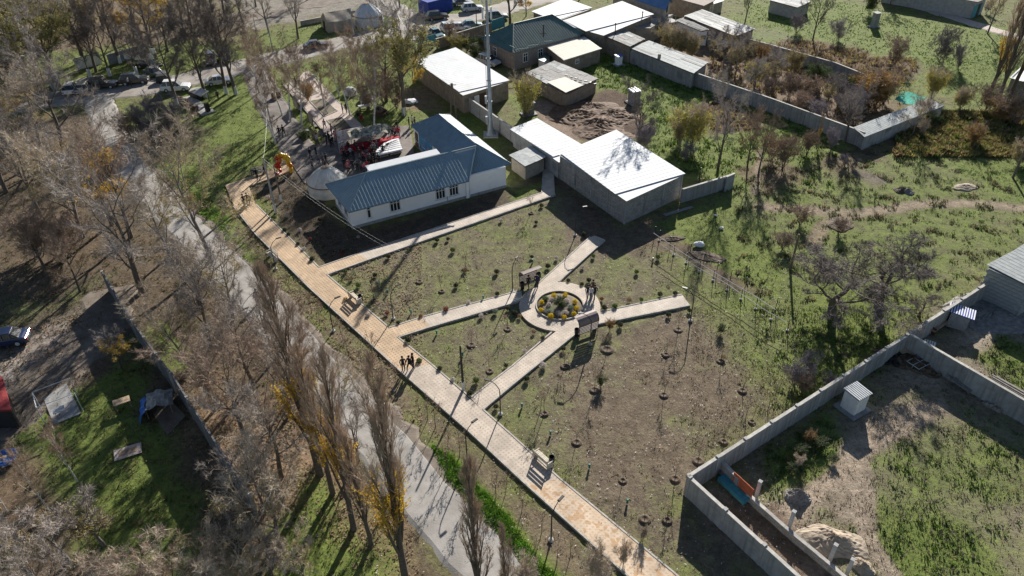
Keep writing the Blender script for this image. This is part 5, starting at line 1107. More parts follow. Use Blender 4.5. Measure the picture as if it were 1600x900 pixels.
# signs by the street, junk, slides
for k, (x, y, w_) in enumerate(((206, 104, 1.5), (219, 106, 1.1), (243, 96, 1.0), (240, 105, .9))):
    t = thing('sign_board', f'small pale sign board behind the dark parked cars, {ORD[k]} from the left', 'sign', tuple(P(x, y)), R_(10)); MB().box((0, 0, 1.9), (w_, .06, .9)).build('board', M['frame_white'], t); MB().tube([(0, .05, 0), (0, .05, 1.9)], .05, 5).build('post', M['metal_grey'], t)
t = thing('sign_board', 'grey notice board at the street edge above the birch copse', 'sign', tuple(P(592, 70)), R_(100)); MB().box((0, 0, 1.3), (1.6, .06, 1.3)).build('board', M['metal_grey'], t)
for s in (-.7, .7): MB().tube([(s, 0, 0), (s, 0, 1.9)], .04, 5).build('post', M['metal_grey'], t)
t = thing('statue', 'small white marker stone on the verge beside the white yurt', 'marker', tuple(P(610, 43))); MB().box((0, 0, .7), (.5, .3, 1.4), top=.7).build('stone', M['whitewash'], t)

# ------------------------------------------------------------------ trees
def unit(v): return v/np.maximum(np.linalg.norm(v, axis=-1, keepdims=True), 1e-9)
class Wood:
    """limbs as tapered tubes, twigs as slivers, leaves as small blades; all local, foot at the origin"""
    def __init__(s, seed): s.r = np.random.default_rng(seed); s.T = [[], [], 0]; s.C = [[], [], 0]; s.L = [[], [], 0]; s.ends = []
    def _add(s, b, V, Fc): b[0].append(V); b[1].append(Fc+b[2]); b[2] += len(V)
    def tube(s, pts, r0, r1, n, b):
        pts = np.array(pts); m = len(pts); rr = np.linspace(r0, r1, m); tg = unit(np.gradient(pts, axis=0)); a = np.cross(tg, [.3, .9, .2]); a = unit(a); c = np.cross(tg, a)
        th = 2*np.pi*np.arange(n)/n
        V = (pts[:, None]+(a[:, None]*np.cos(th)[None, :, None]+c[:, None]*np.sin(th)[None, :, None])*rr[:, None, None]).reshape(-1, 3)
        i = np.arange(m-1)[:, None]*n; k = np.arange(n)[None]; k2 = (k+1) % n
        q = np.stack([i+k, i+k2, i+n+k2, i+n+k], -1).reshape(-1, 4); Fc = np.concatenate([q[:, [0, 1, 2]], q[:, [0, 2, 3]]]); s._add(b, V, Fc)
    def slivers(s, p0, p1, w, b):
        d = p1-p0; sd = unit(np.cross(d, s.r.normal(size=d.shape)))*np.asarray(w).reshape(-1, 1)/2; N = len(p0)
        mid = (p0+p1)/2+s.r.normal(size=d.shape)*np.linalg.norm(d, axis=1, keepdims=True)*.06
        V = np.stack([p0-sd, p0+sd, mid+sd*.7, mid-sd*.7, p1], 1).reshape(-1, 3); i = np.arange(N)[:, None]*5
        Fc = np.concatenate([i+[0, 1, 2], i+[0, 2, 3], i+[3, 2, 4]]); s._add(b, V, Fc)
    def branch(s, p, d, L, seg, up, wig):
        pts = [p]; d = d/np.linalg.norm(d)
        for _ in range(seg):
            d = d+s.r.normal(size=3)*wig+np.array([0, 0, up]); d /= np.linalg.norm(d); p = p+d*L/seg; pts.append(p)
        return pts, d
def child_dir(r, d, ang):
    a = unit(np.cross(d, r.normal(size=3))); return d*math.cos(ang)+a*math.sin(ang)
def interp(pts, t):
    k = min(int(t*(len(pts)-1)), len(pts)-2); f = t*(len(pts)-1)-k; return pts[k]*(1-f)+pts[k+1]*f, unit(pts[k+1]-pts[k])
def grow(seed, H=10., rad=.25, stems=1, fork=.3, n1=7, n2=6, n3=6, a1=45, a2=40, l1=.55, l2=.5, l3=.5, up1=.08, wig=.12, twigs=6000, tw=.022, tl=.55, droop=0.0, leaves=0, leafsz=.13, leafz=(0, 1), narrow=False, spread0=0.0, stemtop=1.0):
    w = Wood(seed); r = w.r; lv2 = []; ends = []
    for sI in range(stems):
        d0 = np.array([r.normal()*spread0, r.normal()*spread0, 1.]); off = np.array([r.normal()*.15*(stems > 1), r.normal()*.15*(stems > 1), -.15])
        hs = H*stemtop*(1 if stems == 1 else r.uniform(.7, 1)); tp, _ = w.branch(off, d0, hs, 9, .03, wig*.35)
        rs = rad/(stems**.45); w.tube(tp, rs*1.15, rs*.10, 7, w.T)
        for i in range(n1):
            t = fork+(1-fork)*(i+r.uniform(.1, .9))/n1; p, d = interp(tp, t); taper = (1-t)
            if narrow: ln = H*l1*(.35+.9*taper)*r.uniform(.7, 1.1); an = math.radians(a1)*r.uniform(.7, 1.2)
            else: ln = H*l1*(.45+.75*math.sin(math.pi*min(1, (.25+.75*(1-t))))) * r.uniform(.75, 1.15); an = math.radians(a1)*r.uniform(.65, 1.25)
            az = 2.399*i+r.uniform(-.5, .5)+sI; dd = np.array([math.cos(az)*math.sin(an), math.sin(az)*math.sin(an), math.cos(an)])
            b1, e1 = w.branch(p, dd, ln, 6, up1, wig); rb = rs*(1-.8*t)*.62; w.tube(b1, rb, rb*.18, 5, w.T); ends.append((b1, ln, rb))
            for j in range(n2):
                t2 = .2+.8*(j+r.uniform(.1, .9))/n2; p2, d2 = interp(b1, t2); l_2 = ln*l2*(1.15-t2*.7)*r.uniform(.7, 1.2)
                b2, e2 = w.branch(p2, child_dir(r, d2, math.radians(a2)*r.uniform(.6, 1.3)), l_2, 4, up1*.8-droop, wig*1.1); r2 = rb*(1-.75*t2)*.5; w.tube(b2, max(r2, .014), .009, 4, w.T if r2 > .03 else w.C); lv2.append(b2)
                for k in range(n3):
                    t3 = .15+.85*(k+r.uniform(0, 1))/n3; p3, d3 = interp(b2, t3); l_3 = l_2*l3*(1.1-t3*.5)*r.uniform(.6, 1.2)
                    b3, e3 = w.branch(p3, child_dir(r, d3, math.radians(a2)*r.uniform(.5, 1.3)), l_3, 3, up1*.6-droop, wig*1.2); w.tube(b3, .016, .007, 3, w.C); lv2.append(b3)
    # twigs
    B = [np.array(b) for b in lv2]; ln = np.array([len(b) for b in B]); ix = r.integers(0, len(B), twigs)
    tt = r.uniform(.1, 1, twigs); P0 = np.empty((twigs, 3)); D0 = np.empty((twigs, 3))
    for q in range(twigs):
        b = B[ix[q]]; k = min(int(tt[q]*(len(b)-1)), len(b)-2); f = tt[q]*(len(b)-1)-k; P0[q] = b[k]*(1-f)+b[k+1]*f; D0[q] = b[k+1]-b[k]
    D0 = unit(D0); dd = unit(D0*(1.1 if narrow else .75)+r.normal(size=D0.shape)*(.35 if narrow else .6)+np.array([0, 0, (.55 if narrow else .15)-droop]))
    P1 = P0+dd*(tl*r.uniform(.4, 1.3, (twigs, 1))); w.slivers(P0, P1, tw*r.uniform(.6, 1.3, twigs), w.C)
    if leaves:
        zz = P1[:, 2]/H; ok = np.where((zz >= leafz[0]) & (zz <= leafz[1]))[0]
        q = r.choice(ok, leaves); f = r.uniform(.2, 1.05, (leaves, 1)); c = P0[q]*(1-f)+P1[q]*f+r.normal(size=(leaves, 3))*.06; a = unit(r.normal(size=(leaves, 3)))*leafsz*r.uniform(.5, 1.3, (leaves, 1)); b = unit(np.cross(a, r.normal(size=a.shape)))*leafsz*.55
        V = np.stack([c-a*.5, c+b*.5, c+a*.5, c-b*.5], 1).reshape(-1, 3); i = np.arange(leaves)[:, None]*4; w._add(w.L, V, np.concatenate([i+[0, 1, 2], i+[0, 2, 3]]))
    return w
def tree_meshes(key, w, bark, twig, leaf=None):
    tm = fastmesh(key+'_trunk', np.concatenate(w.T[0]), np.concatenate(w.T[1]), [M[bark]], smooth=True)
    V = list(w.C[0]); Fc = list(w.C[1]); nC = w.C[2]; nf = sum(len(f) for f in Fc)
    if w.L[0]: V += w.L[0]; Fc += [f+nC for f in w.L[1]]
    V = np.concatenate(V); Fc = np.concatenate(Fc); fm = np.zeros(len(Fc), int); fm[nf:] = 1
    cm = fastmesh(key+'_crown', V, Fc, [M[twig]]+([M[leaf]] if leaf else []), fm)
    return tm, cm
PR = {}
def proto(key, H, bark, twig, leaf=None, n=1, **k):
    PR[key] = []
    for i in range(n):
        w = grow(hash_(key)+i, H=H, leaves=k.get('leaves', 0), **{a: b for a, b in k.items() if a != 'leaves'}); PR[key].append((H,)+tree_meshes(key, w, bark, twig, leaf))
def hash_(s): return sum(ord(c)*(i+3) for i, c in enumerate(s)) % 9973
proto('spreading', 10, 'bark', 'twig_grey', n=2, rad=.24, fork=.25, n1=9, n2=7, n3=5, a1=42, twigs=6500, tw=.024, tl=.75)
proto('brownish', 10, 'bark', 'twig_brown', 'leaf_rust', n=2, rad=.24, fork=.25, n1=9, n2=7, n3=5, a1=44, twigs=6500, tw=.024, tl=.7, leaves=2200, leafsz=.16)
proto('tanish', 10, 'bark_grey', 'twig_tan', 'leaf_khaki', n=2, rad=.22, fork=.22, n1=9, n2=7, n3=5, a1=46, twigs=6500, tw=.024, tl=.7, leaves=2600, leafsz=.15)
proto('olive', 11, 'bark', 'twig_grey', 'leaf_olive', n=2, rad=.30, fork=.28, n1=10, n2=8, n3=6, a1=46, twigs=7000, tw=.024, tl=.7, leaves=13000, leafsz=.2)
proto('yellowing', 10, 'bark', 'twig_grey', 'leaf_yellow', n=1, rad=.24, fork=.28, n1=10, n2=7, n3=6, a1=44, twigs=6000, tw=.024, tl=.7, leaves=7000, leafsz=.19)
proto('dark', 10, 'bark', 'twig_dark', n=2, rad=.26, fork=.25, n1=10, n2=8, n3=6, a1=48, twigs=9000, tw=.028, tl=.7)
proto('poplar', 16, 'bark', 'twig_poplar', 'leaf_rust', n=2, rad=.30, fork=.14, n1=22, n2=5, n3=3, a1=17, a2=18, l1=.36, l2=.5, l3=.6, up1=.10, wig=.05, twigs=5500, tw=.022, tl=.95, narrow=True, leaves=900, leafsz=.14)
proto('poplar_yellow', 16, 'bark', 'twig_poplar', 'leaf_yellow', n=2, rad=.30, fork=.14, n1=22, n2=5, n3=3, a1=17, a2=18, l1=.36, l2=.5, l3=.6, up1=.10, wig=.05, twigs=5500, tw=.022, tl=.95, narrow=True, leaves=3000, leafsz=.17, leafz=(.05, .6))
proto('birch', 10, 'bark_birch', 'twig_brown', 'leaf_orange', n=2, rad=.14, fork=.25, n1=12, n2=6, n3=5, a1=28, a2=35, l1=.36, l2=.5, droop=.03, twigs=6000, tw=.018, tl=.6, leaves=700, leafsz=.13)
proto('thicket', 4, 'bark', 'twig_brown', 'leaf_rust', n=2, rad=.10, stems=7, fork=.1, n1=5, n2=6, n3=4, a1=32, l1=.5, spread0=.35, twigs=6000, tw=.022, tl=.45, leaves=1800, leafsz=.13)
proto('thicket_grey', 4, 'bark_grey', 'twig_purple', n=2, rad=.10, stems=7, fork=.1, n1=5, n2=6, n3=4, a1=32, l1=.5, spread0=.38, twigs=6500, tw=.022, tl=.5)
proto('thicket_pale', 4, 'bark_grey', 'twig_tan', 'leaf_white', n=1, rad=.08, stems=9, fork=.1, n1=4, n2=6, n3=4, a1=26, l1=.45, spread0=.4, twigs=6500, tw=.022, tl=.55, leaves=500)
proto('bush_yellow', 3.6, 'bark', 'twig_tan', 'leaf_khaki', n=2, rad=.09, stems=8, fork=.1, n1=5, n2=6, n3=4, a1=30, l1=.5, spread0=.35, twigs=4500, tw=.02, tl=.45, leaves=7000, leafsz=.13)
proto('bush_lime', 4, 'bark', 'twig_tan', 'leaf_lime', n=1, rad=.10, stems=7, fork=.15, n1=6, n2=6, n3=4, a1=34, l1=.5, spread0=.35, twigs=4500, tw=.02, tl=.5, leaves=9000, leafsz=.15)
proto('bush_orange', 3.6, 'bark', 'twig_brown', 'leaf_orange', n=1, rad=.09, stems=8, fork=.1, n1=5, n2=6, n3=4, a1=35, l1=.5, spread0=.4, twigs=4000, tw=.02, tl=.45, leaves=6500, leafsz=.15)
proto('bush_green', 3.6, 'bark', 'twig_dark', 'leaf_green', n=1, rad=.09, stems=8, fork=.1, n1=5, n2=6, n3=4, a1=38, l1=.5, spread0=.4, twigs=3500, tw=.02, tl=.45, leaves=8500, leafsz=.14)
proto('fruit', 4, 'bark_grey', 'twig_grey', 'leaf_khaki', n=2, rad=.12, fork=.22, n1=7, n2=6, n3=4, a1=45, l1=.5, twigs=3500, tw=.02, tl=.45, leaves=1300, leafsz=.13)
proto('gnarled', 8, 'bark', 'twig_dark', n=2, rad=.38, fork=.28, n1=8, n2=8, n3=7, a1=62, a2=50, l1=.62, l2=.5, up1=.02, wig=.24, twigs=13000, tw=.026, tl=.6)
proto('sapling', 2.2, 'bark', 'twig_brown', 'leaf_rust', n=2, rad=.03, fork=.35, n1=6, n2=3, n3=2, a1=30, l1=.35, twigs=160, tw=.012, tl=.3, leaves=60, leafsz=.10)
NAMES = {'spreading': 'bare_tree', 'brownish': 'rusty_tree', 'tanish': 'tan_tree', 'olive': 'olive_leaved_tree', 'yellowing': 'yellowing_tree', 'dark': 'dark_bare_tree', 'poplar': 'poplar_tree', 'poplar_yellow': 'yellow_leaved_poplar', 'birch': 'birch_tree',
 'thicket': 'rusty_thicket', 'thicket_grey': 'bare_thicket', 'thicket_pale': 'pale_brush', 'bush_yellow': 'khaki_bush', 'bush_orange': 'orange_bush', 'bush_lime': 'yellow_green_bush', 'bush_green': 'green_bush', 'fruit': 'fruit_tree', 'gnarled': 'crooked_tree', 'sapling': 'sapling'}
DESC = {'spreading': 'leafless grey-brown spreading tree', 'brownish': 'rusty brown half-bare tree', 'tanish': 'tan-twigged nearly bare tree', 'olive': 'tall olive-leaved tree', 'yellowing': 'half-bare yellow-leaved tree', 'dark': 'dark bare tree', 'poplar': 'tall bare upright poplar', 'poplar_yellow': 'tall yellow-leaved poplar', 'birch': 'slender white-stemmed birch',
 'thicket': 'rust-brown thicket', 'thicket_grey': 'grey leafless thicket', 'thicket_pale': 'pale straggly brush', 'bush_yellow': 'khaki-yellow bush', 'bush_orange': 'orange-leaved bush', 'bush_lime': 'bright yellow-green bush', 'bush_green': 'green leafy bush', 'fruit': 'small fruit tree', 'gnarled': 'crooked old bare tree', 'sapling': 'thin young sapling'}
cnt = {}
wash_me = None
def plant(key, b_, ty, wide=1.0, wash=False, label=None, rz=None):
    i = cnt.get(key, 0); cnt[key] = i+1; H, tm, cm = PR[key][i % len(PR[key])]
    p = P(*b_); h = hgt(*b_, ty) if ty is not None and ty > 0 else (-ty if ty else H)
    s = h/H; t = thing(NAMES[key], '', 'tree' if key not in ('thicket', 'thicket_grey', 'thicket_pale', 'bush_yellow', 'bush_orange', 'bush_green', 'bush_lime') else 'bush', tuple(p), rz if rz is not None else rnd.uniform(0, 6.28))
    t.scale = (s*wide, s*wide, s)
    put('trunk', tm, t); put('crown', cm, t)
    if wash:
        global wash_me
        if wash_me is None: o_ = MB().tube([(0, 0, -.05), (0, 0, 1.0)], [.36, .30], 9).build('whitewashed_foot', M['whitewash'], t); wash_me = o_.data
        else: o_ = put('whitewashed_foot', wash_me, t)
        o_.scale = (1/(s*wide)*.9, 1/(s*wide)*.9, 1.3/s)
    if label: t['label'] = label
    else: auto_label(t, b_[0], b_[1], DESC[key])
    return t
# (kind, foot pixel, top row, width factor, whitewashed foot)
T = [
 # left wood, from the back to the front
 ('olive', (88, 135), -12, 1.1, 0), ('olive', (40, 120), -12, 1.1, 0), ('olive', (130, 95), -11, 1.0, 0), ('olive', (10, 60), -11, 1.1, 0), ('yellowing', (110, 60), -10, 1.0, 0), ('dark', (150, 112), -9, 1.1, 0), ('dark', (70, 160), -7, 1.2, 0), ('olive', (60, 90), -10, 1, 0), ('olive', (20, 165), -10, 1.1, 0), ('spreading', (120, 30), -9, 1, 0),
 ('brownish', (188, 98), -11.5, .95, 1), ('brownish', (160, 40), -8, 1, 0), ('yellowing', (244, 92), -12, .95, 0), ('dark', (262, 80), -9, 1, 0), ('brownish', (215, 60), -10, 1, 0), ('dark', (172, 118), -9, .8, 1), ('dark', (141, 120), -6, .8, 1), ('dark', (214, 116), -7, .8, 1), ('tanish', (290, 60), -10, 1, 0), ('dark', (300, 50), -9, 1.1, 0),
 ('dark', (277, 163), -11, .9, 1), ('dark', (322, 152), -10.5, .9, 1), ('dark', (354, 146), -11.5, .9, 1), ('dark', (369, 147), -12, .9, 1), ('dark', (236, 118), -7, .7, 1), ('spreading', (380, 40), -9, 1, 0), ('spreading', (350, 20), -9, 1, 0), ('spreading', (466, 60), -9.5, .9, 0), ('spreading', (420, 50), -8, .9, 0), ('spreading', (400, 10), -8, 1, 0), ('tanish', (330, 10), -8, 1, 0), ('dark', (578, 6), -5, 1.0, 0), ('dark', (625, 12), -6, 1, 0), ('dark', (480, 0), -6, 1, 0),
 ('yellowing', (8, 245), -8, 1.1, 0), ('tanish', (30, 270), -9, 1.1, 0), ('spreading', (102, 240), -11, 1.15, 0), ('tanish', (60, 215), -8, 1.1, 0), ('spreading', (60, 330), -9, 1.1, 0), ('dark', (10, 300), -9, 1.1, 0),
 ('thicket_grey', (230, 215), -4.5, 1.4, 0), ('thicket_grey', (262, 208), -4, 1.3, 0), ('thicket', (205, 218), -3.5, 1.2, 0),
 ('yellowing', (175, 350), -9.5, 1.0, 0), ('tanish', (130, 370), -9.5, 1.1, 0), ('brownish', (205, 370), -9.5, 1.0, 0), ('spreading', (222, 455), -11, 1.15, 0), ('brownish', (70, 420), -5.5, 1.1, 0), ('brownish', (125, 455), -5, 1.0, 0), ('thicket', (60, 400), -4, 1.5, 0), ('thicket', (110, 400), -4, 1.5, 0),
 ('tanish', (330, 408), 262, 1.0, 0), ('spreading', (330, 540), -8, 1.0, 0), ('tanish', (365, 500), -7, 1.1, 0), ('tanish', (300, 575), -6, 1.1, 0), ('yellowing', (190, 575), -3, 1.1, 0),
 ('brownish', (335, 640), -6, 1.1, 0), ('brownish', (385, 690), -7.5, 1.1, 0), ('spreading', (440, 745), -7.5, 1.0, 0), ('spreading', (415, 800), -5, 1.0, 0), ('spreading', (395, 600), -7, 1.0, 0), ('tanish', (440, 860), -7.5, 1.1, 0), ('spreading', (425, 900), -4.5, 1.1, 0), ('tanish', (475, 905), -4, 1.0, 0),
 ('poplar_yellow', (500, 740), 452, .85, 0), ('poplar_yellow', (520, 770), 560, .8, 0), ('poplar_yellow', (553, 826), 575, .75, 0), ('poplar', (580, 850), 690, .8, 0), ('poplar_yellow', (636, 920), 604, .75, 0), ('poplar', (752, 960), 745, .75, 0), ('tanish', (265, 400), -7, 1.0, 0), ('spreading', (312, 478), -6, 1.1, 0), ('brownish', (455, 645), -6.5, 1.0, 0), ('spreading', (430, 560), -6, 1.0, 0), ('spreading', (560, 720), -5, .9, 0), ('tanish', (530, 660), -5, .9, 0), ('brownish', (470, 600), -6, .9, 0), ('tanish', (610, 780), -3.5, 1, 0), ('poplar', (795, 960), 830, .6, 0),
 ('birch', (121, 752), -5.5, .7, 0), ('birch', (76, 798), -6, .6, 0), ('fruit', (162, 852), -3.5, 1.3, 0), ('fruit', (107, 876), -4, 1.2, 0), ('fruit', (47, 900), -3.8, 1.1, 0), ('birch', (12, 800), -3.5, .8, 0), ('thicket_pale', (175, 925), -2.6, 1.2, 0), ('spreading', (90, 960), -5, 1.0, 0),
 ('brownish', (300, 990), -6, 1.2, 0), ('tanish', (355, 975), -6, 1.2, 0), ('brownish', (250, 985), -5, 1.2, 0), ('tanish', (395, 950), -5, 1.1, 0),
 # birch copse and park trees
 ('birch', (441, 180), -8.5, 1.0, 0), ('birch', (454, 190), -9.5, 1.1, 0), ('birch', (472, 198), -9.5, 1, 0), ('birch', (392, 110), -8, 1.1, 0), ('birch', (430, 225), -8.5, .9, 0), ('birch', (405, 145), -7.5, 1.1, 0), ('birch', (416, 125), -7, 1.1, 0), ('birch', (547, 180), -8, 1.1, 0), ('birch', (585, 205), -10, 1.0, 0), ('birch', (565, 165), -7.5, 1.1, 0), ('birch', (530, 150), -7, 1.1, 0), ('birch', (512, 178), -6, .9, 0),
 ('birch', (560, 130), -7.5, 1.0, 0), ('thicket', (600, 160), -4.5, 1.2, 0), ('thicket', (575, 170), -3.5, 1.2, 0), ('thicket', (620, 168), -3.5, 1.0, 0), ('olive', (632, 180), -13, .85, 1), ('olive', (604, 158), -10, .8, 0), ('dark', (560, 112), -4.6, .8, 0), ('yellowing', (646, 150), -6, .7, 0), ('bush_orange', (482, 158), -2.6, 1.0, 0), ('bush_green', (523, 106), -1.6, .6, 0), ('bush_green', (496, 116), -1.6, .8, 0), ('thicket', (493, 225), -1.6, 1, 0), ('bush_green', (478, 222), -1.8, .9, 0),
 # behind the buildings
 ('dark', (797, 38), -9.5, 1.1, 0), ('yellowing', (822, 25), -5, 1, 0), ('yellowing', (905, 0), -5, 1.2, 0), ('bush_lime', (715, 84), -3, 1.1, 0), ('bush_green', (728, 82), -2.6, 1.2, 0), ('bush_green', (742, 92), -2.2, 1.2, 0), ('thicket', (706, 70), -3.4, 1, 0), ('bush_green', (752, 78), -2.4, 1, 0), ('bush_lime', (823, 184), -5.5, .8, 0),
 ('dark', (998, 232), -7, .8, 0), ('thicket_grey', (1003, 238), -3.5, 1, 0), ('bush_lime', (1080, 230), -5.2, 1.0, 0), ('bush_yellow', (1060, 225), -3, .9, 0), ('spreading', (1122, 262), -9, .75, 0), ('thicket_grey', (1070, 250), -1.8, 1.3, 0), ('brownish', (1185, 272), -6, .75, 0), ('brownish', (1168, 258), -5.6, .8, 0), ('thicket', (1222, 262), -3.6, 1.0, 0), ('thicket', (1205, 250), -2.8, 1.0, 0), ('thicket', (1260, 240), -2.6, 1.1, 0), ('poplar_yellow', (1276, 228), -4.2, .8, 0), ('spreading', (1320, 222), -6, .9, 0), ('thicket_grey', (1300, 232), -2.2, 1.1, 0), ('tanish', (1425, 212), -4.6, .9, 0), ('thicket_pale', (1440, 212), -2.0, .8, 0),
 ('fruit', (1130, 108), -3.6, 1.2, 0), ('bush_yellow', (1060, 88), -4, 1.1, 0), ('bush_yellow', (1045, 80), -4, 1.0, 0), ('bush_yellow', (1078, 92), -3.5, 1.0, 0), ('fruit', (1032, 62), -3, 1, 0), ('fruit', (1115, 92), -3.6, 1, 0), ('fruit', (1150, 112), -4, 1, 0), ('fruit', (1178, 140), -4, 1.1, 0), ('bush_lime', (1179, 132), -3.6, .8, 0), ('fruit', (1140, 90), -4, 1, 0), ('fruit', (1165, 100), -4, 1, 0), ('fruit', (1205, 140), -4.2, 1.1, 0), ('bush_orange', (1188, 100), -3, 1, 0), ('fruit', (1212, 120), -3.6, 1.1, 0), ('thicket', (1200, 150), -2.6, 1.2, 0), ('thicket', (1232, 150), -3, 1.3, 0), ('bush_yellow', (1240, 115), -3.5, .9, 0), ('bush_green', (1270, 135), -3.4, 1, 0), ('thicket', (1262, 155), -3, 1.3, 0), ('thicket_grey', (1310, 165), -3, 1.2, 0), ('bush_green', (1318, 150), -3, 1, 0), ('bush_orange', (1365, 168), -5, 1.25, 0), ('bush_orange', (1345, 155), -3.6, 1.1, 0), ('bush_lime', (1380, 160), -4, 1.0, 0), ('thicket_grey', (1325, 185), -3.4, 1.2, 0), ('fruit', (1290, 170), -4, 1.1, 0), ('thicket_grey', (1280, 190), -2.4, 1.4, 0), ('thicket', (1250, 175), -2.6, 1.4, 0),
 ('dark', (1270, 62), -8, .7, 0), ('dark', (1163, 40), -8, .6, 0), ('thicket_grey', (1245, 50), -2.8, 1.2, 0), ('thicket_grey', (1310, 62), -3, 1.2, 0), ('thicket', (1395, 100), -3.6, 1.3, 0), ('thicket_grey', (1470, 100), -4.6, 1.0, 0), ('thicket_grey', (1497, 108), -3.2, .8, 0), ('bush_lime', (1455, 155), -4.0, .9, 0), ('tanish', (1543, 52), -7.5, .9, 0), ('dark', (1390, 12), -4, 1.2, 0), ('bush_green', (1360, 22), -4, .8, 0), ('thicket_grey', (1540, 20), -2, 1.0, 0),
 ('poplar_yellow', (1545, 150), -15, .9, 0), ('poplar', (1560, 158), -16, .9, 0), ('poplar', (1578, 150), -17, .9, 0), ('poplar_yellow', (1592, 160), -12, .9, 0), ('thicket', (1540, 175), -3.5, 1.4, 0), ('bush_orange', (1560, 190), -3, 1.4, 0), ('thicket', (1585, 195), -4, 1.4, 0), ('bush_yellow', (1500, 170), -2.5, 1.3, 0), ('bush_orange', (1520, 225), -2.4, 1.2, 0), ('bush_yellow', (1590, 255), -2.5, 1.3, 0), ('bush_green', (1450, 195), -2, 1.4, 0), ('thicket', (1440, 185), -2.4, 1.3, 0),
 ('thicket', (1223, 388), -1.5, 1.6, 0), ('thicket_grey', (1320, 258), -1.2, 1.3, 0), ('thicket_grey', (1335, 262), -1.0, 1.3, 0), ('thicket', (1310, 365), -1.6, 1.2, 0), ('thicket', (1250, 350), -1.8, 1.2, 0),
 ('gnarled', (1300, 490), -5.0, 1.8, 0), ('gnarled', (1374, 480), -4.9, 1.9, 0), ('gnarled', (1436, 492), -2.0, 1.3, 0), ('thicket_grey', (1240, 600), -2.2, 1.0, 0), ('thicket_grey', (1262, 590), -2.0, 1.0, 0), ('thicket_grey', (1290, 612), -1.4, 1.0, 0), ('thicket', (1252, 615), -1.8, .9, 0),
 ('thicket_pale', (935, 905), -2.8, .8, 0), ('thicket_pale', (975, 880), -1.6, .8, 0), ('thicket_pale', (1005, 842), -1.0, .8, 0), ('thicket_pale', (820, 935), -3, .8, 0), ('thicket_pale', (1247, 730), -1.0, .9, 0), ('bush_green', (1250, 712), -.8, 1.3, 0), ('bush_orange', (1262, 690), -1.0, .9, 0), ('bush_green', (1283, 700), -.7, 1.5, 0), ('bush_green', (1300, 720), -.5, 1.7, 0), ('bush_green', (1235, 735), -.5, 1.5, 0),
 ('bush_orange', (953, 515), -1.0, .9, 0), ('bush_green', (1125, 520), -.8, 1.0, 0), ('bush_green', (938, 603), -1.0, .9, 0)]
for k, b_, ty, wd, ws in T: plant(k, b_, ty, wd, bool(ws))

# ------------------------------------------------------------------ clipped shrubs, saplings, pits, flower ring
def ball_mesh(key, R, mat, n=1400, sz=.075, zs=.85, seed=1, mats=None):
    r = np.random.default_rng(seed); d = unit(r.normal(size=(n, 3))); rad = R*r.uniform(.55, 1.04, (n, 1))*(1+.12*np.sin(d[:, :1]*5+d[:, 1:2]*4)); c = d*rad*[1, 1, zs]+[0, 0, R*zs*.95]
    a = unit(r.normal(size=(n, 3)))*sz; b = unit(np.cross(a, d))*sz*.6
    V = np.stack([c-a*.5, c+b*.5, c+a*.5, c-b*.5], 1).reshape(-1, 3); i = np.arange(n)[:, None]*4
    return fastmesh(key, V, np.concatenate([i+[0, 1, 2], i+[0, 2, 3]]), [M[mat]])
BM = {'dark': ball_mesh('shrub', .42, 'leaf_dark', 1100, .09), 'green': ball_mesh('shrub', .45, 'leaf_green', 1100, .09, seed=2), 'white': ball_mesh('shrub', .40, 'leaf_white', 900, .09, seed=3), 'rust': ball_mesh('shrub', .40, 'leaf_rust', 600, .09, seed=4), 'crimson': ball_mesh('shrub', .40, 'leaf_crimson', 700, .09, seed=5), 'sage': ball_mesh('shrub', .42, 'leaf_sage', 900, .09, seed=6)}
SD = {'dark': 'dark rounded garden shrub', 'green': 'green rounded garden shrub', 'white': 'whitish rounded garden shrub', 'rust': 'rusty rounded garden shrub', 'crimson': 'dull red rounded garden shrub', 'sage': 'sage-green garden shrub'}
SH = {'dark': [(944, 483), (1054.5, 460), (1077, 487), (1044, 494), (969, 510), (880, 547), (902, 523), (823, 594), (848, 530), (804, 492), (837.5, 349), (856, 418), (888, 440), (912, 368), (831, 403), (909, 446), (445, 361), (466, 383), (488, 407), (451, 368), (622.5, 506), (638, 534), (734, 617), (775, 637), (790.5, 573), (794, 484), (777, 461), (586, 432), (683, 377), (700, 375), (712.5, 448), (607, 403), (846, 323), (687, 578), (1031, 462), (920, 440), (776, 427), (500, 345)],
 'green': [(994.5, 427), (927, 402), (707.5, 393), (960.5, 481), (1028, 404), (429, 342), (560, 448), (540, 426), (744, 597), (655, 566), (1002, 470)],
 'white': [(819, 550.5), (849, 573.5), (910, 419), (475, 391), (469, 361), (449, 339), (419, 310), (708, 595), (752, 495), (732, 474), (869.5, 405), (783, 346), (560, 372), (575, 495)],
 'crimson': [(605, 491), (657.5, 496), (697, 486), (940, 469), (535, 398), (485, 375)], 'rust': [(727, 424), (549.5, 437), (834, 520), (812, 496), (983, 471), (1130, 560), (540, 470)], 'sage': [(774, 489), (590, 445)]}
for kk, L_ in SH.items():
    for x, y in L_:
        o = put('garden_shrub', BM[kk], None, P(x, y), (0, 0, rnd.uniform(0, 6)), (rnd.uniform(.5, .75),)*3); tag(o, None, 'shrub', 'small shrubs along the park walks'); auto_label(o, x, y, SD[kk])
PITS = [(948.7, 546), (1040.7, 554), (882.5, 572), (1125.7, 564), (1037, 617), (928.7, 609), (1060, 515), (851, 646), (1175, 659), (901, 691), (973, 751), (1042.5, 813), (1007.5, 811), (1055, 748), (1091, 720), (1131, 690), (736, 539), (793, 514), (584.5, 469), (655, 440), (727, 420), (830, 333), (1160, 610), (765, 580), (690, 455)]
pit_me = None
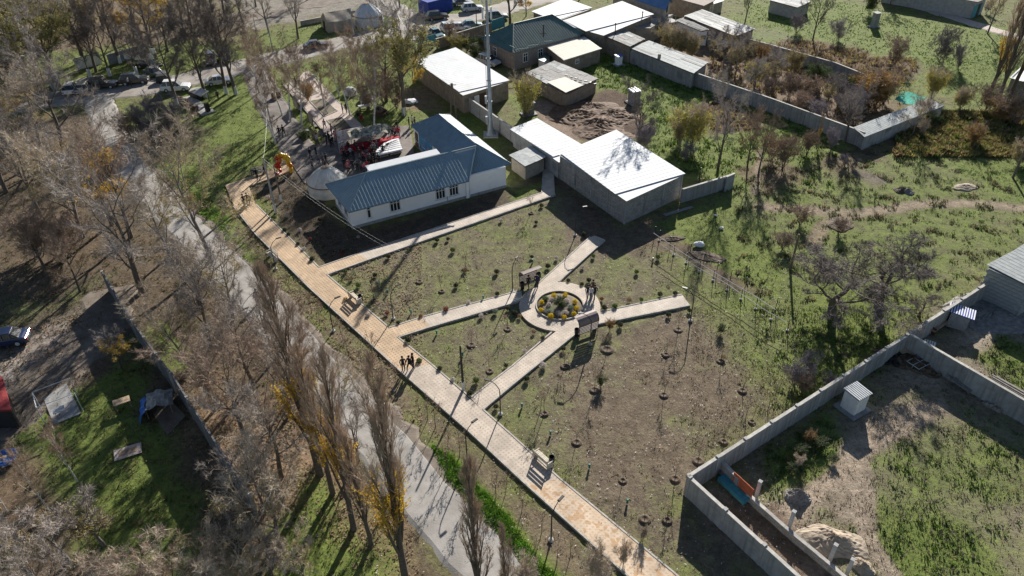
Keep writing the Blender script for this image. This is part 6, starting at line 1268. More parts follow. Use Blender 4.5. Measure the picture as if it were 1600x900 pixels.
for i, (x, y) in enumerate(PITS):
    t = thing('planting_pit', '', 'sapling', tuple(P(x, y)), rnd.uniform(0, 6), 'saplings in ringed planting pits')
    if pit_me is None: pit_me = MB().lathe((0, 0, 0), [(.68, -.06), (.52, .06), (.42, .09), (.30, .03), (.2, -.02)], 14).build('earth_ring', M['soil'], t, smooth=True).data
    else: put('earth_ring', pit_me, t, scale=(rnd.uniform(.5, .72),)*2+(.7,))
    H, tm, cm = PR['sapling'][i % 2]; s = rnd.uniform(.7, 1.05); put('trunk', tm, t, scale=(s,)*3); put('crown', cm, t, scale=(s,)*3); auto_label(t, x, y, 'sapling in an earth ring')
for x, y in [(536, 530), (545, 555), (565, 575), (583, 562), (620, 600), (655, 640), (668, 655), (680, 668), (700, 700), (718, 712), (815, 800), (847, 830), (892, 866), (775, 775), (790, 770), (700, 735), (735, 770), (835, 870), (870, 880), (500, 505), (487, 487), (470, 465), (452, 452), (1012, 366), (1165, 655), (1200, 640), (845, 640)]:
    t = plant('sapling', (x, y), -rnd.uniform(1.6, 2.6), 1.0); t['category'] = 'sapling'; t['group'] = 'saplings on the grass strips'
# flower ring
FL = [(677, 487, 'y'), (820, 482, 'y'), (527, 573, 'y'), (944, 563, 'y'), (518, 663, 'y'), (962, 640, 'y'), (931, 705, 'y'), (641, 745, 'y'), (808, 755, 'y'), (576, 520, 'd'), (650, 532, 'w'), (620, 590, 'w'), (755, 510, 'w'), (840, 550, 'w'), (885, 630, 's'), (735, 710, 'w'), (612, 680, 's'), (832, 690, 'w'), (715, 540, 's'), (780, 600, 'd')]
ym = [ball_mesh('mound', .34, 'petal_yellow', 1000, .07, seed=9), ball_mesh('mound', .36, 'leaf_white', 900, .07, seed=10), ball_mesh('mound', .36, 'leaf_sage', 900, .07, seed=12), ball_mesh('mound', .36, 'leaf_green', 900, .08, seed=13)]
for x, y, c_ in FL:
    px, py = 780+x*200/1593, 400+y*113/900
    i = 'ywsd'.index(c_); p = P(px, py+3.5, .12); o = put('chrysanthemum_mound' if c_ == 'y' else 'flower_mound', ym[i], None, p, (0, 0, rnd.uniform(0, 6)), (rnd.uniform(.68, 1.0), rnd.uniform(.68, 1.0), rnd.uniform(.6, .95)))
    tag(o, None, 'flower', 'flower mounds in the ring bed'); d = ['yellow flower mound of the ring bed', 'whitish flower mound of the ring bed', 'sage flower mound of the ring bed', 'dark green mound of the ring bed'][i]
    auto_label(o, px, py, d) 
pc = P(873, 477, .2); t = plant('bush_green', (873, 480), -.95, 1.1, label='feathery green plant at the very centre of the flower ring'); t.location.z = .15
# ------------------------------------------------------------------ people
def person_mesh(pose, coat, legs, seed):
    r = random.Random(seed); me = bpy.data.meshes.new('body'); V = []; E = []; Rr = []
    def v(x, y, z, a, b=None): V.append((x, y, z)); Rr.append((a, b or a)); return len(V)-1
    def c(i, j): E.append((i, j)); return j
    st = {'stand': .0, 'walk': .22, 'sit': .0}[pose]
    pz = .92 if pose != 'sit' else .50
    pel = v(0, 0, pz, .15, .11); wa = c(pel, v(0, 0, pz+.18, .135, .10)); ch = c(wa, v(0, .01, pz+.38, .165, .115)); nk = c(ch, v(0, 0, pz+.54, .06)); hd = c(nk, v(0, .01, pz+.65, .085, .095)); c(hd, v(0, .015, pz+.76, .075, .085))
    for s in (-1, 1):
        sh = c(ch, v(s*.19, 0, pz+.46, .065)); el = c(sh, v(s*.25, .02, pz+.20, .05)); wr = c(el, v(s*.23, .10+st*s*.6, pz-.02, .036)); pa = c(wr, v(s*.23, .12+st*s*.7, pz-.08, .035, .02))
        for f in range(4): a_ = c(pa, v(s*(.23+.012*(f-1.5)), .125+.012*(f-1.5)+st*s*.7, pz-.13, .010)); c(a_, v(s*(.225+.012*(f-1.5)), .13+.014*(f-1.5)+st*s*.72, pz-.165-.008*(1.5-abs(f-1.5)), .008))
        c(pa, v(s*.20, .15+st*s*.7, pz-.10, .010))
        if pose == 'sit': hp = c(pel, v(s*.1, .05, pz-.02, .09)); kn = c(hp, v(s*.12, .45, pz-.02, .065)); an = c(kn, v(s*.12, .47, .09, .045)); c(an, v(s*.12, .60, .04, .045, .035))
        else: hp = c(pel, v(s*.09, 0, pz-.08, .095)); kn = c(hp, v(s*.1, s*st+.03, .50, .065)); an = c(kn, v(s*.1, s*st*1.5-.02, .09, .045)); c(an, v(s*.11, s*st*1.5+.14, .04, .045, .03))
    me.from_pydata(V, E, []); o = bpy.data.objects.new('body', me); COL.objects.link(o)
    sk = o.modifiers.new('skin', 'SKIN'); sk.use_smooth_shade = True
    lay = me.skin_vertices[0].data if me.skin_vertices else None
    if lay is None:
        bm = bmesh.new(); bm.from_mesh(me); bm.verts.layers.skin.verify(); bm.to_mesh(me); bm.free(); lay = me.skin_vertices[0].data
    for i, q in enumerate(Rr): lay[i].radius = q; lay[i].use_root = (i == 0)
    sb = o.modifiers.new('sub', 'SUBSURF'); sb.levels = 1; sb.render_levels = 1
    dg = bpy.context.evaluated_depsgraph_get(); dg.update(); out = bpy.data.meshes.new_from_object(o.evaluated_get(dg)); out.name = 'body'
    bpy.data.objects.remove(o); out.materials.clear()
    for m_ in (M[coat], M[legs], M['skin'], M['metal_dark']): out.materials.append(m_)
    mi = []
    for p in out.polygons:
        z = p.center.z; hx = abs(p.center.x)
        if z > pz+.555 or (hx > .17 and z < pz-.04 and z > .3 and pose != 'sit'): k = 2
        elif z < .10: k = 3
        elif z < pz-(.02 if coat != 'long' else .3): k = 1
        else: k = 0
        mi.append(k)
    out.polygons.foreach_set('material_index', mi); return out, pz
for nm, c_ in (('coat_black', (.018, .018, .022)), ('coat_navy', (.025, .035, .075)), ('coat_red', (.30, .02, .035)), ('coat_grey', (.14, .14, .15)), ('coat_white', (.62, .62, .64)), ('coat_brown', (.12, .075, .05)), ('jeans', (.04, .055, .10)), ('coat_pink', (.42, .14, .17)), ('coat_purple', (.16, .12, .26))): mk(nm, c_, scale=6, rough=.8)
PM = {}
def pmesh(pose, coat, legs):
    k = (pose, coat, legs)
    if k not in PM: PM[k] = person_mesh(pose, coat, legs, len(PM))
    return PM[k]
hair_me = fastmesh('hair', *(lambda m: (m.V, m.F))(MB().blob((0, -.015, .045), .125, 8, 5, sz=(.92, 1.02, .85))), [M['hair']], smooth=True)
CN = {'coat_black': 'black coat', 'coat_navy': 'navy jacket', 'coat_red': 'red coat', 'coat_grey': 'grey jacket', 'coat_white': 'white jacket', 'coat_brown': 'brown coat', 'coat_pink': 'pinkish coat', 'coat_purple': 'violet jacket'}
eye_me = fastmesh('eyes', *(lambda m: (m.V, m.F))(MB().box((-.032, .102, 0), (.022, .012, .012)).box((.032, .102, 0), (.022, .012, .012))), [M['hair']])
nose_me = fastmesh('nose', *(lambda m: (m.V, m.F))(MB().box((0, .108, -.03), (.024, .03, .045), top=.6)), [M['skin']])
def person(x, y, rz, pose='stand', coat='coat_black', legs='metal_dark', scale=1.0, label=None, group=None):
    me, pz = pmesh(pose, coat, legs); t = thing('person', '', 'person', tuple(P(x, y)), rz, group); t.scale = (scale,)*3
    put('body', me, t); put('hair', hair_me, t, (0, 0, pz+.70)); put('eyes', eye_me, t, (0, 0, pz+.71)); put('nose', nose_me, t, (0, 0, pz+.71))
    if label: t['label'] = label
    else: auto_label(t, x, y, f'{"seated" if pose == "sit" else "walking" if pose == "walk" else "standing"} person in a {CN[coat]}')
    return t
person(631, 580, R_(200), 'stand', 'coat_black', 'metal_dark', 1, 'person in black standing at the left of the three on the tiled walk')
person(641, 579, R_(150), 'walk', 'coat_black', 'metal_dark', 1, 'person in black in the middle of the three on the tiled walk')
person(646.5, 576, R_(120), 'stand', 'coat_black', 'jeans', 1.04, 'taller person in black at the right of the three on the tiled walk')
person(404, 474, R_(180), 'walk', 'coat_navy', 'coat_red', 1, 'person in dark top and red trousers walking down the pale road')
person(437.5, 214, R_(200), 'walk', 'coat_black', 'metal_dark', 1, 'left person of the couple walking on the grey footpath'); person(444, 213, R_(170), 'walk', 'coat_black', 'metal_dark', 1.03, 'right person of the couple walking on the grey footpath')
person(383, 323, R_(210), 'walk', 'coat_black', 'metal_dark', 1, 'left of two people at the top of the tiled walk'); person(389, 321, R_(190), 'walk', 'coat_black', 'jeans', 1, 'right of two people at the top of the tiled walk')
person(403, 281, R_(250), 'stand', 'coat_black', 'metal_dark', 1, 'person in black on the tiled strip left of the balloons'); person(415, 275, R_(90), 'walk', 'coat_black', 'metal_dark', .95, 'person walking just left of the twin-footed pole')
person(826, 451, R_(200), 'walk', 'coat_black', 'metal_dark', .95, 'left person before the roofed bench behind the flower ring'); person(839, 449, R_(160), 'stand', 'coat_navy', 'metal_dark', 1, 'right person before the roofed bench behind the flower ring')
person(918, 466, R_(180), 'walk', 'coat_black', 'jeans', .95, 'leftmost of the three right of the flower ring'); person(923, 468, R_(180), 'walk', 'coat_white', 'coat_grey', .95, 'person in white amid the three right of the flower ring'); person(929, 466, R_(190), 'walk', 'coat_black', 'jeans', .95, 'rightmost of the three right of the flower ring'); person(926, 458, R_(180), 'stand', 'coat_brown', 'coat_brown', .95, 'person in brown behind the three right of the flower ring')
person(148, 147, R_(150), 'stand', 'coat_grey', 'metal_dark', 1, 'person standing between the beige and black parked cars'); person(203, 135, R_(90), 'walk', 'coat_white', 'metal_dark', 1, 'person in white standing on the street before the black cars'); person(342, 157, R_(30), 'walk', 'coat_black', 'metal_dark', 1, 'person in black on the grass beside the memorial trees')
crowd = [(486, 249, 'coat_black'), (495, 244, 'coat_black'), (499, 258, 'coat_grey'), (511, 258, 'coat_black'), (489, 266, 'coat_grey'), (506, 258, 'coat_grey'), (508, 202, 'coat_grey'), (519, 211, 'coat_red'), (536, 178, 'coat_black'), (542, 177, 'coat_black'), (524, 222, 'coat_pink'), (527, 219, 'coat_pink'), (536, 222, 'coat_red'), (502, 219, 'coat_purple'), (506, 218, 'coat_purple'), (497, 226, 'coat_white'), (511, 225, 'coat_navy'), (515, 223, 'coat_black'), (521, 228, 'coat_black'), (518, 231, 'coat_black'), (463, 135, 'coat_black')]
for i, (x, y, c_) in enumerate(crowd): person(x, y, rnd.uniform(0, 6.28), 'walk' if i % 3 == 0 else 'stand', c_, 'metal_dark' if i % 2 else 'jeans', rnd.uniform(.92, 1.04))
for i in range(66):   # the listeners before the stage
    if i < 30: x, y = rnd.uniform(536, 590), rnd.uniform(244, 272)
    elif i < 46: x, y = rnd.uniform(566, 592), rnd.uniform(248, 268)
    elif i < 58: x, y = rnd.uniform(545, 612), rnd.uniform(236, 244)
    else: x, y = rnd.uniform(608, 628), rnd.uniform(203, 217)
    if y > 290-(x-500)*.27 and i < 46: y -= 8
    c_ = rnd.choice(['coat_black']*6+['coat_navy', 'coat_grey', 'coat_brown', 'coat_red', 'coat_white', 'coat_pink'])
    person(x, y, R_(20)+rnd.uniform(-.5, .5), 'sit' if 30 <= i < 46 else 'stand', c_, rnd.choice(['metal_dark', 'jeans']), rnd.uniform(.9, 1.04), group='crowd before the stage')
for k, (x, y) in enumerate([(640, 200), (645, 197), (649, 200), (598, 177), (592, 175), (565, 190), (560, 186), (502, 130)]): person(x, y, rnd.uniform(0, 6), 'sit' if 3 <= k < 7 else 'stand', ['coat_black', 'coat_white', 'coat_brown', 'coat_black', 'coat_navy', 'coat_red', 'coat_black', 'coat_black'][k])

# ------------------------------------------------------------------ cars
for nm, c_ in (('white', (.72, .73, .74)), ('black', (.012, .012, .015)), ('silver', (.45, .47, .49)), ('beige', (.42, .38, .32)), ('maroon', (.06, .02, .03)), ('grey', (.12, .13, .15)), ('darkblue', (.015, .025, .08)), ('teal_car', (.08, .18, .19))): mk('paint_'+nm, c_, c_, rough=.28, spec=.6, coat=.8)
mk('lamp_red', (.25, .01, .01), rough=.3); mk('lamp_clear', (.7, .7, .68), rough=.2)
def car_parts(kind):
    suv = kind == 'suv'; L, W, Hh = (4.6, 1.86, 1.72) if suv else (4.5, 1.74, 1.45)
    hood = .98 if suv else .86; z0 = .28
    body = [(-L/2, z0+.15), (-L/2+.05, .62), (-L/2+.12, hood-.12), (-L*.30, hood), (L*.18, hood+.06), (L/2-.35 if not suv else L/2-.12, hood+.08), (L/2-.03, hood-.08), (L/2, .55), (L/2-.05, z0+.05), (-L/2+.1, z0)]
    cab = [(-L*.22, hood-.02), (-L*.07, Hh-.04), (L*.04, Hh), (L*.22 if not suv else L*.36, Hh-.02), (L*.37 if not suv else L*.45, hood+.06)]
    def loft(poly, w0, w1, w_mid=None):
        n_ = len(poly); mb = MB(); zt = max(p[1] for p in poly); zb = min(p[1] for p in poly)
        V = []
        for s in (-1, 1):
            for x, z in poly: V.append((x, s*(w0+(w1-w0)*(z-zb)/(zt-zb)), z))
        Fc = [list(range(n_)), list(range(n_, 2*n_))[::-1]]+[[i, n_+i, n_+(i+1) % n_, (i+1) % n_] for i in range(n_)]
        mb.add(V, [f[::-1] for f in Fc]); return mb
    b = loft(body, W/2, W/2-.05); c = loft(cab, W/2-.10, W/2-.28)
    rf_ = MB().box((((cab[1][0]+cab[3][0])/2), 0, Hh+.005), (cab[3][0]-cab[1][0]+.12, (W/2-.26)*2, .05), top=.94)
    pl = MB()
    for s in (-1, 1):
        for x_ in (L*.06, L*.235 if suv else L*.21): pl.box((x_, s*(W/2-.175), (hood+Hh)/2), (.09, .12, Hh-hood), rx=s*R_(14))
    return dict(L=L, W=W, H=Hh, hood=hood, body=b, cab=c, roof=rf_, pillar=pl)
CP = {k: car_parts(k) for k in ('sedan', 'suv')}; CM = {}
def car(x, y, deg, kind, paint, label):
    cp = CP[kind]; t = thing('parked_car', label, 'car', tuple(P(x, y)), R_(deg), 'parked cars'); pm = M['paint_'+paint]; key = (kind, paint)
    if key not in CM:
        L, W = cp['L'], cp['W']
        bo = cp['body'].build('body', pm, t, bevel=.06); gl = cp['cab'].build('windows', M['glass'], t, bevel=.04); ro = cp['roof'].build('roof_panel', pm, t, bevel=.02); pi = cp['pillar'].build('pillars', pm, t); pi['kind'] = 'stuff'
        P_ = [bo, gl, ro, pi]
        hl = MB().box((0, 0, 0), (.08, .34, .14)).build('headlight', M['lamp_clear'], t); tl = MB().box((0, 0, 0), (.06, .26, .18)).build('tail_light', M['lamp_red'], t)
        bp_ = MB().box((-L/2-.02, 0, .42), (.14, W*.94, .22)).build('bumper', M['metal_dark'], t)
        w_ = MB().tube([(0, -.11, 0), (0, .11, 0)], .33, 16).build('wheel', M['tyre'], t); rim = MB().tube([(0, -.118, 0), (0, .118, 0)], .2, 10).build('rim', M['metal_pale'], t)
        CM[key] = [o.data for o in (bo, gl, ro, pi)]+[hl.data, tl.data, bp_.data, w_.data, rim.data]
        for o in (hl, tl, bp_, w_, rim): bpy.data.objects.remove(o)
    else:
        for nm_, me, bv in zip(('body', 'windows', 'roof_panel', 'pillars'), CM[key][:4], (.06, .04, .02, 0)):
            o = put(nm_, me, t)
            if bv: b_ = o.modifiers.new('bevel', 'BEVEL'); b_.width = bv; b_.segments = 2; b_.limit_method = 'ANGLE'
            if nm_ == 'pillars': o['kind'] = 'stuff'
    hl, tl, bp_, wm, rm = CM[key][4:]; L, W = cp['L'], cp['W']
    for s in (-1, 1):
        put('headlight', hl, t, (-L/2+.05, s*(W/2-.26), .66)); put('tail_light', tl, t, (L/2-.01, s*(W/2-.2), cp['hood']-.2))
        for x_ in (-L*.30, L*.30): w_ = put('wheel', wm, t, (x_, s*(W/2-.11), .33)); put('rim', rm, w_)
        put('mirror', CMm, t, (-L*.12, s*(W/2+.06), cp['hood']+.08))
    put('bumper', bp_, t); put('bumper', bp_, t, rot=(0, 0, math.pi))
    return t
CMm = fastmesh('mirror', *(lambda m: (m.V, m.F))(MB().box((0, 0, 0), (.12, .2, .13))), [M['metal_dark']])
ST = 22
CARS = [(113, 144, -75, 'suv', 'white', 'small white car seen from behind at the left end of the row'), (134, 143, -78, 'suv', 'beige', 'beige car seen from behind next to the small white one'), (162, 137, 190, 'suv', 'black', 'black car third from the left in the row'), (211, 130, 196, 'suv', 'black', 'black off-roader with its nose to the right on the verge'), (243, 118, 150, 'sedan', 'grey', 'dark grey car under the trees behind the pale signs'), (234, 106, 160, 'sedan', 'black', 'black car behind the dark grey one under the trees'),
 (276, 141, 188, 'suv', 'white', 'white off-roader by the memorial at the street edge'), (344, 131, 198, 'sedan', 'silver', 'silver saloon parked by the whitewashed trees'), (331, 98, 110, 'suv', 'grey', 'grey car parked nose-in on the far verge'), (353, 94, 105, 'suv', 'black', 'dark car beside the grey one on the far verge'), (494, 75, 200, 'sedan', 'maroon', 'dark maroon saloon below the tan tent'),
 (683, 30, 200, 'suv', 'black', 'black car in front of the blue stall'), (738, 17, 195, 'suv', 'silver', 'silver estate car at the top by the crossroads'), (722, 8, 195, 'sedan', 'black', 'dark car behind the silver estate car at the top'), (681, 57, 120, 'sedan', 'teal_car', 'dark teal car leftmost behind the mud-brown wall'), (700, 51, 115, 'suv', 'white', 'white car second from left behind the mud-brown wall'), (718, 47, 190, 'sedan', 'white', 'white car third from left behind the mud-brown wall'), (736, 43, 190, 'sedan', 'teal_car', 'teal car rightmost behind the mud-brown wall'),
 (763, 101, 140, 'suv', 'silver', 'silver car in the yard of the green-roofed house'), (776, 30, 190, 'suv', 'grey', 'grey car by the big bare tree above the turquoise gate'), (8, 537, 15, 'sedan', 'darkblue', 'dark blue car at the left edge of the dusty track')]
for c_ in CARS: car(*c_)
p = thing('trailer_cover', 'grey covered trailer under the trees by the dark grey car', 'trailer', tuple(P(257, 128)), R_(20)); MB().box((0, 0, .75), (2.6, 1.6, 1.0), top=.8).build('cover', M['metal_dark'], p, bevel=.1); MB().tube([(-.6, -.85, .3), (-.6, .85, .3)], .3, 12).build('wheel', M['tyre'], p); MB().box((-1.8, 0, .4), (1.2, .1, .1)).build('drawbar', M['metal_grey'], p)

# ------------------------------------------------------------------ heaps, pallets, odds and ends in the yards
def heap(name, label, x, y, R, H, mat, sx=1, sy=1, rz=0, cat='heap', rough=.11, n=40):
    r = np.random.default_rng(int(x*7+y)); V = []; Fc = []; m_ = 12
    for i in range(m_+1):
        q = i/m_
        for k in range(n):
            a_ = 2*math.pi*k/n; rr = R*q*(1+.14*math.sin(2*a_+x)+.08*math.sin(5*a_+y)); z = H*(1-q)**1.25*(1-.12*(1-q)**3)*(1+.16*math.sin(3*a_+x)*math.sin(math.pi*q))+(H*rough*r.normal()*.35 if 0 < i < m_ else 0)
            V.append((rr*math.cos(a_)*sx, rr*math.sin(a_)*sy, max(z, -.05) if i < m_ else -.08))
    for i in range(m_):
        for k in range(n): Fc.append([i*n+k, (i+1)*n+k, (i+1)*n+(k+1) % n, i*n+(k+1) % n])
    o = put(name, fastmesh(name, V, Fc, [M[mat]], smooth=False), None, P(x, y), (0, 0, rz)); return tag(o, label, cat)
heap('sand_heap', 'large pale sand heap beside the low yard wall', 1302, 846, 1.75, .85, 'sand_heap', 1.2, .85, R_(-20)); heap('gravel_heap', 'pointed grey gravel heap beside the low yard wall', 1246, 776, .85, .9, 'gravel_heap', 1, 1, rough=.14)
heap('sand_heap', 'small pale heap right of the large sand heap', 1348, 885, .75, .55, 'sand_heap'); heap('gravel_heap', 'grey gravel spread below the grey brick house', 1550, 490, 3.6, .25, 'gravel_heap', 1.3, .8, 0, rough=.6)
for k, (x, y, R, H) in enumerate(((905, 180, 4.2, .9), (935, 195, 4.5, 1.0), (960, 180, 4.2, .8), (925, 168, 3.6, .7), (945, 210, 3.4, .6), (885, 172, 2.6, .7))): heap('manure_heap', f'dark brown muck heap behind the low white-roofed wing, {ORD[k]} of the cluster', x, y, R, H, 'manure', 1.1, .8, rough=.16)['group'] = 'muck heaps behind the sheds'
for k, (x, y) in enumerate(((1409, 297), (1418, 299))): heap('rubble_heap', ['dark rubble lump on the weedy meadow', 'grey rubble lump beside the dark one on the meadow'][k], x, y, [.9, .8][k], .45, ['soil', 'gravel_heap'][k])
heap('straw_heap', 'ochre straw heap on the meadow', 1508, 292, 1.2, .35, 'sand_heap', 1.3, .8); heap('earth_bank', 'reddish earth lump by the meadow thicket', 1313, 350, 1.6, .4, 'soil'); heap('earth_bank', 'dug earth at the trellis end', 1105, 400, 1.5, .12, 'soil', 1.5, .6, R_(-35), rough=.3); heap('earth_bank', 'dug earth below the trellis lawn edge', 1050, 372, .9, .12, 'soil', 1.5, .7, rough=.3)
def bag(x, y, label, mat, s=.5):
    o = MB().blob((0, 0, s*.35), s, 9, 6, jit=.16, sz=(1.2, .8, .5)).build('bag', M[mat], None, smooth=True); o.location = P(x, y); tag(o, label, 'bag')
bag(1092, 384, 'pale plastic bag on the meadow edge right of the trellis', 'white_cloth', .55); bag(1118, 337, 'small white litter on the meadow near the big shed', 'white_cloth', .2); bag(1127, 357, 'white scrap on the meadow below the wall', 'white_cloth', .25); bag(980, 55, 'pale sack by the long shed', 'white_cloth', .4); bag(1100, 118, 'white sack below the garden wall', 'white_cloth', .25)
# metal bed frame, tyres and boards in the corner of the yard
t = thing('metal_frame', 'pale rectangular metal frame lying on the junk in the yard corner', 'frame', tuple(P(1435, 571)), R_(28))
for a_ in ((0, -.6, 1.9, .05), (0, .6, 1.9, .05), (0, 0, 1.9, .04)): MB().box((a_[0], a_[1], .45), (a_[2], a_[3], .05)).build('rail', M['metal_pale'], t)
for x in (-.95, 0, .95): MB().box((x, 0, .46), (.05, 1.25, .05)).build('rail', M['metal_pale'], t)
for x in (-.9, .9): MB().box((x, 0, .2), (.05, .05, .45)).build('leg', M['metal_grey'], t)
for k, (x, y, z) in enumerate(((1390, 560, 0), (1396, 556, 0), (1393, 562, .2), (1386, 566, 0), (1402, 563, 0), (1394, 550, .2), (1400, 569, 0), (1405, 556, .2))):
    mb = MB(); mb.lathe((0, 0, .1), [(.18, -.1), (.36, -.08), (.38, 0), (.36, .08), (.18, .1), (.16, 0)], 16); o = mb.build('tyre', M['tyre'], None, smooth=True); o.location = P(x, y)+Vector((0, 0, z)); o.rotation_euler = (rnd.uniform(-.3, .3), rnd.uniform(-.3, .3), 0); tag(o, f'old black tyre at the yard corner, {["leftmost but one on the ground", "behind the leftmost, on the ground", "resting on the left pair", "leftmost and lowest", "near the broken board", "highest at the back of the pile", "nearest to the camera", "resting beside the broken board"][k]}', 'tyre', 'tyres piled at the yard corner')
t = thing('broken_board', 'pale broken board on top of the junk in the yard corner', 'board', tuple(P(1412, 551)), R_(15)); MB().box((0, 0, .5), (1.5, .8, .05), R_(10), rx=R_(12)).build('sheet', M['wood_pale'], t); MB().box((.3, -.6, .4), (.5, 1.0, .05), R_(40)).build('sheet', M['wood_pale'], t)
heap('junk_heap', 'dark junk heap under the broken board', 1422, 565, 1.9, .45, 'soil', 1.4, .8, R_(-30), rough=1.0)
def pallet(name, label, x, y, w_, d_, rz, tilt, mat, n_=6, z=.1, cat='pallet'):
    t = thing(name, label, cat, tuple(P(x, y)), rz); t.rotation_euler = (tilt, 0, rz); t.location.z = z
    for k in range(n_): MB().box((-w_/2+(k+.5)*w_/n_, 0, .06), (w_/n_*.72, d_, .03)).build('board', M[mat], t)
    for s in (-.45, 0, .45): MB().box((0, s*d_, 0), (w_, .09, .08)).build('bearer', M['wood_grey'], t)
pallet('pallet_stack', 'grey boards leaning on the dividing wall, left stack', 1507, 602, 2.0, 1.7, R_(-57+90), R_(8), 'wood_grey', 7, .35); pallet('pallet_stack', 'pale boards leaning on the dividing wall right of the left stack', 1497, 596, 1.2, 1.6, R_(-57+90), R_(8), 'wood_grey', 5, .3); pallet('pallet_stack', 'upright board stack leaning on the dividing wall, right stack', 1555, 626, 1.1, 1.8, R_(33), R_(20), 'wood_grey', 4, .45)
heap('scrap_heap', 'pale scrap by the dividing wall', 1567, 640, .9, .3, 'rubble', 1.5, .6, R_(-30), rough=1.2)
t = thing('striped_hut', 'small hut with blue-white striped roof in the yard beside the brick house', 'hut', tuple(P(1494, 508)), R_(-33+90)); MB().box((0, 0, .8), (1.3, 1.6, 1.6)).build('wall', M['metal_grey'], t)
ro = MB().box((0, 0, 1.65), (1.6, 2.2, .06), rx=R_(5)).build('roof', M['tarp_royal'], t)
for k in range(11): MB().box((0, -1.05+k*.21, 1.70+.0175*(k-5)), (1.62, .1, .05), rx=R_(5)).build('slat', M['white_cloth'], ro)
t = thing('lean_table', 'long blue-topped plank bench along the yard wall', 'bench', tuple(P(1464, 512)), R_(35)); MB().box((0, .25, .75), (2.9, .42, .06)).build('tabletop', M['poly_grey'], t); MB().box((0, -.3, .45), (2.9, .3, .05)).build('plank', M['wood_pale'], t)
for s in (-1.2, 1.2): MB().box((s, 0, .35), (.08, .9, .7)).build('leg', M['wood_dark'], t)
pallet('pallet', 'small pale slatted pallet behind the wall junction', 1452, 538, 1.0, .8, R_(-33), 0, 'frame_white', 5)
t = thing('board_stack', 'rough timber stack along the dividing wall at the right edge', 'timber', tuple(P(1580, 607)), R_(-55))
for k in range(5): MB().box((rnd.uniform(-.2, .2), -.3+.15*k, .1+.06*(k % 2)), (3.2, .12, .12), rnd.uniform(-.05, .05)).build('plank', M['wood_grey'], t)
t = thing('leaning_pipes', 'thin pale pipes lying in the shadow behind the big shed', 'pipes', tuple(P(1060, 331)), R_(25))
for k in range(3): MB().tube([(-2, -.2+.2*k, .1), (2, -.1+.15*k, .12)], .04, 5).build('pipe', M['metal_grey'], t)
# left yards
t = thing('goal_frame', 'pale pipe frame standing on the concrete slab at left', 'frame', tuple(P(98, 642)), R_(35))
for x in (-1.4, 1.4):
    for y in (-1.1, 1.1): MB().tube([(x, y, 0), (x, y, 2.1)], .04, 5).build('post', M['metal_pale'], t)
for y in (-1.1, 1.1): MB().tube([(-1.4, y, 2.1), (1.4, y, 2.1)], .04, 5).build('rail', M['metal_pale'], t)
MB().tube([(-1.4, -1.1, 2.1), (-1.4, 1.1, 2.1)], .04, 5).build('rail', M['metal_pale'], t); MB().box((-.2, -.3, .5), (.9, .7, .05)).build('seat', M['metal_grey'], t)
q = P(252, 640); t = thing('tarp_hut', 'makeshift hut covered with grey and bright blue tarpaulin beside the long dark wall', 'hut', tuple(q), R_(20))
t.scale = (.78, .78, .85)
V = []; Fc = []
for i in range(9):
    for j in range(9):
        x = -1.5+3*i/8; y = -1.3+2.6*j/8; V.append((x, y, 1.75-.28*abs(x)-.15*abs(y)+.12*math.sin(i*1.9+j*.7)+.08*math.cos(j*2.3)-(1.0 if i in (0,) else 0)))
for i in range(8):
    for j in range(8): Fc.append([i*9+j, (i+1)*9+j, (i+1)*9+j+1, i*9+j+1])
MB().add(V, Fc, 0).build('tarpaulin', M['tarp_grey'], t)
V = [(x-1.3+.12*math.sin(i+j*2), y, z) for i, (x, z) in enumerate(((0.1, 1.35), (-.45, 1.0), (-.6, .5), (-.75, 0.02))) for j, y in enumerate((-1.5, -1, -.5, 0, .5, 1.0))]
MB().add(V, [[i*6+j, i*6+j+1, (i+1)*6+j+1, (i+1)*6+j] for i in range(3) for j in range(5)]).build('blue_sheet', M['tarp_blue'], t)
for s in (-1.2, 1.2):
    for y in (-1, 1): MB().tube([(s, y, 0), (s, y, 1.3)], .05, 5).build('post', M['wood_grey'], t)
t = thing('picnic_rug', 'patterned pale rug spread on the lower left lawn', 'rug', tuple(P(200, 706)), R_(25)); MB().box((0, 0, .03), (2.0, 1.2, .04)).build('cloth', M['pale_paving'], t); MB().box((0, 0, .055), (1.3, .6, .02)).build('pattern', M['felt_trim'], t)
t = thing('garden_table', 'small wooden table on the lawn left of the tarp hut', 'table', tuple(P(194, 636)), R_(30)); MB().box((0, 0, .72), (1.3, .75, .06)).build('tabletop', M['wood_pale'], t)
for x in (-.55, .55):
    for y in (-.3, .3): MB().box((x, y, .35), (.07, .07, .7)).build('leg', M['wood_grey'], t)
q = thing('blue_boat', 'bright blue paddling tub at the left edge of the yard', 'tub', tuple(P(10, 719)), R_(15)); MB().lathe((0, 0, 0), [(.7, 0), (.9, .35), (.82, .42), (.7, .2), (.3, .12)], 16).build('shell', M['tarp_blue'], q, smooth=True); MB().box((0, 0, .4), (1.1, .25, .05)).build('seat', M['wood_pale'], q)
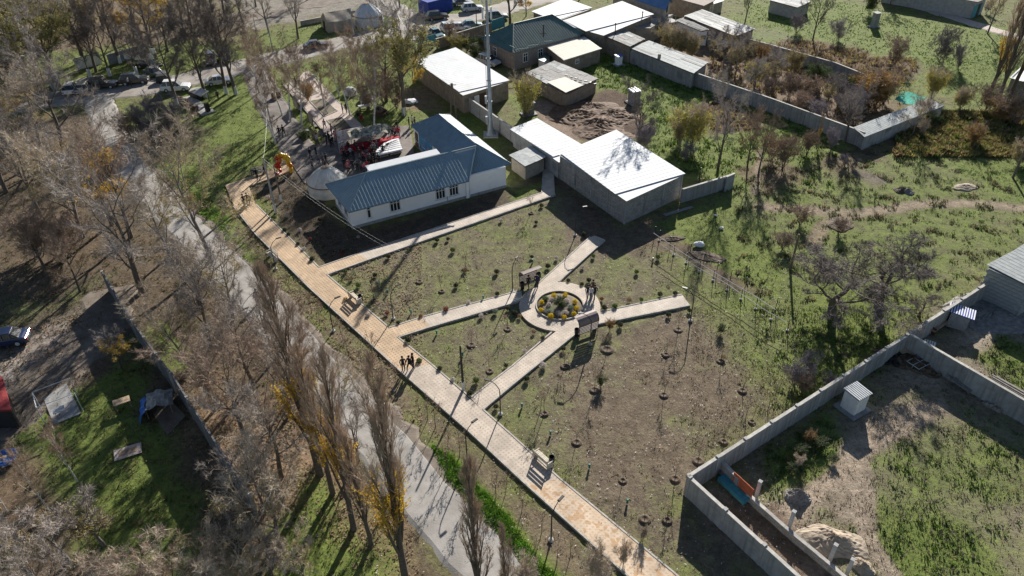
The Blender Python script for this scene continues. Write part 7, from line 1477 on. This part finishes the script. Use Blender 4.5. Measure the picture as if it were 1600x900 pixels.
# green tarp by the narrow shed
g = [P(1392, 158, 1.9), P(1405, 143, 1.9), P(1446, 154, 2.0), P(1428, 168, 1.8)]; V = []; Fc = []
for i in range(9):
    for j in range(6):
        s, v_ = i/8, j/5; p_ = (g[0]*(1-s)+g[3]*s)*(1-v_)+(g[1]*(1-s)+g[2]*s)*v_; p_ = p_+Vector((0, 0, .10*math.sin(i*1.1+j*.8)-.15*math.sin(math.pi*s)*math.sin(math.pi*v_)+.25-(1.0 if i == 0 else 0))); V.append(p_)
for i in range(8):
    for j in range(5): Fc.append([i*6+j, (i+1)*6+j, (i+1)*6+j+1, i*6+j+1])
tag(MB().add(V, Fc).build('green_tarp', M['tarp_green']), 'crumpled pale green tarpaulin behind the narrow end shed', 'tarp')
t = thing('white_cover', 'crumpled white cover on the lawn right of the big whitewashed tree', 'cover', tuple(P(643, 160))); MB().blob((0, 0, .2), .95, 9, 5, jit=.2, sz=(1.2, .9, .35)).build('cloth', M['white_cloth'], t); MB().box((0, 0, .1), (1.6, 1.1, .2)).build('boards', M['wood_grey'], t)
for k, (x, y) in enumerate(((570, 172), (596, 180))):
    t = thing('picnic_table', ['picnic table between the birches behind the stage', 'dark picnic table under the olive-leaved tree'][k], 'table', tuple(P(x, y)), R_(20+50*k)); MB().box((0, 0, .74), (1.8, .8, .05)).build('tabletop', M['white_cloth' if k == 0 else 'wood_dark'], t)
    for s in (-1, 1): MB().box((0, s*.75, .45), (1.8, .3, .05)).build('bench', M['wood_dark'], t); MB().box((s*.7, 0, .36), (.08, 1.3, .7)).build('leg', M['wood_dark'], t)
for k, (x, y) in enumerate(((548, 143), (572, 152))):
    q = thing('pale_dome', ['pale blue dome tent among the birches, upper left', 'pale blue dome tent among the birches, lower right'][k], 'tent', tuple(P(x, y+4))); MB().lathe((0, 0, 0), [(1.1, 0), (1.05, .5), (.75, .95), (.3, 1.15), (.02, 1.2)], 12).build('canvas', M['canvas_white'], q, smooth=True); MB().box((0, -1.0, .4), (.5, .12, .8)).build('flap', M['poly_grey'], q)

# ------------------------------------------------------------------ grass, weeds, leaf litter (nobody could count them)
def in_px(X, Y):
    vy = Y; vz = -HCAM; a = vy*math.cos(PITCH)-vz*math.sin(PITCH); u = vy*math.sin(PITCH)+vz*math.cos(PITCH); x, y = X/a, u/a; c, s = math.cos(ROLL), math.sin(ROLL)
    return 800+FPX*(c*x+s*y), 450-FPX*(-s*x+c*y)
_blk = [W2(q) for q in ([(352, 290), (423, 266), (452, 257), (456, 267), (389, 292), (400, 321), (672, 570), (800, 682), (1100, 940), (1019, 940), (823, 758), (627, 580), (485, 450), (366, 322)],
 [(497, 419), (847, 302), (850, 265), (865, 266), (867, 304), (509, 430)], [(607, 514), (815, 455), (816, 470), (620, 527)], [(735, 623), (872, 516), (908, 514), (753, 641)], [(929, 489), (1066, 462), (1077, 477), (932, 506)], [(838, 447), (922, 372), (944, 375), (872, 444)],
 [(444, 132), (482, 111), (576, 209), (520, 220)], [(455, 255), (500, 222), (640, 196), (648, 245), (600, 262), (505, 300)], [(551, 357), (792, 293), (797, 256), (703, 190), (640, 215), (670, 240), (512, 300)], [(874, 275), (979, 347), (1060, 320), (963, 230)])]
_rc = W2([(160, 175), (185, 235), (250, 310), (320, 385), (400, 465), (470, 545), (540, 625), (615, 715), (690, 800), (788, 915), (880, 1030)])
_fc = W2([(396, 104), (417, 148), (434, 182), (468, 235), (492, 262)]); _sc = W2([(-260, 220), (60, 158), (190, 142), (300, 122), (400, 98), (500, 74), (600, 52), (690, 35), (780, 14), (870, -8)])
def free(X, Y):
    ok = (linedist(X, Y, _rc) > 2.0) & (linedist(X, Y, _fc) > 2.2) & (linedist(X, Y, _sc) > 3.6) & (np.hypot(X-RC.x, Y-RC.y) > RO+.1)
    for q in _blk: ok &= sdist(X, Y, q) < -.05
    return ok
def scatter(name, label, mats, N, region, fn, hgt_, blades, wdt, lean=.5, seed=3, clump=.0):
    """tufts of narrow blades where fn(colour, green, noise) says they grow"""
    r = np.random.default_rng(seed); px = r.uniform(region[0], region[2], N); 
    # even density on the ground, thinned with distance
    Xs = []; Ys = []
    a_ = P(region[0], region[1]); b_ = P(region[2], region[1]); c_ = P(region[2], region[3]); d_ = P(region[0], region[3])
    X = r.uniform(min(a_.x, d_.x), max(b_.x, c_.x), N*3); Y = r.uniform(min(c_.y, d_.y), max(a_.y, b_.y), N*3); u, v = in_px(X, Y)
    ok = (u > region[0]) & (u < region[2]) & (v > region[1]) & (v < region[3]) & (u > -40) & (u < 1640) & (v < 930); X, Y, u, v = X[ok], Y[ok], u[ok], v[ok]
    C, G = ground_at(X, Y); nz_ = wob(X, Y, 1.1, seed+20); pr = fn(C, G, nz_, u, v); ok = (r.uniform(size=len(X)) < pr) & free(X, Y); X, Y = X[ok][:N], Y[ok][:N]; n_ = len(X)
    s = r.uniform(.55, 1.35, n_)*(1+clump*wob(X, Y, 2.0, seed+5)).clip(.4, 2); XX = np.repeat(X, blades); YY = np.repeat(Y, blades); SS = np.repeat(s, blades); m_ = len(XX)
    az = r.uniform(0, 6.283, m_); rad = r.uniform(0, 1, m_)*wdt*3.0*SS; bx = XX+np.cos(az)*rad; by = YY+np.sin(az)*rad; hh = hgt_*SS*r.uniform(.5, 1.1, m_); az2 = az+r.normal(size=m_)*.6
    tip = np.stack([bx+np.cos(az2)*hh*lean, by+np.sin(az2)*hh*lean, hh-.05], -1); sd = np.stack([-np.sin(az2), np.cos(az2), 0*az2], -1)*(wdt*SS/2)[:, None]; base = np.stack([bx, by, 0*bx-.07], -1); mid = base*.5+tip*.5+np.array([0, 0, .12*hgt_])
    V = np.stack([base-sd*.6, base+sd*.6, mid+sd, mid-sd, tip], 1).reshape(-1, 3); i = np.arange(m_)[:, None]*5; Fc = np.concatenate([i+[0, 1, 2], i+[0, 2, 3], i+[3, 2, 4]])
    fm = np.tile(np.repeat(r.integers(0, len(mats), n_), blades), 3)
    tag(put(name, fastmesh(name, V, Fc, [M[k] for k in mats], fm)), label, 'grass' if 'grass' in name else 'weeds', kind='stuff')
scatter('lawn_grass', 'short green grass on the lawns, verges and meadow', ['grass', 'grass', 'grass_dark'], 52000, (-20, 90, 1620, 920), lambda C, G, n_, u, v: np.clip((G-.45)*1.7+n_*.4, 0, 1), .075, 4, .07, 1.1, 3)
scatter('verge_grass', 'rich green grass along the right edge of the pale road', ['grass_vivid', 'grass'], 9000, (640, 670, 900, 920), lambda C, G, n_, u, v: (G > .85)*1.0, .13, 6, .08, .8, 31)
scatter('verge_grass', 'bright green grass on the upper roadside verge', ['grass_vivid', 'grass'], 9000, (160, 180, 410, 440), lambda C, G, n_, u, v: (G > .85)*.9, .13, 5, .09, .8, 32)
scatter('far_grass', 'green grass on the far meadows', ['grass', 'grass_dark'], 12000, (-20, -5, 1620, 110), lambda C, G, n_, u, v: np.clip((G-.45)*1.8+n_*.4, 0, 1), .12, 3, .18, .9, 4)
scatter('dry_grass', 'dry straw-coloured grass on the bare park lawn', ['straw', 'weed_grey', 'straw'], 9000, (380, 300, 1300, 920), lambda C, G, n_, u, v: np.clip(.35-n_*.9, 0, .9)*(G < .75), .05, 4, .05, 1.3, 5, .4)
scatter('meadow_weeds', 'brownish tall weeds on the rough meadow at right', ['brush', 'weed_grey', 'grass_dark', 'weed_grey', 'grass_dark'], 8000, (1150, 225, 1620, 470), lambda C, G, n_, u, v: np.clip(n_*1.5-.1, 0, 1), .17, 7, .07, .38, 6, .5)
scatter('bank_weeds', 'tangled russet and green undergrowth on the bank at right', ['leaf_khaki', 'leaf_olive', 'leaf_green', 'leaf_rust'], 5000, (1400, 175, 1620, 245), lambda C, G, n_, u, v: np.clip(.5+n_*.6, 0, 1), .5, 8, .10, .6, 7, .4)
scatter('orchard_brush', 'russet brush filling the walled orchard', ['brush', 'weed_grey', 'leaf_khaki', 'straw'], 3800, (1110, 60, 1440, 205), lambda C, G, n_, u, v: np.clip((.45-G)*2.2+n_*.6, 0, 1), .38, 8, .09, .6, 8, .4)
scatter('plot_weeds', 'lush low weeds on the plot behind the big shed', ['grass', 'grass_dark', 'leaf_green'], 6000, (860, 90, 1300, 300), lambda C, G, n_, u, v: np.clip((G-.5)*1.7+n_*.6, 0, 1), .20, 6, .11, .8, 9, .5)
scatter('yard_weeds', 'green weeds in the walled yards at right', ['grass', 'grass_dark', 'leaf_green', 'weed_grey'], 5500, (1180, 480, 1620, 920), lambda C, G, n_, u, v: np.clip((G-.45)*1.8+n_*.6, 0, 1), .13, 6, .07, .9, 10, .5)
scatter('yard_straw', 'dry trampled growth in the walled yards at right', ['straw', 'weed_grey'], 9000, (1080, 480, 1620, 920), lambda C, G, n_, u, v: np.clip(.4-n_*.4, 0, 1), .06, 4, .05, 1.2, 15)
scatter('wood_undergrowth', 'dead undergrowth below the trees of the left wood', ['brush', 'weed_grey', 'straw', 'grass_dark'], 12000, (-20, 220, 560, 920), lambda C, G, n_, u, v: np.clip(.5+n_*.5, 0, 1), .14, 5, .06, .8, 11, .3)
def litter(name, label, mat, N, region, fn, sz, seed, z0=-.02, walk=False):
    r = np.random.default_rng(seed); a_ = P(region[0], region[1]); b_ = P(region[2], region[1]); c_ = P(region[2], region[3]); d_ = P(region[0], region[3])
    X = r.uniform(min(a_.x, d_.x), max(b_.x, c_.x), N*3); Y = r.uniform(min(c_.y, d_.y), max(a_.y, b_.y), N*3); u, v = in_px(X, Y); ok = (u > region[0]) & (u < region[2]) & (v > region[1]) & (v < region[3]); X, Y = X[ok], Y[ok]; u, v = u[ok], v[ok]
    C, G = ground_at(X, Y); ok = (r.uniform(size=len(X)) < fn(C, G, wob(X, Y, .9, seed), u, v)) & ((sdist(X, Y, _blk[0]) > -.1) if walk else free(X, Y)); X, Y = X[ok][:N], Y[ok][:N]; n_ = len(X)
    a = r.normal(size=(n_, 3))*[1, 1, .35]; a = unit(a)*sz*r.uniform(.5, 1.3, (n_, 1)); b = unit(np.cross(a, [0, .1, 1]))*sz*.4; c = np.stack([X, Y, 0*X+z0+r.uniform(0, .05, n_)], -1)
    V = np.stack([c-a, c+b, c+a, c-b], 1).reshape(-1, 3); i = np.arange(n_)[:, None]*4
    tag(put(name, fastmesh(name, V, np.concatenate([i+[0, 1, 2], i+[0, 2, 3]]), [M[mat]])), label, 'leaves', kind='stuff')
litter('leaf_litter', 'fallen tan leaves under the trees of the left wood', 'litter', 24000, (-20, 350, 660, 920), lambda C, G, n_, u, v: np.clip(.5+n_*.6, 0, 1)*(C[..., 0] > .14), .13, 12)
litter('pale_litter', 'scattered pale fallen leaves on the park lawn', 'leaf_white', 1600, (560, 400, 1250, 920), lambda C, G, n_, u, v: np.clip(.5+n_*.6, 0, 1), .09, 13)
litter('walk_litter', 'fallen leaves blown over the tiled walk and its edges', 'litter', 1500, (380, 280, 1100, 920), lambda C, G, n_, u, v: np.clip(.5+n_, 0, 1), .07, 14, .112, True)
flush_labels()
for o in COL.objects:
    if o.parent is None and o.get('label') is None and o.get('kind') is None and o.type in ('MESH', 'EMPTY'): o['label'] = o.name.replace('_', ' ')
